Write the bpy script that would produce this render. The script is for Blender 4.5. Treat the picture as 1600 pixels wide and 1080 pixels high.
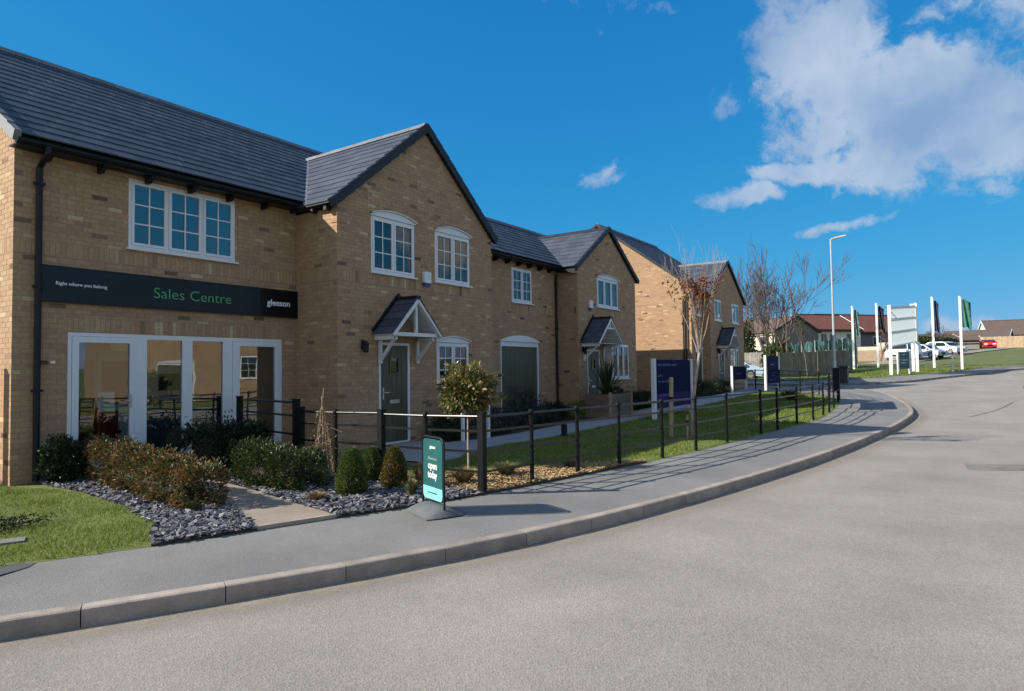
import bpy, math, random
import numpy as np
from mathutils import Vector, Matrix
from mathutils.geometry import tessellate_polygon
from math import sin, cos, pi, radians, sqrt, atan2, hypot

random.seed(7)
RNG = np.random.default_rng(11)
for o in list(bpy.data.objects):
    bpy.data.objects.remove(o, do_unlink=True)
scene = bpy.context.scene
COL = scene.collection

# ------------------------------------------------------------------ camera
CAM = Vector((0.0, 0.0, 1.55))
F_PX, YAW, PITCH, ROLL = 1021.65, radians(34.43), radians(2.1), radians(-0.769)
_fw = Vector((cos(YAW) * cos(PITCH), sin(YAW) * cos(PITCH), sin(PITCH)))
_rt = Vector((sin(YAW), -cos(YAW), 0.0))
_up = _rt.cross(_fw)
_r2 = _rt * cos(ROLL) + _up * sin(ROLL)
_u2 = _up * cos(ROLL) - _rt * sin(ROLL)
cam_data = bpy.data.cameras.new('camera')
cam = bpy.data.objects.new('camera', cam_data)
COL.objects.link(cam)
m = Matrix((( _r2.x, _u2.x, -_fw.x, CAM.x), (_r2.y, _u2.y, -_fw.y, CAM.y), (_r2.z, _u2.z, -_fw.z, CAM.z), (0, 0, 0, 1)))
cam.matrix_world = m
cam_data.sensor_fit = 'HORIZONTAL'
cam_data.sensor_width = 36.0
cam_data.lens = F_PX / 1600.0 * 36.0
cam_data.clip_start = 0.05
cam_data.clip_end = 6000.0
scene.camera = cam

# ------------------------------------------------------------------ sun, sky, exposure
SUN_EL = radians(31.0)
SUN_AZ = Vector((-0.70, 0.714, 0.0)).normalized()
SUN_DIR = Vector((SUN_AZ.x * cos(SUN_EL), SUN_AZ.y * cos(SUN_EL), sin(SUN_EL)))
SUN_STRENGTH = 4.3
SKY_STRENGTH = 0.1
EXPOSURE = 0.8

sl = bpy.data.lights.new('sun', 'SUN')
sl.energy = SUN_STRENGTH
sl.angle = radians(0.53)
sl.color = (1.0, 0.93, 0.82)
so = bpy.data.objects.new('sun', sl)
COL.objects.link(so)
so.rotation_euler = SUN_DIR.to_track_quat('Z', 'Y').to_euler()

world = bpy.data.worlds.new('World')
scene.world = world
world.use_nodes = True


def px_dir(u, v):
    d = _fw + _r2 * ((u - 800) / F_PX) + _u2 * ((540 - v) / F_PX)
    return d.normalized()


def build_world():
    nt = world.node_tree
    nt.nodes.clear()
    N, L = nt.nodes.new, nt.links.new
    out = N('ShaderNodeOutputWorld')
    bg = N('ShaderNodeBackground')
    bg.inputs['Strength'].default_value = SKY_STRENGTH
    sky = N('ShaderNodeTexSky')
    sky.sky_type = 'NISHITA'
    sky.sun_disc = False
    sky.sun_elevation = SUN_EL
    sky.sun_rotation = atan2(SUN_DIR.x, SUN_DIR.y)
    sky.altitude = 3000
    sky.air_density = 1.0
    sky.dust_density = 0.0
    sky.ozone_density = 8.0
    geo = N('ShaderNodeTexCoord')

    def math_(op, a, b=None, clamp=False):
        n = N('ShaderNodeMath')
        n.operation = op
        n.use_clamp = clamp
        for i, x in enumerate((a, b)):
            if x is None:
                continue
            if isinstance(x, (int, float)):
                n.inputs[i].default_value = x
            else:
                L(x, n.inputs[i])
        return n.outputs[0]

    def noise(scale, detail, rough, vec, w=0.0):
        n = N('ShaderNodeTexNoise')
        n.noise_dimensions = '4D'
        n.inputs['W'].default_value = w
        n.inputs['Scale'].default_value = scale
        n.inputs['Detail'].default_value = detail
        n.inputs['Roughness'].default_value = rough
        L(vec, n.inputs['Vector'])
        return n
    base = geo.outputs['Generated']
    # turbulent displacement of the direction gives ragged cloud edges
    wn = noise(9.0, 5, 0.6, base, 3.1)
    sub = N('ShaderNodeVectorMath'); sub.operation = 'SUBTRACT'
    L(wn.outputs['Color'], sub.inputs[0]); sub.inputs[1].default_value = (0.5, 0.5, 0.5)
    scl = N('ShaderNodeVectorMath'); scl.operation = 'SCALE'
    L(sub.outputs[0], scl.inputs[0]); scl.inputs['Scale'].default_value = 0.085
    add = N('ShaderNodeVectorMath'); add.operation = 'ADD'
    L(base, add.inputs[0]); L(scl.outputs[0], add.inputs[1])
    dirw = add.outputs[0]

    def lobe(u, v, a, b, tilt, amp):
        c = px_dir(u, v)
        rt = c.cross(Vector((0, 0, 1))).normalized()
        up = rt.cross(c).normalized()
        t = radians(tilt)
        e1 = (rt * cos(t) + up * sin(t)) / (a / F_PX)
        e2 = (up * cos(t) - rt * sin(t)) / (b / F_PX)
        d1 = N('ShaderNodeVectorMath'); d1.operation = 'DOT_PRODUCT'
        L(dirw, d1.inputs[0]); d1.inputs[1].default_value = e1
        d2 = N('ShaderNodeVectorMath'); d2.operation = 'DOT_PRODUCT'
        L(dirw, d2.inputs[0]); d2.inputs[1].default_value = e2
        d3 = N('ShaderNodeVectorMath'); d3.operation = 'DOT_PRODUCT'
        L(base, d3.inputs[0]); d3.inputs[1].default_value = c
        p1 = math_('SUBTRACT', d1.outputs['Value'], c.dot(e1))
        p2 = math_('SUBTRACT', d2.outputs['Value'], c.dot(e2))
        r = math_('ADD', math_('MULTIPLY', p1, p1), math_('MULTIPLY', p2, p2))
        val = math_('MULTIPLY', math_('SUBTRACT', 1.0, r), amp)
        front = math_('GREATER_THAN', d3.outputs['Value'], 0.2)
        return math_('SUBTRACT', math_('MULTIPLY', math_('ADD', val, 1.0), front), 1.0)
    lobes = [(1270, 70, 95, 120, 0, 1.0), (1320, 150, 110, 80, -15, .8), (1455, 160, 150, 95, 0, 1.0), (1580, 175, 130, 100, 0, 1.0), (1480, 225, 190, 62, 0, .9),
             (1290, 266, 105, 26, 0, .75), (1420, 268, 120, 36, 8, .5), (1570, 262, 100, 42, 0, .5), (1250, 205, 70, 60, -40, .35),
             (1155, 310, 60, 18, -8, .8), (1312, 361, 72, 14, 12, .8), (950, 272, 38, 20, 0, .28), (1145, 145, 32, 28, 0, .28), (1600, 10, 40, 50, 0, .55),
             (1540, 512, 150, 13, 0, .7), (1690, 120, 160, 140, 0, .9), (920, 10, 70, 30, 0, .15), (1440, 20, 60, 40, 0, .2)]
    acc = None
    for lb in lobes:
        v = lobe(*lb)
        acc = v if acc is None else math_('MAXIMUM', acc, v)
    # cloud added outside the view to make the blue fill light neutral
    big = noise(2.3, 4, 0.55, base, 0.4)
    c0 = px_dir(760, 330)
    dv = N('ShaderNodeVectorMath'); dv.operation = 'DOT_PRODUCT'
    L(base, dv.inputs[0]); dv.inputs[1].default_value = c0
    away = N('ShaderNodeMapRange'); away.inputs['From Min'].default_value = 0.72; away.inputs['From Max'].default_value = 0.35
    L(dv.outputs['Value'], away.inputs['Value'])
    oth = math_('MULTIPLY', math_('SUBTRACT', big.outputs['Fac'], 0.48), 7.0)
    oth = math_('ADD', oth, math_('MULTIPLY', math_('SUBTRACT', away.outputs[0], 1.0), 3.0))
    acc = math_('MAXIMUM', acc, oth)
    fine = noise(16.0, 8, 0.62, dirw, 1.7)
    dens = math_('ADD', acc, math_('MULTIPLY', math_('SUBTRACT', fine.outputs['Fac'], 0.535), 3.0))
    mr = N('ShaderNodeMapRange')
    mr.interpolation_type = 'SMOOTHSTEP'
    mr.inputs['From Min'].default_value = -0.02
    mr.inputs['From Max'].default_value = 0.62
    mr.inputs['To Max'].default_value = 0.86
    L(dens, mr.inputs['Value'])
    # cloud body colour: bright tops, blue-grey denser parts
    shade = noise(7.0, 5, 0.55, base, 8.3)
    ramp = N('ShaderNodeValToRGB')
    k = 1.0 / SKY_STRENGTH
    ramp.color_ramp.elements[0].position = 0.36
    ramp.color_ramp.elements[0].color = (0.155, 0.23, 0.36, 1)
    ramp.color_ramp.elements[1].position = 0.66
    ramp.color_ramp.elements[1].color = (0.33, 0.385, 0.46, 1)
    L(shade.outputs['Fac'], ramp.inputs['Fac'])
    cl = N('ShaderNodeVectorMath'); cl.operation = 'SCALE'
    front = N('ShaderNodeMixRGB')          # off-view clouds get a bright warm colour to fill the shaded walls
    L(away.outputs[0], front.inputs['Fac']); L(ramp.outputs['Color'], front.inputs[1]); front.inputs[2].default_value = (.52, .47, .41, 1)
    L(front.outputs[0], cl.inputs[0]); cl.inputs['Scale'].default_value = k
    # the clear sky with the soft shoulder a phone camera gives it towards the horizon
    sep = N('ShaderNodeSeparateColor')
    L(sky.outputs['Color'], sep.inputs[0])
    cr = math_('MULTIPLY', math_('POWER', sep.outputs[0], 1.25), .028 * k)
    cg = math_('DIVIDE', math_('MULTIPLY', sep.outputs[1], .193 * k), math_('MULTIPLY_ADD', sep.outputs[1], 1 / 1.854))
    cb = math_('DIVIDE', math_('MULTIPLY', sep.outputs[2], .348 * k), math_('MULTIPLY_ADD', sep.outputs[2], 1 / 1.48))
    for nd in nt.nodes:
        if nd.bl_idname == 'ShaderNodeMath' and nd.operation == 'MULTIPLY_ADD' and not nd.inputs[2].is_linked:
            nd.inputs[2].default_value = 1.0
    hs = N('ShaderNodeCombineColor')
    L(math_('MINIMUM', cr, .22 * k), hs.inputs[0]); L(cg, hs.inputs[1]); L(cb, hs.inputs[2])
    mix = N('ShaderNodeMixRGB')
    L(mr.outputs[0], mix.inputs['Fac'])
    L(hs.outputs[0], mix.inputs[1])
    L(cl.outputs[0], mix.inputs[2])
    L(mix.outputs[0], bg.inputs['Color'])
    L(bg.outputs[0], out.inputs['Surface'])


build_world()
scene.view_settings.view_transform = 'Standard'
scene.view_settings.look = 'None'
scene.view_settings.exposure = EXPOSURE
scene.view_settings.gamma = 1.0
scene.view_settings.use_curve_mapping = False
scene.render.engine = 'CYCLES'
scene.cycles.max_bounces = 8
scene.cycles.transparent_max_bounces = 12
scene.cycles.caustics_reflective = False
scene.cycles.caustics_refractive = False

# ------------------------------------------------------------------ terrain profile: flat by the first houses, rising along the road
TX = [-500, 20, 25, 37, 60, 100, 140, 200, 3000]
TZ = [0, 0, .1, .5, 1.0, 2.9, 4.4, 5.5, 5.5]


def T(x):
    return float(np.interp(x, TX, TZ))


# ------------------------------------------------------------------ helpers
class MB:
    def __init__(self):
        self.v = []
        self.f = []

    def add(self, vs, fs):
        b = len(self.v)
        self.v.extend([tuple(p) for p in vs])
        self.f.extend([tuple(i + b for i in f) for f in fs])

    def box(self, x0, x1, y0, y1, z0, z1):
        vs = [(x0, y0, z0), (x1, y0, z0), (x1, y1, z0), (x0, y1, z0), (x0, y0, z1), (x1, y0, z1), (x1, y1, z1), (x0, y1, z1)]
        self.add(vs, BOXF)
        return self

    def obox(self, c, ax, ay, az):
        """box with centre c and half-axes ax, ay, az"""
        c, ax, ay, az = Vector(c), Vector(ax), Vector(ay), Vector(az)
        vs = []
        for k in (-1, 1):
            for (i, j) in ((-1, -1), (1, -1), (1, 1), (-1, 1)):
                vs.append(c + ax * i + ay * j + az * k)
        self.add(vs, BOXF)
        return self

    def bar(self, p, q, w, h, up=(0, 0, 1)):
        p, q, up = Vector(p), Vector(q), Vector(up)
        d = q - p
        a = d.normalized()
        s = a.cross(up)
        if s.length < 1e-4:
            s = a.cross(Vector((1, 0, 0)))
        s.normalize()
        n = s.cross(a)
        return self.obox((p + q) / 2, d / 2, s * w / 2, n * h / 2)

    def tube(self, pts, rads, n=8, cap=True):
        pts = [Vector(p) for p in pts]
        if isinstance(rads, (int, float)):
            rads = [rads] * len(pts)
        vs = []
        ref = None
        for i, p in enumerate(pts):
            d = (pts[min(i + 1, len(pts) - 1)] - pts[max(i - 1, 0)])
            d.normalize()
            if ref is None:
                ref = Vector((0, 0, 1)) if abs(d.z) < .9 else Vector((1, 0, 0))
            s = d.cross(ref)
            if s.length < 1e-5:
                s = d.cross(Vector((0, 1, 0)))
            s.normalize()
            t = s.cross(d)
            ref = t
            for k in range(n):
                a = 2 * pi * k / n
                vs.append(p + (s * cos(a) + t * sin(a)) * rads[i])
        fs = []
        for i in range(len(pts) - 1):
            for k in range(n):
                fs.append((i * n + k, i * n + (k + 1) % n, (i + 1) * n + (k + 1) % n, (i + 1) * n + k))
        if cap:
            fs.append(tuple(range(n))[::-1])
            fs.append(tuple((len(pts) - 1) * n + k for k in range(n)))
        self.add(vs, fs)
        return self

    def lathe(self, c, prof, n=16):
        c = Vector(c)
        vs = []
        for (r, z) in prof:
            for k in range(n):
                a = 2 * pi * k / n
                vs.append(c + Vector((r * cos(a), r * sin(a), z)))
        fs = []
        for i in range(len(prof) - 1):
            for k in range(n):
                fs.append((i * n + k, i * n + (k + 1) % n, (i + 1) * n + (k + 1) % n, (i + 1) * n + k))
        fs.append(tuple(range(n))[::-1])
        fs.append(tuple((len(prof) - 1) * n + k for k in range(n)))
        self.add(vs, fs)
        return self

    def extr(self, loops, pt, d0, d1):
        """extrude a polygon with holes. loops in (u, z); pt(u, z, d) -> xyz; between depths d0 (front) and d1 (back)"""
        tris = tessellate_polygon([[Vector((u, z, 0)) for (u, z) in lp] for lp in loops])
        flat = [p for lp in loops for p in lp]
        n = len(flat)
        vs = [pt(u, z, d0) for (u, z) in flat] + [pt(u, z, d1) for (u, z) in flat]
        fs = [tuple(t) for t in tris] + [tuple(i + n for i in reversed(t)) for t in tris]
        b = 0
        for lp in loops:
            k = len(lp)
            for i in range(k):
                a, c = b + i, b + (i + 1) % k
                fs.append((a, c, c + n, a + n))
            b += k
        self.add(vs, fs)
        return self

    def mesh(self, name):
        me = bpy.data.meshes.new(name)
        me.from_pydata([tuple(p) for p in self.v], [], self.f)
        me.update()
        return me


BOXF = [(0, 3, 2, 1), (4, 5, 6, 7), (0, 1, 5, 4), (1, 2, 6, 5), (2, 3, 7, 6), (3, 0, 4, 7)]


def np_mesh(name, V, Fq, k):
    """V (n,3) float, Fq (m,k) int faces of k corners"""
    me = bpy.data.meshes.new(name)
    nf = len(Fq)
    me.vertices.add(len(V))
    me.vertices.foreach_set('co', np.asarray(V, np.float32).ravel())
    me.loops.add(nf * k)
    me.loops.foreach_set('vertex_index', np.asarray(Fq, np.int32).ravel())
    me.polygons.add(nf)
    me.polygons.foreach_set('loop_start', np.arange(0, nf * k, k, dtype=np.int32))
    me.polygons.foreach_set('loop_total', np.full(nf, k, np.int32))
    me.polygons.foreach_set('use_smooth', np.zeros(nf, dtype=bool))
    me.update(calc_edges=True)
    me.validate()
    return me


def link(name, me, mat, parent=None, kind=None):
    o = bpy.data.objects.new(name, me)
    COL.objects.link(o)
    if mat is not None and me is not None and len(me.materials) == 0:
        for mm in (mat if isinstance(mat, (list, tuple)) else [mat]):
            me.materials.append(mm)
    if parent is not None:
        o.parent = parent
        if parent.parent is None and parent.get('world_built'):
            o.location = -parent.location
    if kind:
        o['kind'] = kind
    return o


def part(name, mb, mat, parent, label=None, smooth=False, kind=None):
    me = mb.mesh(name) if isinstance(mb, MB) else mb
    o = link(name, me, mat, parent, kind)
    if smooth:
        for p in me.polygons:
            p.use_smooth = True
    if label:
        o['label'] = label
    return o


def tag(o, label, cat, group=None):
    o['label'] = label
    o['category'] = cat
    if group:
        o['group'] = group
    return o


def thing(name, label, cat, loc=(0, 0, 0), rotz=0.0, group=None, world_built=False):
    o = bpy.data.objects.new(name, None)
    o.empty_display_size = 0.2
    COL.objects.link(o)
    o.location = loc
    o.rotation_euler = (0, 0, rotz)
    tag(o, label, cat, group)
    if world_built:
        o['world_built'] = 1
    return o


def single(name, mb, mat, label, cat, group=None, smooth=False):
    """a thing that is one mesh, built in world coordinates; origin moved to its base"""
    me = mb.mesh(name) if isinstance(mb, MB) else mb
    co = np.empty(len(me.vertices) * 3, np.float32)
    me.vertices.foreach_get('co', co)
    co = co.reshape(-1, 3)
    c = Vector(((co[:, 0].min() + co[:, 0].max()) / 2, (co[:, 1].min() + co[:, 1].max()) / 2, co[:, 2].min()))
    me.transform(Matrix.Translation(-c))
    o = link(name, me, mat)
    o.location = c
    if smooth:
        for p in me.polygons:
            p.use_smooth = True
    return tag(o, label, cat, group)


def struct(name, mb, mat, smooth=False):
    me = mb.mesh(name) if isinstance(mb, MB) else mb
    o = link(name, me, mat, None, 'structure')
    return o


def dup(root, loc, rotz=None, label=None):
    r = root.copy()
    COL.objects.link(r)
    r.location = loc
    if rotz is not None:
        r.rotation_euler = (0, 0, rotz)
    if label:
        r['label'] = label
    for ch in list(root.children):
        c = ch.copy()
        COL.objects.link(c)
        c.parent = r
        for g in list(ch.children):
            d = g.copy()
            COL.objects.link(d)
            d.parent = c
    return r


# ------------------------------------------------------------------ materials
MATS = {}


def mat(name, col, rough=0.6, metal=0.0, spec=0.5, var=0.0, vscale=6.0, col2=None, bump=0.0, bscale=40.0, detail=4, island=0.0, objrand=0.0,
        fine=0.0, fscale=60.0, coat=0.0, stretch=None):
    m_ = bpy.data.materials.new(name)
    m_.use_nodes = True
    nt = m_.node_tree
    b = nt.nodes['Principled BSDF']
    b.inputs['Roughness'].default_value = rough
    b.inputs['Metallic'].default_value = metal
    b.inputs['Specular IOR Level'].default_value = spec
    b.inputs['Coat Weight'].default_value = coat
    N, L = nt.nodes.new, nt.links.new
    c = (*col, 1)
    b.inputs['Base Color'].default_value = c
    pos = N('ShaderNodeNewGeometry')
    vec = pos.outputs['Position']
    if stretch:
        mp = N('ShaderNodeMapping')
        mp.inputs['Scale'].default_value = stretch
        L(vec, mp.inputs['Vector'])
        vec = mp.outputs[0]
    cur = None
    if var > 0 or col2:
        n = N('ShaderNodeTexNoise')
        n.inputs['Scale'].default_value = vscale
        n.inputs['Detail'].default_value = detail
        n.inputs['Roughness'].default_value = 0.6
        L(vec, n.inputs['Vector'])
        r = N('ShaderNodeValToRGB')
        r.color_ramp.elements[0].position = 0.33
        r.color_ramp.elements[1].position = 0.67
        if col2:
            r.color_ramp.elements[0].color = c
            r.color_ramp.elements[1].color = (*col2, 1)
        else:
            r.color_ramp.elements[0].color = (*[x * (1 - var) for x in col], 1)
            r.color_ramp.elements[1].color = (*[min(1, x * (1 + var)) for x in col], 1)
        L(n.outputs['Fac'], r.inputs['Fac'])
        cur = r.outputs['Color']

    def mulv(fac_socket, amt):
        nonlocal cur
        mr = N('ShaderNodeMapRange')
        mr.inputs['To Min'].default_value = 1 - amt
        mr.inputs['To Max'].default_value = 1 + amt
        L(fac_socket, mr.inputs['Value'])
        mx = N('ShaderNodeVectorMath')
        mx.operation = 'SCALE'
        if cur is None:
            mx.inputs[0].default_value = col
        else:
            L(cur, mx.inputs[0])
        L(mr.outputs[0], mx.inputs['Scale'])
        cur = mx.outputs[0]
    if island > 0:
        mulv(pos.outputs['Random Per Island'], island)
    if objrand > 0:
        oi = N('ShaderNodeObjectInfo')
        mulv(oi.outputs['Random'], objrand)
    if fine > 0:
        n2 = N('ShaderNodeTexNoise')
        n2.inputs['Scale'].default_value = fscale
        n2.inputs['Detail'].default_value = 3
        L(vec, n2.inputs['Vector'])
        mr0 = N('ShaderNodeMapRange')
        mr0.inputs['From Min'].default_value = .3
        mr0.inputs['From Max'].default_value = .7
        L(n2.outputs['Fac'], mr0.inputs['Value'])
        mulv(mr0.outputs[0], fine)
    if cur is not None:
        L(cur, b.inputs['Base Color'])
    if bump > 0:
        n3 = N('ShaderNodeTexNoise')
        n3.inputs['Scale'].default_value = bscale
        n3.inputs['Detail'].default_value = 5
        L(vec, n3.inputs['Vector'])
        bp = N('ShaderNodeBump')
        bp.inputs['Strength'].default_value = bump
        bp.inputs['Distance'].default_value = 0.02
        L(n3.outputs['Fac'], bp.inputs['Height'])
        L(bp.outputs[0], b.inputs['Normal'])
    MATS[name] = m_
    return m_


def ramp_island_mat(name, stops, rough=0.8, patch=0.0, pscale=3.0, bump=0.0, bscale=60, trans=0.0, use_obj=False, spec=0.4, mottle=0.0, mscale=25.0):
    """colour picked per piece (mesh island and/or object), optionally shifted by a slow noise so that patches of like colour form"""
    m_ = bpy.data.materials.new(name)
    m_.use_nodes = True
    nt = m_.node_tree
    b = nt.nodes['Principled BSDF']
    b.inputs['Roughness'].default_value = rough
    b.inputs['Specular IOR Level'].default_value = spec
    N, L = nt.nodes.new, nt.links.new
    geo = N('ShaderNodeNewGeometry')
    fac = geo.outputs['Random Per Island']
    if use_obj:
        oi = N('ShaderNodeObjectInfo')
        a = N('ShaderNodeMath'); a.operation = 'ADD'
        L(fac, a.inputs[0]); L(oi.outputs['Random'], a.inputs[1])
        fr = N('ShaderNodeMath'); fr.operation = 'FRACT'
        L(a.outputs[0], fr.inputs[0])
        fac = fr.outputs[0]
    if patch > 0:
        n = N('ShaderNodeTexNoise'); n.inputs['Scale'].default_value = pscale; n.inputs['Detail'].default_value = 3
        L(geo.outputs['Position'], n.inputs['Vector'])
        s = N('ShaderNodeMath'); s.operation = 'MULTIPLY_ADD'
        L(n.outputs['Fac'], s.inputs[0]); s.inputs[1].default_value = patch * 2; s.inputs[2].default_value = -patch
        a2 = N('ShaderNodeMath'); a2.operation = 'ADD'; a2.use_clamp = True
        L(fac, a2.inputs[0]); L(s.outputs[0], a2.inputs[1])
        fac = a2.outputs[0]
    r = N('ShaderNodeValToRGB')
    els = r.color_ramp.elements
    els[0].position, els[0].color = stops[0][0], (*stops[0][1], 1)
    els[1].position, els[1].color = stops[-1][0], (*stops[-1][1], 1)
    for p, c in stops[1:-1]:
        e = els.new(p)
        e.color = (*c, 1)
    L(fac, r.inputs['Fac'])
    cur = r.outputs['Color']
    if mottle > 0:
        n2 = N('ShaderNodeTexNoise'); n2.inputs['Scale'].default_value = mscale; n2.inputs['Detail'].default_value = 4
        L(geo.outputs['Position'], n2.inputs['Vector'])
        mr = N('ShaderNodeMapRange'); mr.inputs['From Min'].default_value = .3; mr.inputs['From Max'].default_value = .7
        mr.inputs['To Min'].default_value = 1 - mottle; mr.inputs['To Max'].default_value = 1 + mottle
        L(n2.outputs['Fac'], mr.inputs['Value'])
        vm = N('ShaderNodeVectorMath'); vm.operation = 'SCALE'
        L(cur, vm.inputs[0]); L(mr.outputs[0], vm.inputs['Scale'])
        cur = vm.outputs[0]
    L(cur, b.inputs['Base Color'])
    if bump > 0:
        n3 = N('ShaderNodeTexNoise'); n3.inputs['Scale'].default_value = bscale; n3.inputs['Detail'].default_value = 4
        L(geo.outputs['Position'], n3.inputs['Vector'])
        bp = N('ShaderNodeBump'); bp.inputs['Strength'].default_value = bump; bp.inputs['Distance'].default_value = .01
        L(n3.outputs['Fac'], bp.inputs['Height']); L(bp.outputs[0], b.inputs['Normal'])
    if trans > 0:
        out = nt.nodes['Material Output']
        tr = N('ShaderNodeBsdfTranslucent')
        L(cur, tr.inputs['Color'])
        mx = N('ShaderNodeMixShader'); mx.inputs[0].default_value = trans
        L(b.outputs[0], mx.inputs[1]); L(tr.outputs[0], mx.inputs[2]); L(mx.outputs[0], out.inputs['Surface'])
    MATS[name] = m_
    return m_


def glass_mat(name, refl=0.12, tint=(0.9, 0.94, 0.95)):
    m_ = bpy.data.materials.new(name)
    m_.use_nodes = True
    nt = m_.node_tree
    nt.nodes.remove(nt.nodes['Principled BSDF'])
    out = nt.nodes['Material Output']
    N, L = nt.nodes.new, nt.links.new
    tr = N('ShaderNodeBsdfTransparent'); tr.inputs['Color'].default_value = (*tint, 1)
    gl = N('ShaderNodeBsdfGlossy'); gl.inputs['Roughness'].default_value = 0.004
    geo = N('ShaderNodeNewGeometry')
    nz = N('ShaderNodeTexNoise'); nz.inputs['Scale'].default_value = 1.3; nz.inputs['Detail'].default_value = 1
    L(geo.outputs['Position'], nz.inputs['Vector'])
    bp = N('ShaderNodeBump'); bp.inputs['Strength'].default_value = 0.05; bp.inputs['Distance'].default_value = 0.05
    L(nz.outputs['Fac'], bp.inputs['Height']); L(bp.outputs[0], gl.inputs['Normal'])
    fr = N('ShaderNodeFresnel'); fr.inputs['IOR'].default_value = 1.5
    a = N('ShaderNodeMath'); a.operation = 'MULTIPLY_ADD'; a.use_clamp = True
    L(fr.outputs[0], a.inputs[0]); a.inputs[1].default_value = 1.5; a.inputs[2].default_value = refl
    mx = N('ShaderNodeMixShader')
    L(a.outputs[0], mx.inputs[0]); L(tr.outputs[0], mx.inputs[1]); L(gl.outputs[0], mx.inputs[2]); L(mx.outputs[0], out.inputs['Surface'])
    return m_


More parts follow.
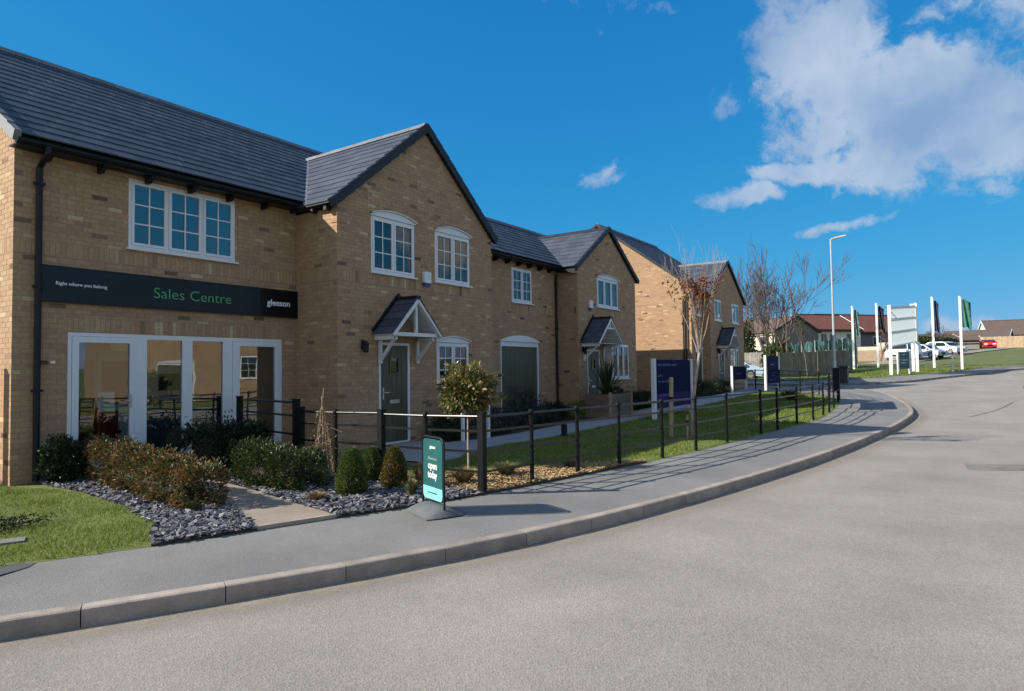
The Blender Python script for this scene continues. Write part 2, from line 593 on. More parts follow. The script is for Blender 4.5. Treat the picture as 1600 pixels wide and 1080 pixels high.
M = dict(
    brick=ramp_island_mat('buff_brick', [(0, (.12, .075, .055)), (.008, (.20, .125, .08)), (.03, (.36, .22, .132)), (.28, (.42, .265, .147)), (.6, (.44, .285, .160)), (.8, (.39, .228, .138)), (.955, (.455, .31, .178)), (1, (.57, .42, .26))],
                          rough=.88, bump=.06, bscale=90, use_obj=True, mottle=.14, mscale=18),
    mortar=mat('mortar', (.31, .215, .14), .95, var=.10, vscale=9, fine=.1, bump=.1, bscale=120),
    upvc=mat('white_upvc', (.76, .77, .78), .35, spec=.5),
    white_paint=mat('white_painted_timber', (.74, .74, .73), .5, var=.04, vscale=5),
    glass=glass_mat('window_glass', .05),
    glass_door=glass_mat('door_glass', .06),
    tile=ramp_island_mat('slate_grey_tile', [(0, (.052, .063, .088)), (.5, (.066, .079, .104)), (1, (.082, .094, .116))], rough=.65, bump=.08, bscale=70, use_obj=True, spec=.25, mottle=.06, mscale=7),
    ridge=mat('ridge_tile', (.16, .17, .185), .6, var=.15, vscale=8, objrand=.15),
    verge=mat('black_verge', (.014, .020, .030), .5, spec=.3, var=.1, vscale=4),
    black=mat('black_plastic', (.010, .012, .016), .45, spec=.3),
    rail=mat('black_rail_gloss', (.006, .007, .008), .30, spec=.7, var=.2, vscale=14),
    railing=mat('black_railing_paint', (.005, .006, .007), .5, spec=.2, var=.2, vscale=14, bump=.05, bscale=60),
    door_green=mat('dark_green_door', (.075, .076, .040), .42, var=.06, vscale=3),
    steel=mat('brushed_steel', (.55, .55, .55), .35, metal=.9),
    galv=mat('galvanised_steel', (.50, .52, .53), .45, metal=.35, var=.12, vscale=5),
    room=mat('room_plaster', (.62, .60, .56), .9),
    room_dim=mat('dim_room_plaster', (.13, .13, .14), .9),  # plaster darkened to put the unlit rooms' shade into its colour
    floor_in=mat('room_floor', (.22, .18, .14), .5, var=.2, vscale=3, stretch=(1, 8, 1)),
    curtain=mat('cream_curtain', (.62, .58, .50), .9, var=.1, vscale=12, stretch=(6, 6, .3)),
    red_chair=mat('red_chair_fabric', (.38, .03, .025), .8),
    paper=mat('white_paper', (.78, .80, .80), .7),
    dark_print=mat('dark_print', (.05, .06, .06), .7),
    sign_navy=mat('dark_teal_sign', (.005, .015, .024), .3, spec=.3),
    sign_black=mat('near_black_sign', (.003, .005, .009), .3, spec=.25),
    board_black=mat('matt_black_board', (.006, .008, .011), .95, spec=.02),
    lime=mat('lime_green_letters', (.10, .44, .16), .5),
    white_letter=mat('white_letters', (.80, .82, .82), .5),
    grey_letter=mat('pale_grey_letters', (.38, .46, .47), .5),
    teal=mat('teal_panel', (.022, .105, .105), .35, var=.06, vscale=3),
    mint=mat('mint_panel', (.22, .66, .56), .35),
    base_grey=mat('grey_rubber', (.12, .125, .13), .7, var=.15, vscale=8, bump=.1, bscale=50),
    navy=mat('navy_panel', (.003, .010, .050), .7, spec=.08, col2=(.007, .008, .065), vscale=.8),
    purple=mat('purple_panel', (.05, .004, .12), .6, spec=.15, col2=(.018, .008, .10), vscale=1.2),
    blue_letter=mat('dim_blue_letters', (.12, .18, .35), .5),
    teal_letter=mat('dim_teal_letters', (.07, .18, .20), .5),
    violet_letter=mat('dim_violet_letters', (.22, .10, .36), .5),
    timber=mat('pale_timber', (.42, .31, .19), .75, var=.25, vscale=5, stretch=(6, 6, .7), bump=.2, bscale=30),
    timber_grey=mat('weathered_timber', (.30, .235, .165), .8, var=.28, vscale=5, stretch=(1, 1, 7), bump=.2, bscale=30, objrand=.12),
    shaded_board=mat('shade_darkened_timber', (.21, .14, .095), .8, var=.25, vscale=7, stretch=(1, 1, 6), bump=.25, bscale=40, objrand=.15),  # planter side timber, darkened for the shade on that face
    bark=mat('bark', (.17, .13, .10), .9, var=.3, vscale=14, bump=.4, bscale=50),
    bark_pale=mat('pale_birch_bark', (.36, .30, .24), .85, var=.25, vscale=16, bump=.2, bscale=60),
    twig=mat('purple_brown_twigs', (.135, .100, .092), .9),
    soil=mat('dark_soil', (.045, .036, .028), .95, var=.3, vscale=14, bump=.6, bscale=30),
    render_cream=mat('cream_render', (.60, .55, .44), .9, var=.08, vscale=1.5),
    render_grey=mat('grey_render', (.25, .235, .22), .9, var=.12, vscale=1.2),
    render_white=mat('white_render', (.70, .68, .62), .9, var=.06, vscale=1.5),
    roof_red=mat('red_brown_roof', (.165, .058, .040), .85, var=.18, vscale=2.5, stretch=(.5, .5, 5)),
    roof_brown=mat('brown_roof', (.125, .088, .07), .85, var=.18, vscale=2.5, stretch=(.5, .5, 5)),
    stone=mat('tan_garden_wall', (.42, .31, .215), .9, col2=(.33, .235, .165), vscale=3.5, bump=.3, bscale=14),
    car_white=mat('white_car_paint', (.76, .77, .78), .25, coat=.6),
    car_blue=mat('pale_blue_car_paint', (.42, .56, .70), .25, coat=.6),
    car_silver=mat('silver_car_paint', (.50, .54, .60), .3, coat=.5),
    car_red=mat('red_car_paint', (.55, .03, .02), .3, coat=.5),
    car_glass=mat('dark_car_glass', (.015, .02, .025), .08),
    tyre=mat('tyre_rubber', (.015, .015, .016), .8),
    rim=mat('alloy_rim', (.45, .46, .47), .35, metal=.7),
    lamp_white=mat('lamp_lens', (.8, .8, .78), .3),
    lamp_red=mat('red_lens', (.4, .01, .01), .3),
    net=ramp_island_mat('translucent_board', [(0, (.80, .84, .84)), (1, (.88, .92, .92))], rough=.5, trans=.75),
    flag_green=mat('green_flag', (.045, .16, .125), .75, var=.12, vscale=2),
    flag_navy=mat('navy_flag', (.025, .03, .075), .75, var=.12, vscale=2),
    flag_dark=mat('dark_flag', (.008, .016, .025), .75, var=.12, vscale=2),
    flag_pale=mat('grey_green_flag', (.10, .20, .19), .75, var=.12, vscale=2),
    fence_green=mat('green_sheeting', (.03, .095, .092), .7, var=.5, vscale=1.2),
    bin=mat('dark_green_bin', (.012, .03, .03), .45),
)

# ground materials -------------------------------------------------


def road_material():
    m_ = bpy.data.materials.new('dusty_asphalt')
    m_.use_nodes = True
    nt = m_.node_tree
    b = nt.nodes['Principled BSDF']
    N, L = nt.nodes.new, nt.links.new
    geo = N('ShaderNodeNewGeometry')
    P = geo.outputs['Position']

    def noise(s, d=4, r=.6):
        n = N('ShaderNodeTexNoise'); n.inputs['Scale'].default_value = s; n.inputs['Detail'].default_value = d; n.inputs['Roughness'].default_value = r
        L(P, n.inputs['Vector'])
        return n.outputs['Fac']
    r = N('ShaderNodeValToRGB')
    e = r.color_ramp.elements
    e[0].position, e[0].color = .30, (.240, .218, .190, 1)
    e[1].position, e[1].color = .70, (.335, .304, .267, 1)
    L(noise(.55, 6, .65), r.inputs['Fac'])
    # aggregate: light and dark stones
    v = N('ShaderNodeTexVoronoi'); v.inputs['Scale'].default_value = 78
    L(P, v.inputs['Vector'])
    sep = N('ShaderNodeSeparateColor'); L(v.outputs['Color'], sep.inputs[0])
    mr = N('ShaderNodeMapRange'); mr.inputs['To Min'].default_value = .84; mr.inputs['To Max'].default_value = 1.15
    L(sep.outputs[0], mr.inputs['Value'])
    v2 = N('ShaderNodeTexVoronoi'); v2.inputs['Scale'].default_value = 26
    L(P, v2.inputs['Vector'])
    sep2 = N('ShaderNodeSeparateColor'); L(v2.outputs['Color'], sep2.inputs[0])
    gt = N('ShaderNodeMath'); gt.operation = 'GREATER_THAN'; gt.inputs[1].default_value = .975
    L(sep2.outputs[1], gt.inputs[0])
    lt = N('ShaderNodeMath'); lt.operation = 'LESS_THAN'; lt.inputs[1].default_value = .16
    L(v2.outputs['Distance'], lt.inputs[0])
    spot = N('ShaderNodeMath'); spot.operation = 'MULTIPLY'; L(gt.outputs[0], spot.inputs[0]); L(lt.outputs[0], spot.inputs[1])
    dk = N('ShaderNodeMath'); dk.operation = 'MULTIPLY_ADD'; L(spot.outputs[0], dk.inputs[0]); dk.inputs[1].default_value = -.45; dk.inputs[2].default_value = 1
    mm = N('ShaderNodeMath'); mm.operation = 'MULTIPLY'; L(mr.outputs[0], mm.inputs[0]); L(dk.outputs[0], mm.inputs[1])
    # faint wheel-dust streaks along the road
    mp = N('ShaderNodeMapping'); mp.inputs['Scale'].default_value = (.05, .8, 1); mp.inputs['Rotation'].default_value = (0, 0, radians(14))
    L(P, mp.inputs['Vector'])
    st = N('ShaderNodeTexNoise'); st.inputs['Scale'].default_value = 1.0; st.inputs['Detail'].default_value = 5
    L(mp.outputs[0], st.inputs['Vector'])
    mr3 = N('ShaderNodeMapRange'); mr3.inputs['From Min'].default_value = .3; mr3.inputs['From Max'].default_value = .7
    mr3.inputs['To Min'].default_value = .93; mr3.inputs['To Max'].default_value = 1.05
    L(st.outputs['Fac'], mr3.inputs['Value'])
    m4 = N('ShaderNodeMath'); m4.operation = 'MULTIPLY'; L(mm.outputs[0], m4.inputs[0]); L(mr3.outputs[0], m4.inputs[1])
    vm = N('ShaderNodeVectorMath'); vm.operation = 'SCALE'
    L(r.outputs['Color'], vm.inputs[0]); L(m4.outputs[0], vm.inputs['Scale'])
    L(vm.outputs[0], b.inputs['Base Color'])
    b.inputs['Roughness'].default_value = .88
    b.inputs['Specular IOR Level'].default_value = .3
    bp = N('ShaderNodeBump'); bp.inputs['Strength'].default_value = .45; bp.inputs['Distance'].default_value = .006
    L(v.outputs['Distance'], bp.inputs['Height'])
    L(bp.outputs[0], b.inputs['Normal'])
    return m_


M['road'] = road_material()
M['pavement'] = mat('grey_pavement', (.205, .198, .188), .88, var=.17, vscale=.8, fine=.26, fscale=110, bump=.4, bscale=160, detail=6)
M['pav_dark'] = mat('dark_new_tarmac', (.075, .08, .085), .85, fine=.2, fscale=120, bump=.3, bscale=140)
M['kerb'] = mat('concrete_kerb', (.33, .275, .228), .88, var=.22, vscale=4, fine=.12, fscale=90, objrand=.12, bump=.15, bscale=80)
M['slab'] = mat('buff_path', (.285, .232, .185), .85, var=.12, vscale=2.2, fine=.10, fscale=90, bump=.15, bscale=90)
M['path'] = mat('grey_garden_path', (.30, .30, .30), .85, var=.10, vscale=1.5, fine=.10, fscale=90, bump=.12, bscale=90)
M['lawn'] = mat('turf_base', (.085, .12, .022), .95, col2=(.165, .18, .04), vscale=2.2, fine=.3, fscale=60, bump=.5, bscale=60)
M['far_grass'] = mat('far_grass', (.085, .115, .026), .95, col2=(.13, .145, .038), vscale=.35, fine=.25, fscale=7, bump=.6, bscale=6)
M['grass'] = ramp_island_mat('grass_blades', [(0, (.085, .135, .016)), (.25, (.12, .19, .021)), (.55, (.19, .265, .028)), (.8, (.245, .30, .045)), (.9, (.32, .31, .09)), (1, (.42, .35, .17))], rough=.6, patch=.34, pscale=1.9, trans=.35)
M['slate'] = ramp_island_mat('plum_slate', [(0, (.055, .054, .064)), (.4, (.098, .095, .112)), (.75, (.150, .145, .162)), (.95, (.21, .205, .215)), (1, (.34, .33, .33))], rough=.6, bump=.2, use_obj=True, spec=.5)
M['barkchip'] = ramp_island_mat('golden_bark_chip', [(0, (.22, .13, .06)), (.4, (.40, .26, .12)), (.8, (.50, .35, .17)), (1, (.62, .48, .28))], rough=.8)
M['hedge_red'] = ramp_island_mat('copper_green_leaves', [(0, (.030, .052, .014)), (.36, (.065, .09, .020)), (.50, (.13, .115, .030)), (.64, (.20, .105, .036)), (.85, (.27, .115, .05)), (1, (.40, .27, .13))], rough=.5, patch=.45, pscale=2.6, trans=.22)
M['hedge_green'] = ramp_island_mat('dark_green_leaves', [(0, (.018, .034, .010)), (.5, (.042, .068, .018)), (.88, (.075, .105, .026)), (1, (.20, .15, .05))], rough=.45, patch=.22, pscale=3, trans=.2)
M['laurel_dark'] = ramp_island_mat('blackish_green_leaves', [(0, (.010, .020, .008)), (.6, (.022, .038, .014)), (1, (.045, .062, .022))], rough=.45, trans=.15)
M['box_leaf'] = ramp_island_mat('box_leaves', [(0, (.05, .09, .018)), (.5, (.105, .16, .034)), (.9, (.16, .205, .055)), (1, (.28, .25, .08))], rough=.45, patch=.2, pscale=6, trans=.25)
M['box_orange'] = ramp_island_mat('scorched_box_leaves', [(0, (.05, .085, .018)), (.52, (.11, .145, .032)), (.66, (.20, .15, .035)), (.85, (.33, .13, .03)), (1, (.36, .20, .06))], rough=.5, patch=.62, pscale=4.2, trans=.25)
M['photinia'] = ramp_island_mat('bronze_green_leaves', [(0, (.05, .065, .018)), (.45, (.13, .15, .032)), (.68, (.24, .21, .05)), (.85, (.33, .20, .08)), (1, (.66, .52, .33))], rough=.3, patch=.25, pscale=4, trans=.3)
M['phormium'] = ramp_island_mat('strap_leaves', [(0, (.018, .034, .016)), (.6, (.042, .068, .026)), (1, (.11, .13, .06))], rough=.45, trans=.15)
M['grey_shrub'] = ramp_island_mat('grey_green_leaves', [(0, (.018, .024, .022)), (.7, (.045, .056, .052)), (1, (.10, .11, .10))], rough=.7, trans=.15)
M['yellow_shrub'] = ramp_island_mat('lime_leaves', [(0, (.10, .12, .02)), (.6, (.20, .20, .03)), (1, (.30, .27, .05))], rough=.5, trans=.3)
M['dry_grass'] = ramp_island_mat('dry_tussock', [(0, (.12, .095, .045)), (.5, (.24, .17, .08)), (1, (.36, .26, .13))], rough=.8, trans=.2)
M['tuft_green'] = ramp_island_mat('sedge_tuft', [(0, (.06, .085, .025)), (.6, (.14, .15, .05)), (1, (.27, .22, .09))], rough=.7, trans=.2)
M['dead_leaf'] = ramp_island_mat('russet_dead_leaves', [(0, (.12, .04, .02)), (.5, (.25, .085, .038)), (.85, (.34, .15, .06)), (1, (.42, .26, .13))], rough=.8, trans=.3)
M['stem'] = mat('dry_stems', (.34, .23, .15), .85, var=.25, vscale=20)
M['far_scrub'] = ramp_island_mat('far_scrub_leaves', [(0, (.02, .035, .012)), (.6, (.05, .07, .022)), (1, (.12, .11, .045))], rough=.8)
M['core'] = mat('hedge_shade_core', (.035, .025, .015), .95)  # dark colour of the solid cores, standing in for shade among leaves

# ================================================================== SETTING


def strip_mesh(A, B, nlat, dzA=0.0, dzB=0.0, skirt=0.0):
    """sheet between two polylines of equal length, following the terrain; optional skirt below its border"""
    n = len(A)
    V, Fc = [], []
    for i in range(n):
        for j in range(nlat + 1):
            t = j / nlat
            x = A[i][0] * (1 - t) + B[i][0] * t
            y = A[i][1] * (1 - t) + B[i][1] * t
            V.append((x, y, T(x) + dzA * (1 - t) + dzB * t))
    w = nlat + 1
    for i in range(n - 1):
        for j in range(nlat):
            Fc.append((i * w + j, (i + 1) * w + j, (i + 1) * w + j + 1, i * w + j + 1))
    mb = MB()
    mb.add(V, Fc)
    if skirt:
        for col_ in (0, nlat):
            b = len(mb.v)
            for i in range(n):
                p = V[i * w + col_]
                mb.v.append(p)
                mb.v.append((p[0], p[1], p[2] - skirt))
            for i in range(n - 1):
                mb.f.append((b + 2 * i, b + 2 * i + 1, b + 2 * i + 3, b + 2 * i + 2))
    return mb


def resample(P, step):
    P = [Vector((*p[:2], 0)) for p in P]
    d = [0]
    for i in range(1, len(P)):
        d.append(d[-1] + (P[i] - P[i - 1]).length)
    n = max(2, int(d[-1] / step) + 1)
    out = []
    for k in range(n):
        s = min(k * step, d[-1])
        out.append((float(np.interp(s, d, [p.x for p in P])), float(np.interp(s, d, [p.y for p in P]))))
    return out


def smooth_poly(P, it=2):
    for _ in range(it):
        Q = [P[0]]
        for i in range(len(P) - 1):
            a, b = P[i], P[i + 1]
            Q.append((a[0] * .75 + b[0] * .25, a[1] * .75 + b[1] * .25))
            Q.append((a[0] * .25 + b[0] * .75, a[1] * .25 + b[1] * .75))
        Q.append(P[-1])
        P = Q
    return P


# base ground sheet out to the horizon, below everything
xs = [-2000, -500, -200, -60, -20, 0, 20, 25, 31, 37, 48, 60, 80, 100, 120, 140, 170, 200, 500, 2500]
mb = MB()
ys = [-2000, -300, -60, 0, 60, 300, 2000]
for x in xs:
    for y in ys:
        mb.v.append((x, y, T(x) - .5))
for i in range(len(xs) - 1):
    for j in range(len(ys) - 1):
        a = i * len(ys) + j
        mb.f.append((a, a + len(ys), a + len(ys) + 1, a + 1))
struct('ground', mb, M['far_grass'])

# the road: one wide sheet, pavements and lawns stand above it
xs = sorted(set([-60, -40, -20, -8, 0, 6, 12, 20, 25, 31, 37, 43, 50, 55, 60, 66, 72]))
A = [(x, -34.0) for x in xs]
B = [(x, 30.0) for x in xs]
ROAD = struct('road', strip_mesh(A, B, 8, -.18, -.18), M['road'])

# kerb front top edge along the near pavement
KERB = [(-30, 24.5), (-14, 14.6), (-5, 9.2), (-1.4, 7.05), (0.4, 5.95), (1.67, 5.22), (2.31, 4.90), (3.08, 4.52), (3.88, 4.15), (4.66, 3.83), (5.52, 3.53), (6.54, 3.24), (7.62, 3.0), (8.81, 2.76), (10.43, 2.47),
        (12.7, 2.13), (15.39, 1.84), (19.17, 1.53), (21.77, 1.33), (24.0, 1.24), (26.4, 1.42), (29.0, 1.88), (31.6, 2.42), (33.6, 2.95), (35.4, 3.9), (36.6, 5.6), (37.2, 8.0), (37.5, 12), (37.7, 30)]
INNER = [(-30, 26.5), (-14, 16.4), (-5, 10.8), (-1.4, 8.55), (0.4, 7.45), (1.3, 6.93), (2.08, 6.48), (2.65, 6.25), (3.14, 6.02), (3.85, 5.78), (4.76, 5.48), (5.55, 5.20), (6.58, 4.93), (8.37, 4.59), (10.68, 4.20), (13.41, 3.91),
         (16.56, 3.68), (20.5, 3.36), (23.7, 3.48), (28.1, 3.82), (30.8, 5.0), (33.2, 7.6), (34.6, 11), (35.2, 16), (35.5, 30)]
kerb_s = smooth_poly(KERB, 2)
inner_s = smooth_poly(INNER, 2)


def even(P, n):
    d = [0]
    for i in range(1, len(P)):
        d.append(d[-1] + hypot(P[i][0] - P[i - 1][0], P[i][1] - P[i - 1][1]))
    s = np.linspace(0, d[-1], n)
    return list(zip(np.interp(s, d, [p[0] for p in P]), np.interp(s, d, [p[1] for p in P])))


# pavement sheet (pair the two edges by nearest arc position)
kd = resample(kerb_s, .5)
idd = np.array(even(inner_s, 1400))
pairA, pairB = [], []
last = 0
for (x, y) in kd:
    dd = (idd[:, 0] - x) ** 2 + (idd[:, 1] - y) ** 2
    k = max(last, int(np.argmin(dd)))
    last = k
    pairA.append((x, y))
    pairB.append(tuple(idd[k]))
KW = .125
kin = []
for i, (x, y) in enumerate(pairA):
    v = Vector((pairB[i][0] - x, pairB[i][1] - y, 0)).normalized() * (KW - .01)
    kin.append((x + v.x, y + v.y))
PAVE = struct('pavement', strip_mesh(kin, pairB, 3, -.052, 0.0, .12), M['pavement'])


def kerb_run(parent, line, up_dz, side):
    """kerb stones as single pieces along a line (front top edge)"""
    pts = resample(line, .915)
    mb = MB()
    h, w, L2 = .26, KW, .4535
    prof = [(0, -h), (0, -.022), (.006, -.008), (.02, 0), (w, 0), (w, -h)]
    vs = [(-L2, p[0], p[1]) for p in prof] + [(L2, p[0], p[1]) for p in prof]
    n = len(prof)
    fs = [tuple(range(n)), tuple(range(2 * n - 1, n - 1, -1))] + [(i, i + n, (i + 1) % n + n, (i + 1) % n) for i in range(n)]
    mb.add(vs, fs)
    me = mb.mesh('kerb_stone')
    me.materials.append(M['kerb'])
    for i in range(len(pts) - 1):
        a, b = Vector((*pts[i], 0)), Vector((*pts[i + 1], 0))
        c = (a + b) / 2
        if c.x < -12 or (c.y > 14 and c.x > 20):
            continue
        o = bpy.data.objects.new('kerb_stone', me)
        COL.objects.link(o)
        o.parent = parent
        d = (b - a)
        ang = atan2(d.y, d.x)
        slope = atan2(T(b.x) - T(a.x), d.length)
        o.location = (c.x, c.y, T(c.x) + up_dz + random.uniform(-.002, .002))
        o.rotation_euler = (random.uniform(-.006, .006), -slope, ang + random.uniform(-.003, .003))
        o.scale = (d.length / .915, side, 1)


kerb_run(PAVE, kerb_s, -.05, 1)

# far pavement across the side street, with its kerb
FK = [(39.9, 22), (40.0, 12), (40.3, 7.2), (41.6, 4.2), (44.2, 2.55), (47.5, 1.6), (50.7, .75), (56.3, -1.05), (60.5, -2.1), (63.6, -3.6), (65.4, -6.5), (66, -12), (66.3, -34)]
FB = [(42.0, 22), (42.1, 12), (42.5, 8.4), (43.9, 5.9), (46.2, 4.6), (49.5, 3.45), (52.2, 2.4), (57.5, .55), (62, -.7), (65.6, -2.4), (67.3, -6), (68, -12), (68.3, -34)]
fk, fb = even(smooth_poly(FK, 2), 90), even(smooth_poly(FB, 2), 90)
FPAVE = struct('far_pavement', strip_mesh(fk, fb, 2, -.06, 0.01, .3), M['pavement'])
kerb_run(FPAVE, even(smooth_poly(FK[1:10], 2), 200), -.05, 1)

# lawn round the first three houses
xs = sorted(set([round(x, 2) for x in np.arange(-40, 1, 2)] + [round(x, 2) for x in np.arange(1, 35.4, .3)] + [20, 25, 35.4]))
ix = [p[0] for p in inner_s]
iy = [p[1] for p in inner_s]
lowA = [(x, float(np.interp(x, ix, iy)) - .015) for x in xs]
hiB = [(x, 110.0) for x in xs]
mbl = MB()
rows = [0, .0006, .03, .06, .1, .15, .2, .3, .45, .7, 1]
for i, x in enumerate(xs):
    for t in rows:
        y = lowA[i][1] * (1 - t) + hiB[i][1] * t
        bumpz = .012 * sin(x * 1.7 + y * 1.1) * sin(y * 2.3 - x * .6) * (1 if t > 0 else 0)
        mbl.v.append((x, y, T(x) + (.002 if t == 0 else .012) + bumpz))
nr = len(rows)
for i in range(len(xs) - 1):
    for j in range(nr - 1):
        a = i * nr + j
        mbl.f.append((a, a + nr, a + nr + 1, a + 1))
b = len(mbl.v)
for i, x in enumerate(xs):
    mbl.v.append((x, lowA[i][1], T(x) + .002))
    mbl.v.append((x, lowA[i][1], T(x) - .3))
for i in range(len(xs) - 1):
    mbl.f.append((b + 2 * i, b + 2 * i + 1, b + 2 * i + 3, b + 2 * i + 2))
struct('lawn', mbl, M['lawn'])

# grass rise beyond the junction
mbf = MB()
fx = [p[0] for p in fb][::-1]
fyv = [p[1] for p in fb][::-1]
rowsy = [0, .01, .02, .04, .07, .12, .2, .35, .6, 1]
xs2 = sorted(set([42.1] + [float(v) for v in np.arange(42.5, 68.3, 1.3)] + [60, 68.3, 69, 72, 76, 80, 85, 90, 95, 100, 110, 120, 130, 140, 160, 180, 200, 260]))
fbs = sorted(fb, key=lambda p: p[0])
for x in xs2:
    y0 = float(np.interp(x, [p[0] for p in fbs], [p[1] for p in fbs])) if x < 68.3 else -150.0
    if x < 42.4:
        y0 = 12
    for t in rowsy:
        y = y0 * (1 - t) + 170 * t
        mbf.v.append((x, y, T(x) + .03 + (.05 * sin(x * .4 + y * .23) if t > 0 else -.01)))
nr = len(rowsy)
for i in range(len(xs2) - 1):
    for j in range(nr - 1):
        a = i * nr + j
        mbf.f.append((a, a + nr, a + nr + 1, a + 1))
struct('grass_rise', mbf, M['far_grass'])

# estate road on the rise where the cars stand
A = [(70, 8.2), (78, 6.6), (86, 4.6), (94, 2.6), (102, .2), (112, -2.2), (124, -4.0)]
B = [(70, 4.4), (78, 2.6), (86, 1.0), (94, -.6), (102, -2.6), (112, -5.0), (124, -7.4)]
struct('upper_road', strip_mesh(A, B, 2, .10, .10), M['road'])

# lawn, road and verge across the street (seen mirrored in the glazing)
A = [(x, -34) for x in (-40, -10, 5, 15, 20, 25, 37)]
B = [(x, -9.5) for x in (-40, -10, 5, 15, 20, 25, 37)]
struct('opposite_lawn', strip_mesh(A, B, 3, .0, -.04, .3), M['lawn'])

# garden path of the houses, path to the glazed doors
P_low = [(8.15, 7.35), (8.9, 7.25), (9.4, 7.55), (10.43, 7.80), (11.99, 7.68), (14.07, 7.72), (16.9, 7.92), (20.95, 8.15), (26.7, 8.02), (31.0, 7.9), (34.3, 7.75)]
P_up = [(8.15, 8.6), (8.9, 8.75), (9.4, 9.1), (10.9, 8.95), (11.5, 8.72), (13.5, 8.78), (16.6, 9.1), (20.95, 9.35), (26.7, 9.35), (31.0, 9.2), (34.6, 9.0)]
struct('garden_path', strip_mesh(even(P_low, 60), even(P_up, 60), 2, .034, .034, .05), M['path'])
mbp = MB()
mbp.extr([[(9.25, 8.9), (10.6, 8.9), (10.6, 9.735), (9.25, 9.735)]], lambda u, z, d: (u, z, d), .038, -.05)
struct('door_path', mbp, M['path'])
mbp = MB()
mbp.extr([[(3.90, 5.775), (4.72, 5.51), (4.90, 6.5), (5.16, 7.7), (5.30, 8.6), (5.40, 10.98), (4.3, 10.98), (4.62, 8.6), (4.55, 7.6), (4.3, 6.7)]], lambda u, z, d: (u, z, d), .032, -.05)
struct('entry_path', mbp, M['slab'])
mbp = MB()
mbp.bar((3.90, 5.79, .012), (4.74, 5.52, .012), .05, .06)
struct('path_edging', mbp, M['kerb'])

# worn and repaired tarmac
mbp = MB()
q = [(1.35, 6.905), (1.9, 6.585), (2.30, 6.40), (2.20, 6.30), (1.9, 6.22), (1.2, 6.55)]
mbp.add([(x, y, T(x) + .006 - .02 * max(0, (6.6 - y)) / 1.0) for x, y in q], [tuple(range(len(q)))])
struct('driveway_patch', mbp, M['pav_dark'])
M['road_patch'] = mat('road_repair', (.20, .178, .16), .9, var=.25, vscale=3, fine=.3, fscale=60, bump=.4, bscale=50)
mbp = MB()
mbp.add([(13.0, -.05, -.1762), (13.6, -1.55, -.1762), (14.3, -1.5, -.1762), (13.75, .02, -.1762)], [(0, 1, 2, 3)])
struct('road_repair', mbp, M['road_patch'])

# pale grit washed up against the kerb
def grit_material():
    m_ = bpy.data.materials.new('kerb_grit')
    m_.use_nodes = True
    nt = m_.node_tree
    b = nt.nodes['Principled BSDF']
    out = nt.nodes['Material Output']
    N, L = nt.nodes.new, nt.links.new
    geo = N('ShaderNodeNewGeometry')
    n1 = N('ShaderNodeTexNoise'); n1.inputs['Scale'].default_value = 95; n1.inputs['Detail'].default_value = 3
    L(geo.outputs['Position'], n1.inputs['Vector'])
    r = N('ShaderNodeValToRGB')
    r.color_ramp.elements[0].position = .35; r.color_ramp.elements[0].color = (.24, .20, .155, 1)
    r.color_ramp.elements[1].position = .65; r.color_ramp.elements[1].color = (.42, .36, .28, 1)
    L(n1.outputs['Fac'], r.inputs['Fac']); L(r.outputs[0], b.inputs['Base Color'])
    b.inputs['Roughness'].default_value = .95
    at = N('ShaderNodeAttribute'); at.attribute_name = 'cover'
    n2 = N('ShaderNodeTexNoise'); n2.inputs['Scale'].default_value = 2.2; n2.inputs['Detail'].default_value = 7; n2.inputs['Roughness'].default_value = .7
    L(geo.outputs['Position'], n2.inputs['Vector'])
    mm = N('ShaderNodeMath'); mm.operation = 'MULTIPLY_ADD'; L(n2.outputs['Fac'], mm.inputs[0]); mm.inputs[1].default_value = 1.6; mm.inputs[2].default_value = -1.05
    ad = N('ShaderNodeMath'); ad.operation = 'ADD'; ad.use_clamp = True; L(mm.outputs[0], ad.inputs[0]); L(at.outputs['Fac'], ad.inputs[1])
    ml = N('ShaderNodeMath'); ml.operation = 'MULTIPLY'; L(ad.outputs[0], ml.inputs[0]); L(at.outputs['Fac'], ml.inputs[1])
    m2 = N('ShaderNodeMath'); m2.operation = 'MULTIPLY'; m2.use_clamp = True; L(ml.outputs[0], m2.inputs[0]); m2.inputs[1].default_value = 1.1
    tr = N('ShaderNodeBsdfTransparent')
    mx = N('ShaderNodeMixShader'); L(m2.outputs[0], mx.inputs[0]); L(tr.outputs[0], mx.inputs[1]); L(b.outputs[0], mx.inputs[2]); L(mx.outputs[0], out.inputs['Surface'])
    return m_


ko, kw = [], []
for i, (x, y) in enumerate(pairA):
    if x < -6 or x > 32:
        continue
    v = Vector((x - pairB[i][0], y - pairB[i][1], 0)).normalized()
    ko.append((x + v.x * .004, y + v.y * .004))
    kw.append((x + v.x * .75, y + v.y * .75))
mbg_ = strip_mesh(ko, kw, 4, -.1755, -.1755)
meg = mbg_.mesh('kerb_grit')
ca = meg.attributes.new('cover', 'FLOAT', 'POINT')
for i in range(len(meg.vertices)):
    ca.data[i].value = [1.0, .75, .42, .15, 0][i % 5]
struct('kerb_grit', meg, grit_material())
# narrow tar seams where the surfacing was laid in strips
M['tar'] = mat('tar_seam', (.10, .092, .085), .8, var=.3, vscale=2)
for (ln, w_) in (([(9.5, -1.2), (14, -1.75), (22, -2.3), (32, -2.2), (44, -2.6), (58, -5.5)], .045), ([(24.5, -.2), (27.0, -1.0), (30.5, -1.6)], .05)):
    q_ = even(smooth_poly(ln, 2), 60)
    struct('road_seam', strip_mesh(q_, [(x, y + w_) for x, y in q_], 1, -.1765, -.1765), M['tar'])

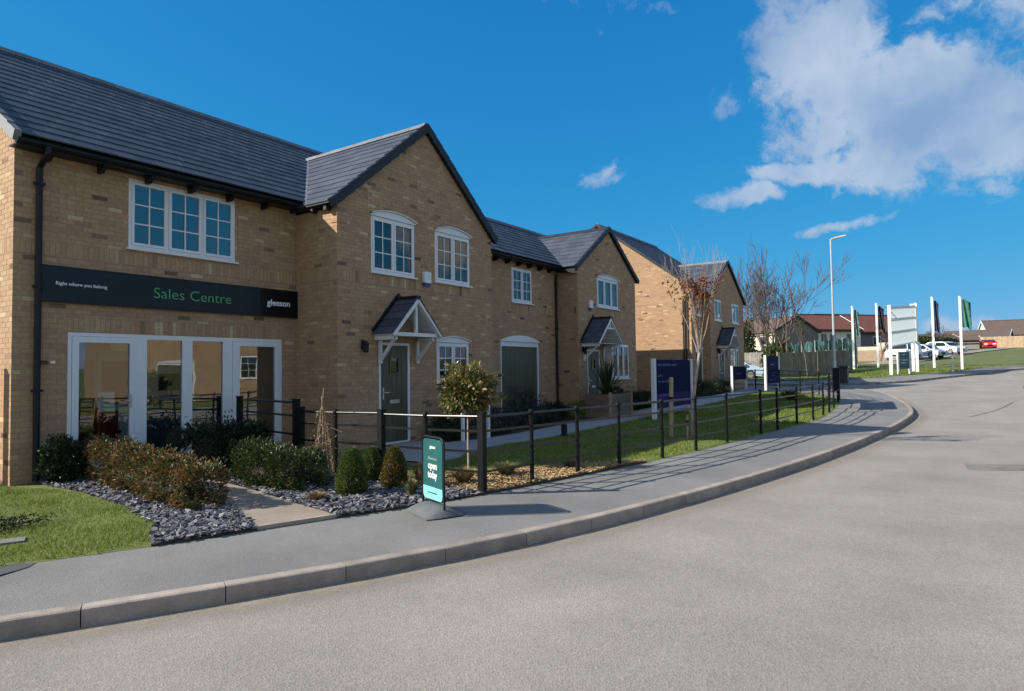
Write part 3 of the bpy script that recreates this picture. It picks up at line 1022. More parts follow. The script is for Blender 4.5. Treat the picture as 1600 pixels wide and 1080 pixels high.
# soil beds
def bed(name, loop, z, m):
    mb_ = MB()
    mb_.extr([loop], lambda u, v, d: (u, v, d), z, -.05)
    return struct(name, mb_, m)


def edge_pts(xa, xb, n=9):
    return [(x, float(np.interp(x, ix, iy)) - .012) for x in np.linspace(xa, xb, n)]


BED_L = [(3.88, 10.95), (3.92, 9.6), (3.76, 8.1), (3.46, 6.8)] + edge_pts(3.05, 3.92) + [ (4.3, 6.7), (4.55, 7.6), (4.62, 8.6), (4.3, 10.95)]
BED_R = edge_pts(4.70, 6.56) + [ (6.42, 6.5), (6.42, 8.4), (6.6, 10.95), (5.42, 10.95), (5.32, 8.6), (5.18, 7.7), (4.92, 6.5)]
bed('planting_bed', BED_L, .022, M['soil'])
bed('planting_bed', BED_R, .022, M['soil'])
BED_B = edge_pts(6.56, 10.1) + [ (9.4, 4.95), (8.5, 5.5), (7.7, 6.1), (6.9, 6.6), (6.58, 6.2)]
bed('bark_bed', BED_B, .026, M['soil'])
BED_H = [(10.65, 9.1), (11.5, 8.85), (13.5, 8.95), (14.0, 9.74), (10.65, 9.74)]
bed('planting_bed', BED_H, .022, M['soil'])
BED_G = [(14.0, 9.0), (16.6, 9.25), (18.6, 9.45), (18.5, 10.95), (13.5, 10.95), (13.5, 9.8)]
bed('planting_bed', BED_G, .022, M['soil'])


def inside(loop, x, y):
    c = False
    n = len(loop)
    for i in range(n):
        x1, y1 = loop[i]
        x2, y2 = loop[(i + 1) % n]
        if (y1 > y) != (y2 > y) and x < (x2 - x1) * (y - y1) / (y2 - y1) + x1:
            c = not c
    return c


def chips(name, loop, n, lmin, lmax, flat, m, z0, keep=None, label=None):
    """loose flat angular pieces"""
    xs_ = [p[0] for p in loop]
    ys_ = [p[1] for p in loop]
    V, Fq = [], []
    k = 0
    while k < n:
        x, y = random.uniform(min(xs_), max(xs_)), random.uniform(min(ys_), max(ys_))
        if not inside(loop, x, y) or (keep and not keep(x, y)):
            k += .25
            continue
        k += 1
        a = random.uniform(0, 2 * pi)
        l = random.uniform(lmin, lmax)
        w = l * random.uniform(.3, .75)
        h = l * flat * random.uniform(.6, 1.4)
        tx, ty = random.gauss(0, .33), random.gauss(0, .33)
        R_ = Matrix.Rotation(a, 3, 'Z') @ Matrix.Rotation(tx, 3, 'X') @ Matrix.Rotation(ty, 3, 'Y')
        z = z0 + random.uniform(0, .028)
        b_ = len(V)
        for zz in (-1, 1):
            for (i, j) in ((-1, -.6), (.3, -1), (1, .2), (-.2, 1)):
                p = R_ @ Vector((i * l / 2 * random.uniform(.8, 1.1), j * w / 2, zz * h / 2))
                V.append((x + p.x, y + p.y, z + p.z))
        Fq += [(b_ + 0, b_ + 3, b_ + 2, b_ + 1), (b_ + 4, b_ + 5, b_ + 6, b_ + 7), (b_, b_ + 1, b_ + 5, b_ + 4), (b_ + 1, b_ + 2, b_ + 6, b_ + 5), (b_ + 2, b_ + 3, b_ + 7, b_ + 6), (b_ + 3, b_, b_ + 4, b_ + 7)]
    o = link(name, np_mesh(name, np.array(V), np.array(Fq), 4), m, None, 'stuff')
    o['label'] = label
    o['category'] = 'ground cover'
    return o


chips('slate_chippings', BED_L, 5600, .03, .105, .10, M['slate'], .028, label='plum grey slate chippings along the lawn below the copper hedge')
chips('slate_chippings', BED_R, 6000, .03, .115, .10, M['slate'], .028, label='plum grey slate chippings round the clipped cones and dark hedge')
chips('bark_mulch', BED_B, 9000, .012, .055, .10, M['barkchip'], .034, label='golden bark mulch beside the pavement under the black railing')


def grass(name, loop_test, x0, x1, y0, y1, n, hmin, hmax, label, wid=.0045, zf=None):
    x = RNG.uniform(x0, x1, n)
    y = RNG.uniform(y0, y1, n)
    keep = np.array([loop_test(a, b_) for a, b_ in zip(x, y)])
    x, y = x[keep], y[keep]
    n = len(x)
    z = np.interp(x, TX, TZ) + .008
    patch = .55 + .75 * (np.sin(x * 4.1 + 1.3 * np.sin(y * 3.7)) * np.sin(y * 5.6 + x * 2) * .5 + .5) ** 1.5 + (RNG.uniform(0, 1, n) > .985) * .9
    h = RNG.uniform(hmin, hmax, n) * patch
    a = RNG.uniform(0, 2 * pi, n)
    lean = RNG.normal(0, .55, (n, 2)) * h[:, None]
    w = wid * RNG.uniform(.7, 1.5, n)
    V = np.empty((n, 3, 3))
    V[:, 0] = np.stack([x - np.cos(a) * w, y - np.sin(a) * w, z], 1)
    V[:, 1] = np.stack([x + np.cos(a) * w, y + np.sin(a) * w, z], 1)
    V[:, 2] = np.stack([x + lean[:, 0], y + lean[:, 1], z + h], 1)
    o = link(name, np_mesh(name, V.reshape(-1, 3), np.arange(3 * n).reshape(n, 3), 3), M['grass'], None, 'stuff')
    o['label'] = label
    o['category'] = 'grass'
    return o


def inner_y(x):
    return float(np.interp(x, ix, iy))


def left_lawn(x, y):
    if y < inner_y(x) + .01 + .03 * sin(x * 9) + .02 * sin(x * 23):
        return False
    lim = np.interp(y, [5.9, 6.05, 6.8, 8.1, 9.6, 10.95, 14], [3.0, 3.12, 3.46, 3.76, 3.92, 3.58, 3.5])
    return x < lim + .02 * sin(y * 14)


def mid_lawn(x, y):
    if y < inner_y(x) + .02 or y > 9.1:
        return False
    pl = np.interp(x, [p[0] for p in P_low], [p[1] for p in P_low])
    if y > pl - .02 or inside(BED_B, x, y) or x < 6.7:
        return False
    return x > 8.6 or y < 7.2


grass('grass', left_lawn, -1.0, 4.0, 5.5, 13.0, 150000, .018, .055, 'mown green lawn beside the slate strip and pavement', .0032)
grass('grass', mid_lawn, 6.6, 14.5, 3.8, 9.0, 70000, .02, .055, 'front lawn between the garden path and the black railing', .005)
grass('grass', mid_lawn, 14.5, 34.5, 3.3, 9.0, 60000, .03, .07, 'lawn behind the railing round the bend of the pavement', .011)


def far_edge(x, y):
    if x < 42.6:
        return False
    y0 = float(np.interp(x, [p[0] for p in fbs], [p[1] for p in fbs]))
    return y > y0 + .05


grass('grass', far_edge, 42.6, 68, -3, 14, 46000, .05, .14, 'rough grass verge below the white flag poles', .022)

# ================================================================== HOUSES


class Frame:
    """wall plane: u along the wall, z up, d outwards"""

    def __init__(s, o, u, n):
        s.o, s.u, s.n = Vector(o), Vector(u), Vector(n)

    def __call__(s, u, z, d):
        p = s.o + s.u * u + s.n * d
        return (p.x, p.y, s.o.z + z)


def sub_rect(rects, h):
    """subtract rectangle h = (u0, u1, z0, z1) from a list of rectangles"""
    out = []
    for (a, b, c, d) in rects:
        u0, u1, z0, z1 = h
        if u1 <= a or u0 >= b or z1 <= c or z0 >= d:
            out.append((a, b, c, d))
            continue
        if u0 > a:
            out.append((a, u0, c, d))
        if u1 < b:
            out.append((u1, b, c, d))
        a2, b2 = max(a, u0), min(b, u1)
        if z0 > c:
            out.append((a2, b2, c, z0))
        if z1 < d:
            out.append((a2, b2, z1, d))
    return [r for r in out if r[1] - r[0] > .018 and r[3] - r[2] > .018]


def arch_loop(u0, u1, z0, z1, rise, n=10):
    if rise <= 0:
        return [(u0, z0), (u1, z0), (u1, z1), (u0, z1)]
    pts = [(u0, z0), (u1, z0)]
    w = (u1 - u0) / 2
    R = (w * w + rise * rise) / (2 * rise)
    c = (u0 + u1) / 2
    for k in range(n + 1):
        t = 1 - 2 * k / n
        uu = c + w * t
        zz = z1 + sqrt(max(0, R * R - (w * t) ** 2)) - (R - rise)
        pts.append((uu, zz))
    return pts


def brick_wall(house, fr, outer, holes, zb, profile=None, soldiers=(), n_single=0, name='wall', bricks=True, thick=.10):
    """holes: (u0, u1, z0, z1, rise). outer: polygon in (u, z). Mortar slab plus every brick as geometry;
    the n_single bricks nearest the camera are separate sub-parts, the others one mesh"""
    mbw = MB()
    ulo, uhi = min(p[0] for p in outer), max(p[0] for p in outer)
    loops = [[(p[0] + (.004 if p[0] == ulo else -.004 if p[0] == uhi else 0), p[1]) for p in outer]] + [arch_loop(*h) for h in holes]
    mbw.extr(loops, fr, 0.0, -thick)
    w = part(name, mbw, M['mortar'], house)
    if not bricks:
        return w
    us = [p[0] for p in outer]
    zs = [p[1] for p in outer]
    u0, u1, z1 = min(us), max(us), max(zs)
    hr = []
    for (a, b, c, d, rise) in holes:
        hr.append((a, b, c, d))
        if rise > 0:
            hw = (b - a) / 2
            R = (hw * hw + rise * rise) / (2 * rise)
            k = max(2, int(rise / .03))
            for i in range(k):
                zz = (i + .5) * rise / k
                q = hw * hw if zz <= 0 else R * R - (R - rise + zz) ** 2
                ch = sqrt(max(0, q))
                hr.append(((a + b) / 2 - ch, (a + b) / 2 + ch, d + i * rise / k, d + (i + 1) * rise / k))
    for (a, b, c, d) in soldiers:
        hr.append((a, b, c, d))
    L = []
    z = zb
    r = 0
    while z < z1 - .02:
        off = -.1125 if r % 2 else 0.0
        zt = min(z + .065, z1)
        u = u0 + off
        while u < u1:
            a, b = max(u, u0), min(u + .215, u1)
            if profile is not None:
                zm = profile((a + b) / 2)
                # trim to the sloping top
                if zm < z:
                    u += .225
                    continue
                if profile(a) < z + .05 or profile(b) < z + .05:
                    for _ in range(12):
                        if profile(a) < z + .05 and b - a > .02:
                            a += .017
                        if profile(b) < z + .05 and b - a > .02:
                            b -= .017
            if b - a > .025:
                rs = [(a, b, z, zt)]
                for h in hr:
                    if h[1] > a and h[0] < b and h[3] > z and h[2] < zt:
                        rs = sub_rect(rs, h)
                L += rs
            u += .225
        z += .075
        r += 1
    for (a, b, c, d) in soldiers:
        n = max(1, round((b - a) / .075))
        s = (b - a) / n
        for k in range(n):
            rs = [(a + k * s + .005, a + (k + 1) * s - .005, c + .004, d - .006)]
            for h in hr[:len(hr) - len(soldiers)]:
                rs = sub_rect(rs, h)
            L += rs
    cen = [(Vector(fr((a + b) / 2, (c + d) / 2, 0)) - CAM).length for (a, b, c, d) in L]
    order = sorted(range(len(L)), key=lambda i: cen[i])
    single_set = set([i for i in order if (L[i][3] - L[i][2]) > .055 or (L[i][1] - L[i][0]) > .1][:n_single])
    V, Fq = [], []
    cube = brick_cube()
    loc0 = house.location
    for i, (a, b, c, d) in enumerate(L):
        j = random.uniform(-.0025, .0025)
        f_ = .0022 + random.uniform(-.0008, .0008)
        if i in single_set:
            o = bpy.data.objects.new('brick', cube)
            COL.objects.link(o)
            o.parent = w
            p = Vector(fr((a + b) / 2, (c + d) / 2, f_ - .02))
            o.matrix_local = Matrix.Translation(p) @ Matrix((( *fr.u, 0), (*(-fr.n), 0), (0, 0, 1, 0), (0, 0, 0, 1))).transposed() @ Matrix.Diagonal((b - a, .04, d - c, 1))
        else:
            k = len(V)
            e = .0008
            V += [fr(a, c, -.004), fr(b, c, -.004), fr(b, d, -.004), fr(a, d, -.004), fr(a + e, c + e, f_), fr(b - e, c + e, f_), fr(b - e, d - e, f_), fr(a + e, d - e, f_)]
            Fq += [(k + 4, k + 5, k + 6, k + 7), (k, k + 1, k + 5, k + 4), (k + 1, k + 2, k + 6, k + 5), (k + 2, k + 3, k + 7, k + 6), (k + 3, k, k + 4, k + 7)]
    if V:
        o = link('brickwork', np_mesh('brickwork', np.array(V), np.array(Fq), 4), M['brick'], w, 'stuff')
        o.location = (0, 0, 0)
    return w


_BC = None


def brick_cube():
    global _BC
    if _BC is None:
        mb_ = MB()
        e = .012
        # unit block, edges slightly eased
        vs = [(-.5, .5, -.5), (.5, .5, -.5), (.5, .5, .5), (-.5, .5, .5), (-.5 + e * .4, -.5, -.5 + e), (.5 - e * .4, -.5, -.5 + e), (.5 - e * .4, -.5, .5 - e), (-.5 + e * .4, -.5, .5 - e)]
        mb_.add(vs, [(4, 5, 6, 7), (0, 1, 5, 4), (1, 2, 6, 5), (2, 3, 7, 6), (3, 0, 4, 7), (3, 2, 1, 0)])
        _BC = mb_.mesh('brick')
        _BC.materials.append(M['brick'])
    return _BC


_TC = None


def tile_mesh():
    global _TC
    if _TC is None:
        # x across, y up the slope, z normal; thick leading edge, tail tucked under the next course
        mb_ = MB()
        vs = [(-.5, -.5, 0), (.5, -.5, 0), (.5, .5, -.6), (-.5, .5, -.6), (-.5, -.5, 1), (.5, -.5, 1), (.5, .5, .2), (-.5, .5, .2)]
        mb_.add(vs, [(4, 5, 6, 7), (0, 1, 5, 4), (1, 2, 6, 5), (3, 0, 4, 7), (0, 3, 2, 1), (2, 3, 7, 6)])
        _TC = mb_.mesh('roof_tile')
        _TC.materials.append(M['tile'])
    return _TC


def roof_slope(house, name, p0, along, up, width, length, n_single=0, keep=None, gauge=.325, tw=.33, deck=True):
    """p0: eave corner at the tile surface; along: unit along the eave; up: unit up the slope"""
    p0, along, up = Vector(p0), Vector(along), Vector(up)
    nrm = along.cross(up)
    if nrm.z < 0:
        nrm = -nrm
    mbd = MB()
    if deck:
        a = p0 - nrm * .035
        vs = [a, a + along * width, a + along * width + up * length, a + up * length]
        vs += [v - nrm * .06 for v in vs]
        mbd.add(vs, BOXF)
    r = part(name, mbd, M['black'], house)
    nr_ = int(round(length / gauge))
    g = length / nr_
    nc = int(round(width / tw))
    t = width / nc
    P = []
    for i in range(nr_):
        off = 0 if i % 2 == 0 else t / 2
        for j in range(nc + (1 if i % 2 else 0)):
            a = max(0, j * t - off)
            b = min(width, (j + 1) * t - off)
            c = p0 + along * ((a + b) / 2) + up * (i * g + g / 2 + .02)
            if keep and not keep(c):
                continue
            P.append((c, b - a - .004, g + .07))
    cen = sorted(range(len(P)), key=lambda i: (P[i][0] - CAM).length)
    ss = set(cen[:n_single])
    R_ = Matrix(((*along, 0), (*up, 0), (*nrm, 0), (0, 0, 0, 1))).transposed()
    base = [Vector(v.co) for v in tile_mesh().vertices]
    fcs = [tuple(p.vertices) for p in tile_mesh().polygons]
    V, Fq = [], []
    for i, (c, w, l) in enumerate(P):
        th = .021 + random.uniform(-.0015, .0015)
        Mx = Matrix.Translation(c + nrm * random.uniform(-.0006, .0006)) @ R_ @ Matrix.Diagonal((w, l, th, 1))
        if i in ss:
            o = bpy.data.objects.new('roof_tile', tile_mesh())
            COL.objects.link(o)
            o.parent = r
            o.matrix_local = Mx
        else:
            k = len(V)
            V += [tuple(Mx @ v) for v in base]
            Fq += [tuple(x + k for x in f) for f in fcs]
    if V:
        o = link('tiling', np_mesh('tiling', np.array(V), np.array(Fq), 4), M['tile'], r, 'stuff')
        o.location = (0, 0, 0)
    return r


def ridge_run(roof, a, b, matl='ridge', n=None):
    """angular ridge tiles along a ridge, each a piece"""
    a, b = Vector(a), Vector(b)
    L = (b - a).length
    n = n or max(1, int(round(L / .45)))
    d = (b - a) / n
    ax = d.normalized()
    side = ax.cross(Vector((0, 0, 1))).normalized()
    mb_ = MB()
    prof = [(-.125, -.085), (-.06, .015), (0, .04), (.06, .015), (.125, -.085), (.10, -.10), (0, 0), (-.10, -.10)]
    k = len(prof)
    l = d.length / 2 - .004
    vs = [(-l, p[0], p[1]) for p in prof] + [(l, p[0], p[1]) for p in prof]
    fs = [tuple(range(k)), tuple(range(2 * k - 1, k - 1, -1))] + [(i, i + k, (i + 1) % k + k, (i + 1) % k) for i in range(k)]
    mb_.add(vs, fs)
    me = mb_.mesh('ridge_tile')
    me.materials.append(M[matl])
    R_ = Matrix(((*ax, 0), (*side, 0), (*side.cross(ax), 0), (0, 0, 0, 1))).transposed()
    for i in range(n):
        o = bpy.data.objects.new('ridge_tile', me)
        COL.objects.link(o)
        o.parent = roof
        o.matrix_local = Matrix.Translation(a + d * (i + .5) + Vector((0, 0, random.uniform(-.003, .003)))) @ R_


def verge_run(roof, a, b, outn, matl='verge', n=None, depth=.15, step=.018):
    """stepped dry-verge caps from eave a up to ridge b; outn points out of the gable"""
    a, b, outn = Vector(a), Vector(b), Vector(outn)
    L = (b - a).length
    n = n or max(1, int(round(L / .325)))
    d = (b - a) / n
    ax = d.normalized()
    up = outn.cross(ax)
    if up.z < 0:
        up = -up
    mb_ = MB()
    mb_.obox((0, 0, 0), (d.length / 2 * 1.03, 0, 0), (0, .045, 0), (0, 0, depth / 2))
    me = mb_.mesh('verge_cap')
    me.materials.append(M[matl])
    tilt = Matrix.Rotation(step / max(.1, d.length), 4, 'Y')
    R_ = Matrix(((*ax, 0), (*outn, 0), (*(up), 0), (0, 0, 0, 1))).transposed()
    for i in range(n):
        o = bpy.data.objects.new('verge_cap', me)
        COL.objects.link(o)
        o.parent = roof
        o.matrix_local = Matrix.Translation(a + d * (i + .5) + up * (.035 - depth / 2 + .01)) @ R_ @ tilt


def window(house, fr, u0, u1, z0, z1, ncas, cols, rows, rise=0.0, rec=.035, sill=True, curtain=False, interior=True, head=0.0, name='window', transom=None):
    """uPVC window: outer frame, casements with glazing bars, panes, sill, arched head"""
    mbf = MB()
    fwid = .048
    # arched head panel above the rectangular frame
    zf = z1
    mbf.extr([[(u0, z0), (u1, z0), (u1, zf), (u0, zf)]] + [[(u0 + fwid, z0 + fwid), (u1 - fwid, z0 + fwid), (u1 - fwid, zf - fwid), (u0 + fwid, zf - fwid)]], fr, -rec + .03, -rec - .04)
    w = part(name, mbf, M['upvc'], house)

    def sub(n_, mb_, m_):
        o = part(n_, mb_, m_, w)
        o.location = (0, 0, 0)
        return o
    if rise > 0:
        mba = MB()
        lp = arch_loop(u0 - .02, u1 + .02, zf + .003, zf + .03, rise)
        mba.extr([lp], fr, .03, -.06)
        lp2 = arch_loop(u0 - .035, u1 + .035, zf + .028, zf + .033, rise)
        # projecting eyebrow following the arch
        top = lp2[2:]
        for i in range(len(top) - 1):
            (ua, za), (ub, zb_) = top[i], top[i + 1]
            vs = []
            for dd in (.075, -.02):
                for (uu, zz) in ((ua, za), (ub, zb_)):
                    vs.append(fr(uu, zz, dd))
                    vs.append(fr(uu, zz + .018, dd))
            mba.add(vs, [(0, 2, 3, 1), (4, 5, 7, 6), (1, 3, 7, 5), (0, 4, 6, 2)])
        sub('arched_head', mba, M['upvc'])
    iw = (u1 - u0 - 2 * fwid)
    mul = .04
    cw = (iw - mul * (ncas - 1)) / ncas
    for k in range(ncas):
        a = u0 + fwid + k * (cw + mul)
        b = a + cw
        if k < ncas - 1:
            mbm = MB()
            mbm.extr([[(b, z0 + fwid), (b + mul, z0 + fwid), (b + mul, zf - fwid), (b, zf - fwid)]], fr, -rec + .025, -rec - .04)
            sub('mullion', mbm, M['upvc'])
        c = .042
        mbc = MB()
        za, zb_ = z0 + fwid + .002, zf - fwid - .002
        mbc.extr([[(a + .002, za), (b - .002, za), (b - .002, zb_), (a + .002, zb_)], [(a + c, za + c), (b - c, za + c), (b - c, zb_ - c), (a + c, zb_ - c)]], fr, -rec + .045, -rec - .02)
        sub('casement', mbc, M['upvc'])
        ga, gb, gza, gzb = a + c, b - c, za + c, zb_ - c
        mbg = MB()
        mbg.extr([[(ga - .004, gza - .004), (gb + .004, gza - .004), (gb + .004, gzb + .004), (ga - .004, gzb + .004)]], fr, -rec + .018, -rec + .016)
        sub('pane', mbg, M['glass'])
        if cols > 1 or rows > 1:
            mbb = MB()
            bw = .011
            for i in range(1, cols):
                uu = ga + (gb - ga) * i / cols
                mbb.extr([[(uu - bw, gza), (uu + bw, gza), (uu + bw, gzb), (uu - bw, gzb)]], fr, -rec + .031, -rec + .021)
            for i in range(1, rows):
                zz = gza + (gzb - gza) * i / rows
                us_ = [ga + (gb - ga) * q / cols for q in range(cols + 1)]
                for q in range(cols):
                    l_ = us_[q] + (bw if q > 0 else 0)
                    r_ = us_[q + 1] - (bw if q < cols - 1 else 0)
                    mbb.extr([[(l_, zz - bw), (r_, zz - bw), (r_, zz + bw), (l_, zz + bw)]], fr, -rec + .030, -rec + .021)
            sub('glazing_bar', mbb, M['upvc'])
    if sill:
        mbs = MB()
        mbs.extr([[(u0 - .04, z0 - .035), (u1 + .04, z0 - .035), (u1 + .04, z0 - .003), (u0 - .04, z0 - .003)]], fr, .06, -rec)
        sub('sill', mbs, M['upvc'])
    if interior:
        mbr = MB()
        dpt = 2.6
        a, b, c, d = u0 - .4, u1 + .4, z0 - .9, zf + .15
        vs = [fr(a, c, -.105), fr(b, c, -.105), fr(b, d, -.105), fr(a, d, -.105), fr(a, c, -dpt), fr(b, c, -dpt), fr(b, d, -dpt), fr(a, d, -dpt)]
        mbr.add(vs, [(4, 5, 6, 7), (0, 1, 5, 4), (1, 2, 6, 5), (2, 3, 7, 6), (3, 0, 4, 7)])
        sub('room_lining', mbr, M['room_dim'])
    if curtain:
        mbc = MB()
        for (a, b) in ((u0 + .04, u0 + (u1 - u0) * .26), (u1 - (u1 - u0) * .26, u1 - .04)):
            n = 14
            vs, fs = [], []
            for i in range(n + 1):
                uu = a + (b - a) * i / n
                dd = -.16 + .025 * sin(i * 1.7)
                vs += [fr(uu, z0 - .05, dd), fr(uu, zf + .02, dd)]
            for i in range(n):
                fs.append((2 * i, 2 * i + 2, 2 * i + 3, 2 * i + 1))
            mbc.add(vs, fs)
        sub('curtain', mbc, M['curtain'])
    return w


def front_door(house, fr, u0, u1, z0, z1, vision=True, handle_left=True, letter=True, rec=.03):
    mbf = MB()
    f = .055
    mbf.extr([[(u0, z0), (u1, z0), (u1, z1), (u0, z1)], [(u0 + f, z0 + .03), (u1 - f, z0 + .03), (u1 - f, z1 - f), (u0 + f, z1 - f)]], fr, -rec + .03, -rec - .05)
    w = part('front_door', mbf, M['upvc'], house)

    def sub(n_, mb_, m_, lab=None):
        o = part(n_, mb_, m_, w)
        o.location = (0, 0, 0)
        if lab:
            o['label'] = lab
    a, b, c, d = u0 + f + .003, u1 - f - .003, z0 + .033, z1 - f - .003
    cu = (a + b) / 2
    mbp_ = MB()
    vis = [(cu - .11, d - .56), (cu + .11, d - .56), (cu + .11, d - .26), (cu - .11, d - .26)]
    mbp_.extr([[(a, c), (b, c), (b, d), (a, d)]] + ([vis] if vision else []), fr, -rec + .012, -rec - .03)
    # vertical board grooves as raised planks
    n = 5
    for k in range(n):
        ua, ub = a + .05 + (b - a - .1) * k / n + .004, a + .05 + (b - a - .1) * (k + 1) / n - .004
        z_lo, z_hi = c + .06, d - .06
        if vision and ub > cu - .15 and ua < cu + .15:
            mbp_.extr([[(ua, z_lo), (ub, z_lo), (ub, d - .61), (ua, d - .61)]], fr, -rec + .017, -rec + .011)
            mbp_.extr([[(ua, d - .21), (ub, d - .21), (ub, z_hi), (ua, z_hi)]], fr, -rec + .017, -rec + .011)
        else:
            mbp_.extr([[(ua, z_lo), (ub, z_lo), (ub, z_hi), (ua, z_hi)]], fr, -rec + .017, -rec + .011)
    sub('door_leaf', mbp_, M['door_green'])
    if vision:
        mbv = MB()
        mbv.extr([[(cu - .145, d - .595), (cu + .145, d - .595), (cu + .145, d - .225), (cu - .145, d - .225)], vis], fr, -rec + .03, -rec + .006)
        sub('vision_frame', mbv, M['door_green'])
        mbv = MB()
        mbv.extr([vis], fr, -rec + .002, -rec - .004)
        sub('pane', mbv, M['glass_door'])
        mbv = MB()
        mbv.extr([[(cu - .05, d - .52), (cu + .04, d - .54), (cu + .07, d - .40), (cu + .03, d - .30), (cu - .06, d - .28)]], fr, -rec - .06, -rec - .07)
        sub('curtain', mbv, M['white_paint'])
    hu = a + .07 if handle_left else b - .07
    mbh = MB()
    mbh.extr([[(hu - .018, z0 + .92), (hu + .018, z0 + .92), (hu + .018, z0 + 1.16), (hu - .018, z0 + 1.16)]], fr, -rec + .025, -rec + .01)
    mbh.bar(fr(hu, z0 + 1.06, -rec + .055), fr(hu + (.13 if handle_left else -.13), z0 + 1.06, -rec + .06), .018, .018)
    mbh.bar(fr(hu, z0 + 1.06, -rec + .02), fr(hu, z0 + 1.06, -rec + .058), .018, .018)
    sub('handle', mbh, M['steel'])
    if letter:
        mbl_ = MB()
        mbl_.extr([[(cu - .14, z0 + .83), (cu + .14, z0 + .83), (cu + .14, z0 + .905), (cu - .14, z0 + .905)]], fr, -rec + .03, -rec + .01)
        sub('letter_plate', mbl_, M['steel'])
    mbi = MB()
    vs = [fr(u0 - .3, z0, -.105), fr(u1 + .3, z0, -.105), fr(u1 + .3, z1 + .2, -.105), fr(u0 - .3, z1 + .2, -.105), fr(u0 - .3, z0, -2.5), fr(u1 + .3, z0, -2.5), fr(u1 + .3, z1 + .2, -2.5), fr(u0 - .3, z1 + .2, -2.5)]
    mbi.add(vs, [(4, 5, 6, 7), (0, 1, 5, 4), (1, 2, 6, 5), (2, 3, 7, 6), (3, 0, 4, 7)])
    sub('room_lining', mbi, M['room'])
    return w


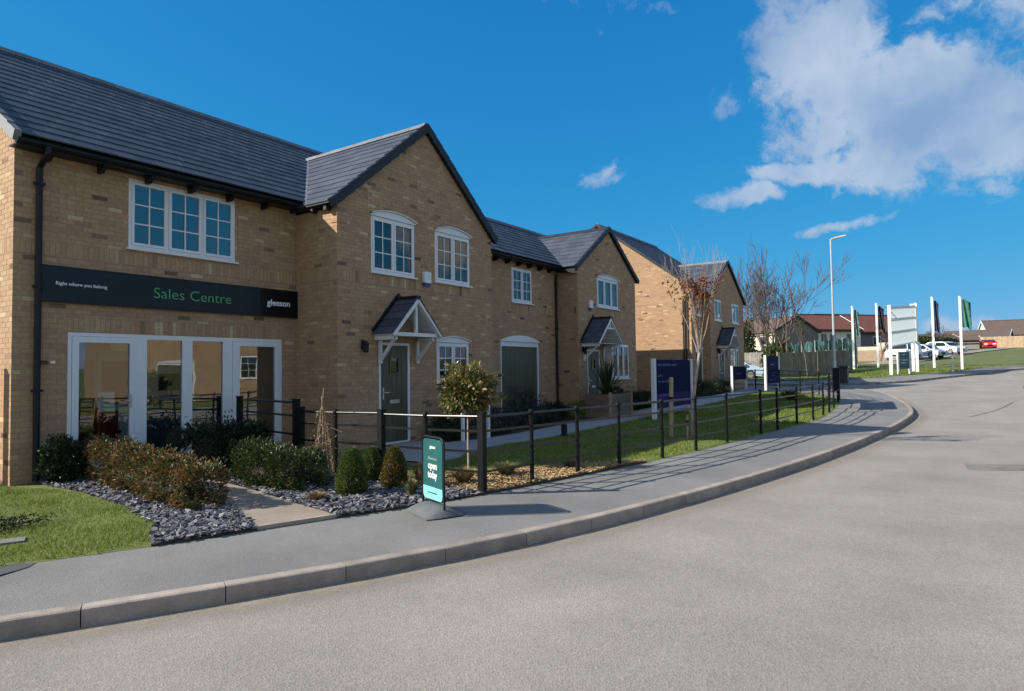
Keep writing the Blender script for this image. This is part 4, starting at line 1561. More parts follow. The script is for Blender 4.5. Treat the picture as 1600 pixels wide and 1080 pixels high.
def porch(house, cx, y_wall, y_front, z_eave, z_ridge, half, tie=True, brackets=True, small_truss=False):
    """gabled canopy over a door: tiled slopes, white fascia and truss, gallows brackets. Front looks towards -Y"""
    mbm = MB()
    # tiled slopes, thickness downwards
    for s in (-1, 1):
        p = [(cx + s * (half + .06), y_front - .06, z_eave - .04), (cx + s * (half + .06), y_wall - .012, z_eave - .04), (cx, y_wall - .012, z_ridge), (cx, y_front - .06, z_ridge)]
        n = Vector((s * (z_ridge - z_eave), 0, half)).normalized()
        vs = p + [tuple(Vector(q) - n * .035) for q in p]
        mbm.add(vs, BOXF)
    pc = part('porch', mbm, M['white_paint'], house)

    def sub(n_, mb_, m_):
        o = part(n_, mb_, m_, pc)
        o.location = (0, 0, 0)
        return o
    # tiles on each slope
    V, Fq = [], []
    base = [Vector(v.co) for v in tile_mesh().vertices]
    fcs = [tuple(p.vertices) for p in tile_mesh().polygons]
    for s in (-1, 1):
        up = Vector((-s * half, 0, z_ridge - z_eave)).normalized()
        al = Vector((0, 1, 0)) if s < 0 else Vector((0, -1, 0))
        nrm = al.cross(up)
        if nrm.z < 0:
            nrm = -nrm
        Lg = hypot(half + .06, (z_ridge - z_eave) * (half + .06) / half)
        nr_ = 5
        g = Lg / nr_
        depth = (y_wall - .014) - (y_front - .07)
        nc = max(2, round(depth / .25))
        t = depth / nc
        R_ = Matrix(((*al, 0), (*up, 0), (*nrm, 0), (0, 0, 0, 1))).transposed()
        for i in range(nr_):
            for j in range(nc):
                st = Vector((cx + s * (half + .06), 0, z_eave - .04))
                c = st + up * (i * g + g / 2 + .01) + nrm * .006
                c.y = y_front - .07 + (j + .5) * t
                o = bpy.data.objects.new('roof_tile', tile_mesh())
                COL.objects.link(o)
                o.parent = pc
                o.matrix_local = Matrix.Translation(c) @ R_ @ Matrix.Diagonal((t - .003, g + .03, .018, 1))
    mbr = MB()
    mbr.bar((cx, y_front - .07, z_ridge + .02), (cx, y_wall - .012, z_ridge + .02), .16, .05)
    # lead-like upstand against the wall
    mbr.add([(cx - .12, y_wall - .012, z_ridge + .0), (cx + .12, y_wall - .012, z_ridge + .0), (cx, y_wall - .012, z_ridge + .14), (cx - .12, y_wall - .05, z_ridge + .0), (cx + .12, y_wall - .05, z_ridge + .0), (cx, y_wall - .05, z_ridge + .14)],
            [(0, 1, 2), (3, 5, 4), (0, 3, 4, 1), (1, 4, 5, 2), (2, 5, 3, 0)])
    for s in (-1, 1):
        mbr.bar((cx + s * (half + .05), y_wall - .026, z_eave + .02), (cx, y_wall - .026, z_ridge + .07), .028, .10)
    sub('ridge_flashing', mbr, M['black'])
    # white fascia and bargeboards
    for s in (-1, 1):
        mbb = MB()
        mbb.bar((cx + s * (half + .03), y_front - .02, z_eave - .075), (cx + s * .012, y_front - .02, z_ridge - .085), .035, .115, up=(0, -1, 0))
        sub('bargeboard', mbb, M['white_paint'])
    for s in (-1, 1):
        mbb = MB()
        mbb.box(min(cx + s * half, cx + s * (half - .03)), max(cx + s * half, cx + s * (half - .03)), y_front + .004, y_wall - .012, z_eave - .15, z_eave - .055)
        sub('fascia', mbb, M['white_paint'])
    if tie:
        mbb = MB()
        if small_truss:
            mbb.box(cx - half * .34, cx + half * .34, y_front - .03, y_front + .02, z_eave + (z_ridge - z_eave) * .52, z_eave + (z_ridge - z_eave) * .60)
            mbb.box(cx - .025, cx + .025, y_front - .032, y_front + .018, z_eave + (z_ridge - z_eave) * .602, z_ridge - .14)
        else:
            mbb.box(cx - half + .06, cx + half - .06, y_front - .012, y_front + .045, z_eave - .075, z_eave + .0)
            mbb.box(cx - .03, cx + .03, y_front - .010, y_front + .043, z_eave + .002, z_ridge - .16)
        sub('truss', mbb, M['white_paint'])
    if brackets:
        for s in (-1, 1):
            x = cx + s * (half - .13)
            mbb = MB()
            mbb.box(x - .03, x + .03, y_wall - .075, y_wall - .014, z_eave - .62, z_eave - .152)
            mbb.box(x - .03, x + .03, y_front + .03, y_wall - .077, z_eave - .15, z_eave - .09)
            mbb.bar((x, y_wall - .075, z_eave - .54), (x, y_front + .10, z_eave - .15), .05, .055, up=(1, 0, 0))
            sub('bracket', mbb, M['white_paint'])
    # soffit boarding
    mbb = MB()
    mbb.box(cx - half + .035, cx + half - .035, y_front + .05, y_wall - .014, z_eave - .06, z_eave - .045)
    sub('soffit', mbb, M['white_paint'])
    return pc


def eaves(house, x0, x1, y, z, brackets=True, step=.72):
    """gutter, fascia and dark timber brackets under a front eave"""
    mb_ = MB()
    n = 8
    pts = [(.052 * cos(pi + pi * k / n), .05 * sin(pi + pi * k / n)) for k in range(n + 1)]
    vs, fs = [], []
    for x in (x0, x1):
        for (a, b) in pts:
            vs.append((x, y - .055 + a, z - .01 + b))
        for (a, b) in reversed(pts):
            vs.append((x, y - .055 + a * .9, z - .01 + b * .85))
    k = len(pts) * 2
    fs = [(i, i + 1, i + 1 + k, i + k) for i in range(k - 1)] + [(k - 1, 0, k, 2 * k - 1), tuple(range(k)), tuple(range(2 * k - 1, k - 1, -1))]
    mb_.add(vs, fs)
    part('gutter', mb_, M['black'], house)
    mb_ = MB()
    mb_.box(x0, x1, y + .002, y + .025, z - .085, z - .005)
    part('fascia', mb_, M['black'], house)
    mb_ = MB()
    mb_.box(x0, x1, y + .027, y + .27, z - .075, z - .06)
    part('soffit', mb_, M['black'], house)
    if brackets:
        k = int((x1 - x0 - .3) / step)
        for i in range(k + 1):
            x = x0 + .45 + i * step
            if x > x1 - .1:
                break
            mb_ = MB()
            vs = []
            for xx in (x - .03, x + .03):
                vs += [(xx, y + .03, z - .077), (xx, y + .03, z - .115), (xx, y + .16, z - .185), (xx, y + .262, z - .185), (xx, y + .262, z - .077)]
            mb_.add(vs, [(0, 1, 2, 3, 4), (9, 8, 7, 6, 5), (0, 5, 6, 1), (1, 6, 7, 2), (2, 7, 8, 3), (3, 8, 9, 4), (4, 9, 5, 0)])
            part('rafter_foot', mb_, M['black'], house)


def downpipe(house, x, y, z0, z1, r=.036, gutter_y=None):
    mb_ = MB()
    top = [(x, y - .05, z1)]
    if gutter_y is not None:
        pts = [(x, gutter_y, z1 + .22), (x, gutter_y, z1 + .12), (x, y - .05, z1 - .05), (x, y - .05, z0)]
    else:
        pts = [(x, y - .05, z1), (x, y - .05, z0)]
    mb_.tube(pts, r, 10)
    z = z1 - .3
    while z > z0 + .2:
        mb_.box(x - r * 1.5, x + r * 1.5, y - .05 - r * 1.12, y - .012, z, z + .035)
        z -= 1.5
    part('downpipe', mb_, M['black'], house, smooth=False)


ZB = -.15       # bottom of the masonry
# ------------------------------------------------------------------ house one: sales centre wing + front gable
H1 = thing('brick_house', 'buff brick house with fascia sign, glazed doors and a steep front gable', 'house', (8.5, 11.0, 0.0), group='buff brick houses along the path', world_built=True)
frM = Frame((3.6, 11.0, 0), (1, 0, 0), (0, -1, 0))
W1 = (5.15 - 3.6, 7.03 - 3.6, 3.60, 4.73, 0)
FD = (4.30 - 3.6, 8.04 - 3.6, .10, 2.20, 0)
brick_wall(H1, frM, [(0, ZB), (4.77, ZB), (4.77, 4.82), (0, 4.82)], [W1, FD], ZB, soldiers=[(0, 4.77, 3.315, 3.535), (FD[0] - .08, FD[1] + .08, 2.205, 2.425)], n_single=300)
# left end wall, sunlit; u runs from the front corner backwards
frL = Frame((3.6, 11.0, 0), (0, 1, 0), (-1, 0, 0))
RY, RZ, PT = 14.9, 7.73, .67


def prof_left(u):
    y = 11.0 + u
    return 4.72 + PT * (y - 10.72) - .0 if y <= RY else 4.72 + PT * (RY - 10.72) - PT * (y - RY)


brick_wall(H1, frL, [(0, ZB), (7.8, ZB), (7.8, prof_left(7.8)), (RY - 11, prof_left(RY - 11)), (0, prof_left(0))], [], ZB, profile=prof_left, soldiers=[(0, 7.8, 3.315, 3.535)])
# right and rear walls
frR = Frame((13.35, 11.0, 0), (0, 1, 0), (1, 0, 0))
brick_wall(H1, frR, [(0, ZB), (7.8, ZB), (7.8, prof_left(7.8)), (RY - 11, prof_left(RY - 11)), (0, prof_left(0))], [], ZB, bricks=False)
frB = Frame((3.6, 18.8, 0), (1, 0, 0), (0, 1, 0))
brick_wall(H1, frB, [(0, ZB), (9.75, ZB), (9.75, 4.8), (0, 4.8)], [(.6, 2.4, .1, 2.2, 0), (3.0, 4.2, .9, 2.1, 0)], ZB, bricks=False)
# front gable
GY = 9.76
frG = Frame((8.37, GY, 0), (1, 0, 0), (0, -1, 0))
GA, GZ, GP = 10.88, 7.03, .83
gw = 13.35 - 8.37


def prof_g1(u):
    return GZ - .13 - GP * abs(8.37 + u - GA)


Wg1 = (9.24 - 8.37, 10.52 - 8.37, 3.57, 4.72, .12)
Wg2 = (11.19 - 8.37, 12.46 - 8.37, 3.57, 4.72, .12)
Wg3 = (11.22 - 8.37, 12.39 - 8.37, 1.20, 2.19, .10)
Dg = (9.44 - 8.37, 10.34 - 8.37, .05, 2.14, 0)
brick_wall(H1, frG, [(0, ZB), (gw, ZB), (gw, prof_g1(gw)), (GA - 8.37, prof_g1(GA - 8.37)), (0, prof_g1(0))], [Wg1, Wg2, Wg3, Dg], ZB, profile=prof_g1,
           soldiers=[(0, gw, 3.315, 3.535), (Dg[0] - .1, Dg[1] + .1, 2.15, 2.37)])
# side cheeks of the gable
frGs = Frame((8.37, GY, 0), (0, 1, 0), (-1, 0, 0))
brick_wall(H1, frGs, [(0, ZB), (1.24, ZB), (1.24, 4.72), (0, 4.72)], [], ZB, soldiers=[(0, 1.24, 3.315, 3.535)])
frGr = Frame((13.35, GY, 0), (0, 1, 0), (1, 0, 0))
brick_wall(H1, frGr, [(0, ZB), (1.24, ZB), (1.24, 4.72), (0, 4.72)], [], ZB)
# pale kneeler stones at the gable feet
for (xa, xb) in ((8.352, 8.60), (13.12, 13.368)):
    mb = MB()
    mb.box(xa, xb, GY - .018, GY + .16, 4.42, 4.50)
    part('kneeler', mb, M['brick'], H1)
# roofs
sl_ = sqrt(1 + PT * PT)
upM = Vector((0, 1, PT)) / sl_
Lm = (RY - 10.66) * sl_


def z_main(y):
    return 4.93 + PT * (y - 10.66) if y < RY else 4.93 + PT * (RY - 10.66) - PT * (y - RY)


def z_g1(x):
    return GZ - GP * abs(x - GA)


RMZ = z_main(RY)
r1 = roof_slope(H1, 'roof', (3.50, 10.66, 4.93), (1, 0, 0), upM, 9.9, Lm, n_single=210, keep=lambda c: z_g1(c.x) < c.z + .12 or c.x < 8.2)
upB = Vector((0, -1, PT)) / sl_
r1b = roof_slope(H1, 'roof', (13.4, 2 * RY - 10.66, 4.93), (-1, 0, 0), upB, 9.9, Lm)
ridge_run(r1, (3.48, RY, RMZ + .03), (13.42, RY, RMZ + .03))
verge_run(r1, (3.50, 10.60, 4.93 - .04), (3.50, RY, RMZ), (-1, 0, 0), matl='ridge')
verge_run(r1b, (3.50, 2 * RY - 10.60, 4.93 - .04), (3.50, RY, RMZ), (-1, 0, 0), matl='ridge')
# gable roof
sg = sqrt(1 + GP * GP)
Lg_ = (GA - 8.19) * sg
yb_ = 14.1
upL = Vector((1, 0, GP)) / sg
upR = Vector((-1, 0, GP)) / sg
g1l = roof_slope(H1, 'roof', (8.19, yb_, z_g1(8.19)), (0, -1, 0), upL, yb_ - (GY - .06), Lg_, n_single=60, keep=lambda c: z_main(c.y) < c.z + .10)
g1r = roof_slope(H1, 'roof', (2 * GA - 8.29, GY - .06, z_g1(8.29)), (0, 1, 0), upR, yb_ - (GY - .06), (GA - 8.29) * sg, keep=lambda c: z_main(c.y) < c.z + .10)
ridge_run(g1l, (GA, GY - .08, GZ + .03), (GA, 13.8, GZ + .03))
verge_run(g1l, (8.15, GY - .065, z_g1(8.15) + .005), (GA, GY - .065, GZ + .01), (0, -1, 0), depth=.17)
verge_run(g1r, (2 * GA - 8.25, GY - .065, z_g1(8.25) + .005), (GA, GY - .065, GZ + .01), (0, -1, 0), depth=.17)
# valley gutter between main roof and gable roof
mb = MB()
va = Vector((8.25, 0, 0)); va = Vector((8.25, 10.66 + (z_g1(8.25) - 4.93) / PT, z_g1(8.25) + .015))
vb = Vector((GA - .05, 10.66 + (z_g1(GA - .05) - 4.93) / PT, z_g1(GA - .05) + .015))
mb.bar(va, vb, .10, .02, up=(-.5, -.5, .8))
part('valley', mb, M['ridge'], H1)
eaves(H1, 3.52, 8.36, 10.70, 4.86)
# gutter on the gable's left eave (runs front to back)
mb = MB()
mb.box(8.185, 8.265, GY - .02, 10.66, 4.765, 4.84)
part('gutter', mb, M['black'], H1)
for y in (9.95, 10.35):
    mb = MB()
    mb.box(8.23, 8.355, y - .04, y + .04, 4.66, 4.755)
    part('rafter_foot', mb, M['black'], H1)
downpipe(H1, 3.89, 10.99, .05, 4.62, r=.042, gutter_y=10.645)
# windows and doors
window(H1, frM, W1[0], W1[1], W1[2], W1[3], 3, 2, 3)
window(H1, frG, *Wg1[:4], 2, 2, 3, rise=.12)
window(H1, frG, *Wg2[:4], 2, 2, 3, rise=.12)
window(H1, frG, *Wg3[:4], 2, 2, 3, rise=.10, curtain=True)
front_door(H1, frG, *Dg[:4])
porch(H1, 9.99, GY, 9.23, 2.33, 3.05, .68)

# glazed sales doors
u = lambda x: x - 3.6
mb = MB()
f = .055
z0, z1 = FD[2], FD[3]
mull = [(5.24, 5.46), (6.05, 6.23), (6.80, 6.98)]
mb.extr([[(u(4.30), z0), (u(8.04), z0), (u(8.04), z1), (u(4.30), z1)],
         [(u(4.355), z0 + .04), (u(5.24), z0 + .04), (u(5.24), z1 - .055), (u(4.355), z1 - .055)],
         [(u(5.46), z0 + .12), (u(6.05), z0 + .12), (u(6.05), z1 - .08), (u(5.46), z1 - .08)],
         [(u(6.23), z0 + .12), (u(6.80), z0 + .12), (u(6.80), z1 - .08), (u(6.23), z1 - .08)],
         [(u(6.98), z0 + .04), (u(7.985), z0 + .04), (u(7.985), z1 - .055), (u(6.98), z1 - .055)]], frM, -.005, -.075)
GD = part('glazed_doors', mb, M['upvc'], H1)


def gsub(n_, mb_, m_):
    o = part(n_, mb_, m_, GD)
    o.location = (0, 0, 0)
    return o


for (a, b, c) in ((4.36, 5.235, .10), (6.985, 7.98, .15)):
    mb = MB()
    mb.extr([[(u(a), z0 + .045), (u(b), z0 + .045), (u(b), z1 - .06), (u(a), z1 - .06)], [(u(a) + c - .01, z0 + .22), (u(b) - c + .05, z0 + .22), (u(b) - c + .05, z1 - .15), (u(a) + c - .01, z1 - .15)]], frM, .012, -.05)
    gsub('door_leaf', mb, M['upvc'])
    mb = MB()
    mb.extr([[(u(a) + c - .015, z0 + .215), (u(b) - c + .055, z0 + .215), (u(b) - c + .055, z1 - .145), (u(a) + c - .015, z1 - .145)]], frM, -.02, -.024)
    gsub('pane', mb, M['glass_door'])
for (a, b) in ((5.46, 6.05), (6.23, 6.80)):
    mb = MB()
    mb.extr([[(u(a) - .004, z0 + .116), (u(b) + .004, z0 + .116), (u(b) + .004, z1 - .076), (u(a) - .004, z1 - .076)]], frM, -.03, -.034)
    gsub('pane', mb, M['glass_door'])
mb = MB()
mb.extr([[(u(5.19), 1.02), (u(5.215), 1.02), (u(5.215), 1.24), (u(5.19), 1.24)]], frM, .022, .012)
mb.bar(frM(u(5.203), 1.14, .02), frM(u(5.203), 1.14, .055), .014, .014)
mb.bar(frM(u(5.203), 1.14, .05), frM(u(5.10), 1.14, .055), .014, .016)
gsub('handle', mb, M['steel'])
mb = MB()
mb.extr([[(u(4.26), z0 - .06), (u(8.08), z0 - .06), (u(8.08), z0 - .004), (u(4.26), z0 - .004)]], frM, .05, -.08)
gsub('threshold', mb, M['kerb'])
# the sales room behind the glass
mb = MB()
X0, X1, Y0, Y1, Z0, Z1 = 3.72, 8.30, 11.11, 18.68, .05, 2.48
mb.add([(X0, Y0, Z0), (X1, Y0, Z0), (X1, Y1, Z0), (X0, Y1, Z0), (X0, Y0, Z1), (X1, Y0, Z1), (X1, Y1, Z1), (X0, Y1, Z1)], [(4, 5, 6, 7), (1, 2, 6, 5), (3, 0, 4, 7)])
part('room_lining', mb, M['room'], H1)
mb = MB()
mb.add([(X0, Y0, .045), (X1, Y0, .045), (X1, Y1, .045), (X0, Y1, .045)], [(0, 1, 2, 3)])
part('room_floor', mb, M['floor_in'], H1)
mb = MB()
mb.box(X0, 6.2, 14.6, 14.7, Z0, Z1)
part('partition', mb, M['room'], H1)

# furniture seen through the left pane
t = thing('meeting_chair', 'red padded chair seen behind the left glazed door', 'chair', (5.12, 12.0, .05), radians(200))
mb = MB(); mb.box(-.22, .22, -.22, .22, .42, .49); part('seat', mb, M['red_chair'], t)
mb = MB(); mb.box(-.21, .21, .19, .25, .52, .90); part('backrest', mb, M['red_chair'], t)
for sx in (-1, 1):
    for sy in (-1, 1):
        mb = MB(); mb.tube([(sx * .2, sy * .2, 0), (sx * .18, sy * .18, .42)], .012, 6); part('leg', mb, M['steel'], t)
dup(t, (5.6, 12.9, .05), radians(20), 'red padded chair farther back in the glazed room')
t = thing('meeting_table', 'pale table in the room behind the glazed doors', 'table', (5.35, 12.5, .05))
mb = MB(); mb.box(-.5, .5, -.35, .35, .70, .73); part('tabletop', mb, M['white_paint'], t)
for sx in (-1, 1):
    for sy in (-1, 1):
        mb = MB(); mb.box(sx * .42 - .025, sx * .42 + .025, sy * .28 - .025, sy * .28 + .025, 0, .70); part('leg', mb, M['white_paint'], t)
t = thing('display_panel', 'tall white display panel with dark picture inside the glazed room', 'display panel', (6.05, 13.2, .05), radians(8))
mb = MB(); mb.box(-.45, .45, -.02, .02, .08, 1.95); part('board', mb, M['white_paint'], t)
mb = MB(); mb.box(-.36, .36, -.026, -.021, .95, 1.75); part('picture', mb, M['dark_print'], t)
for sx in (-1, 1):
    mb = MB(); mb.box(sx * .35 - .03, sx * .35 + .03, -.2, .2, 0, .078); part('foot', mb, M['steel'], t)
t = thing('reception_desk', 'dark reception desk behind the right-hand panes of the glazed doors', 'desk', (7.35, 13.4, .05))
mb = MB(); mb.box(-.75, .75, -.32, .32, 1.0, 1.05); part('top', mb, M['white_paint'], t)
mb = MB(); mb.box(-.72, .72, -.29, .26, 0, .998); part('front', mb, M['teal'], t)
t = thing('computer_screen', 'dark screen standing on the reception desk in the glazed room', 'screen', (7.15, 13.4, 1.10))
mb = MB(); mb.box(-.27, .27, -.015, .015, .12, .46); part('display', mb, M['black'], t)
mb = MB(); mb.box(-.10, .10, -.08, .08, 0, .015); mb.box(-.02, .02, .016, .04, .0, .25); part('stand', mb, M['black'], t)
t = thing('door_notice', 'white notice with a small dark mark stuck inside the left glazed door', 'notice', (4.86, 11.035, .98))
mb = MB(); mb.box(-.12, .12, 0, .003, 0, .30); part('sheet', mb, M['paper'], t)
mb = MB(); mb.box(-.03, .04, -.002, 0, .13, .155); part('print', mb, M['dark_print'], t)

# ------------------------------------------------------------------ house two: set-back link with garage door, smaller gable
H2 = thing('brick_house', 'buff brick house with a dark garage door and gable behind the strap-leaved plant', 'house', (18.5, 11.0, 0.0), group='buff brick houses along the path', world_built=True)
frK = Frame((13.47, 11.0, 0), (1, 0, 0), (0, -1, 0))
kx = lambda x: x - 13.47
WK = (kx(16.07), kx(17.18), 3.58, 4.62, 0)
GK = (kx(15.46), kx(17.56), .05, 2.38, .17)
brick_wall(H2, frK, [(0, ZB), (kx(18.66), ZB), (kx(18.66), 4.80), (0, 4.80)], [WK, GK], ZB, soldiers=[(0, kx(18.66), 3.30, 3.52)], n_single=180)
GY2 = 10.18
frG2 = Frame((18.66, GY2, 0), (1, 0, 0), (0, -1, 0))
G2A, G2Z, G2P = 20.93, 6.50, .67
g2w = 23.20 - 18.66
g2 = lambda x: x - 18.66


def z_g2(x):
    return G2Z - G2P * abs(x - G2A)


def prof_g2(u_):
    return z_g2(18.66 + u_) - .12


Wh1 = (g2(20.03), g2(21.69), 3.66, 4.66, .10)
Wh2 = (g2(21.10), g2(22.52), 1.17, 2.40, 0)
Dh = (g2(19.25), g2(20.15), .08, 2.18, 0)
brick_wall(H2, frG2, [(0, ZB), (g2w, ZB), (g2w, prof_g2(g2w)), (G2A - 18.66, prof_g2(G2A - 18.66)), (0, prof_g2(0))], [Wh1, Wh2, Dh], ZB, profile=prof_g2, soldiers=[(0, g2w, 3.34, 3.56), (Wh2[0] - .08, Wh2[1] + .08, 2.41, 2.63)], n_single=120)
frG2s = Frame((18.66, GY2, 0), (0, 1, 0), (-1, 0, 0))
brick_wall(H2, frG2s, [(0, ZB), (.82, ZB), (.82, 4.78), (0, 4.78)], [], ZB, soldiers=[(0, .82, 3.34, 3.56)])
frG2r = Frame((23.20, GY2, 0), (0, 1, 0), (1, 0, 0))
RY2, PT2 = 13.6, .67


def z_link(y):
    return 4.92 + PT2 * (y - 10.70) if y < RY2 else 4.92 + PT2 * (RY2 - 10.70) - PT2 * (y - RY2)


brick_wall(H2, frG2r, [(0, ZB), (6.2, ZB), (6.2, 4.7), (RY2 - GY2, z_link(RY2) - .2), (.82, 4.8), (0, 4.8)], [], ZB, bricks=False)
frK2 = Frame((13.47, 16.4, 0), (1, 0, 0), (0, 1, 0))
brick_wall(H2, frK2, [(0, ZB), (9.73, ZB), (9.73, 4.8), (0, 4.8)], [], ZB, bricks=False)
s2 = sqrt(1 + PT2 * PT2)
L2 = (RY2 - 10.70) * s2
r2 = roof_slope(H2, 'roof', (13.42, 10.70, 4.92), (1, 0, 0), Vector((0, 1, PT2)) / s2, 9.9, L2, n_single=140, keep=lambda c: c.x < 18.4 or z_g2(c.x) < c.z + .12)
r2b = roof_slope(H2, 'roof', (23.32, 2 * RY2 - 10.70, 4.92), (-1, 0, 0), Vector((0, -1, PT2)) / s2, 9.9, L2)
ridge_run(r2, (13.42, RY2, z_link(RY2) + .03), (23.34, RY2, z_link(RY2) + .03))
Lg2 = (G2A - 18.50) * sqrt(1 + G2P ** 2)
ybk = 13.6
g2l = roof_slope(H2, 'roof', (18.50, ybk, z_g2(18.50)), (0, -1, 0), Vector((1, 0, G2P)).normalized(), ybk - (GY2 - .06), Lg2, n_single=160, keep=lambda c: z_link(c.y) < c.z + .10)
g2r = roof_slope(H2, 'roof', (2 * G2A - 18.50, GY2 - .06, z_g2(18.50)), (0, 1, 0), Vector((-1, 0, G2P)).normalized(), ybk - (GY2 - .06), Lg2, keep=lambda c: z_link(c.y) < c.z + .10)
ridge_run(g2l, (G2A, GY2 - .08, G2Z + .03), (G2A, 13.1, G2Z + .03), matl='verge')
verge_run(g2l, (18.46, GY2 - .065, z_g2(18.46)), (G2A, GY2 - .065, G2Z + .01), (0, -1, 0), depth=.14)
verge_run(g2r, (2 * G2A - 18.46, GY2 - .065, z_g2(18.46)), (G2A, GY2 - .065, G2Z + .01), (0, -1, 0), depth=.14)
eaves(H2, 13.5, 18.64, 10.74, 4.86, step=.6)
mb = MB()
mb.box(18.45, 18.55, GY2 - .02, 10.70, 4.68, 4.78)
part('gutter', mb, M['black'], H2)
downpipe(H2, 18.58, 10.99, .05, 4.66, r=.036)
window(H2, frK, *WK[:4], 2, 2, 3, curtain=True)
window(H2, frG2, *Wh1[:4], 3, 1, 1, rise=.10)
window(H2, frG2, *Wh2[:4], 3, 1, 1)
front_door(H2, frG2, *Dh[:4])
porch(H2, 19.68, GY2, 9.56, 2.42, 3.22, .84, small_truss=True)


def garage_door(house, fr, h):
    u0_, u1_, za, zb_, rise = h
    mb_ = MB()
    f_ = .07
    mb_.extr([[(u0_, za), (u1_, za), (u1_, zb_), (u0_, zb_)], [(u0_ + f_, za + .01), (u1_ - f_, za + .01), (u1_ - f_, zb_ - .14), (u0_ + f_, zb_ - .14)]], fr, -.02, -.08)
    w = part('garage_door', mb_, M['upvc'], house)

    def sub(n_, m_, mm):
        o = part(n_, m_, mm, w)
        o.location = (0, 0, 0)
    a, b, c, d = u0_ + f_ + .004, u1_ - f_ - .004, za + .012, zb_ - .144
    n = 8
    for k in range(n):
        mb_ = MB()
        uu, vv = a + (b - a) * k / n + .003, a + (b - a) * (k + 1) / n - .003
        mb_.extr([[(uu, c), (vv, c), (vv, d), (uu, d)]], fr, -.045, -.07)
        sub('board', mb_, M['door_green'])
    mb_ = MB()
    mb_.extr([[(a, c), (b, c), (b, d), (a, d)]], fr, -.072, -.09)
    sub('backing', mb_, M['door_green'])
    mb_ = MB()
    mb_.extr([arch_loop(u0_ - .02, u1_ + .02, zb_ + .003, zb_ + .03, rise)], fr, .025, -.06)
    sub('arched_head', mb_, M['upvc'])


garage_door(H2, frK, GK)

# ------------------------------------------------------------------ house three: sunlit end wall, gable behind the young tree
H3 = thing('brick_house', 'brick house with a bright sunlit end wall, behind the staked young tree', 'house', (33.3, 10.2, .25), group='buff brick houses along the path', world_built=True)
B3 = .0
FY3 = 10.2
frE = Frame((29.55, FY3, 0), (0, 1, 0), (-1, 0, 0))
RY3, PT3 = 14.9, .73
ZE3 = 5.16


def z_h3(y):
    return ZE3 + PT3 * (y - 9.93) if y < RY3 else ZE3 + PT3 * (RY3 - 9.93) - PT3 * (y - RY3)


def prof_h3(u_):
    return z_h3(FY3 + u_) - .10


d3 = 2 * (RY3 - FY3)
brick_wall(H3, frE, [(0, B3), (d3, B3), (d3, prof_h3(d3)), (RY3 - FY3, prof_h3(RY3 - FY3)), (0, prof_h3(0))], [], B3, profile=prof_h3, soldiers=[])
fr3 = Frame((29.55, FY3, 0), (1, 0, 0), (0, -1, 0))
m3 = lambda x: x - 29.55
brick_wall(H3, fr3, [(0, B3), (m3(31.2), B3), (m3(31.2), 5.0), (0, 5.0)], [(m3(30.25), m3(31.02), 3.98, 4.92, .0), (m3(30.05), m3(31.1), .30, 2.40, .0)], B3)
GY3 = 9.85
fr3g = Frame((31.2, GY3, 0), (1, 0, 0), (0, -1, 0))
G3A, G3Z, G3P = 34.15, 7.0, .63
g3 = lambda x: x - 31.2
g3w = 37.05 - 31.2


def z_g3(x):
    return G3Z - G3P * abs(x - G3A)


W3a = (g3(34.85), g3(36.10), 3.82, 4.86, 0)
W3b = (g3(34.45), g3(35.95), 1.45, 2.48, 0)
D3 = (g3(32.5), g3(33.4), .36, 2.44, 0)
W3c = (g3(31.9), g3(33.0), 3.82, 4.86, 0)
prof_g3 = lambda u_: z_g3(31.2 + u_) - .11
brick_wall(H3, fr3g, [(0, B3), (g3w, B3), (g3w, prof_g3(g3w)), (G3A - 31.2, prof_g3(G3A - 31.2)), (0, prof_g3(0))], [W3a, W3b, D3, W3c], B3, profile=prof_g3)
brick_wall(H3, Frame((31.2, GY3, 0), (0, 1, 0), (-1, 0, 0)), [(0, B3), (.35, B3), (.35, 5.0), (0, 5.0)], [], B3)
brick_wall(H3, Frame((37.05, GY3, 0), (0, 1, 0), (1, 0, 0)), [(0, B3), (9, B3), (9, 5.0), (0, 5.0)], [], B3, bricks=False)
brick_wall(H3, Frame((29.55, FY3 + d3, 0), (1, 0, 0), (0, 1, 0)), [(0, B3), (7.5, B3), (7.5, 5.0), (0, 5.0)], [], B3, bricks=False)
s3 = sqrt(1 + PT3 * PT3)
L3 = (RY3 - 9.90) * s3
z03 = z_h3(9.90)
r3 = roof_slope(H3, 'roof', (29.45, 9.90, z03), (1, 0, 0), Vector((0, 1, PT3)) / s3, 7.7, L3, keep=lambda c: c.x < 31.1 or z_g3(c.x) < c.z + .12)
r3b = roof_slope(H3, 'roof', (37.15, 2 * RY3 - 9.90, z03), (-1, 0, 0), Vector((0, -1, PT3)) / s3, 7.7, L3)
ridge_run(r3, (29.43, RY3, z_h3(RY3) + .03), (37.17, RY3, z_h3(RY3) + .03))
verge_run(r3, (29.43, 9.88, z03 - .01), (29.43, RY3, z_h3(RY3)), (-1, 0, 0), depth=.11)
verge_run(r3b, (29.43, 2 * RY3 - 9.88, z03 - .01), (29.43, RY3, z_h3(RY3)), (-1, 0, 0), depth=.11)
Lg3 = (G3A - 31.02) * sqrt(1 + G3P ** 2)
yb3 = 13.2
g3l = roof_slope(H3, 'roof', (31.02, yb3, z_g3(31.02)), (0, -1, 0), Vector((1, 0, G3P)).normalized(), yb3 - (GY3 - .06), Lg3, keep=lambda c: z_h3(c.y) < c.z + .10)
g3r = roof_slope(H3, 'roof', (2 * G3A - 31.02, GY3 - .06, z_g3(31.02)), (0, 1, 0), Vector((-1, 0, G3P)).normalized(), yb3 - (GY3 - .06), Lg3, keep=lambda c: z_h3(c.y) < c.z + .10)
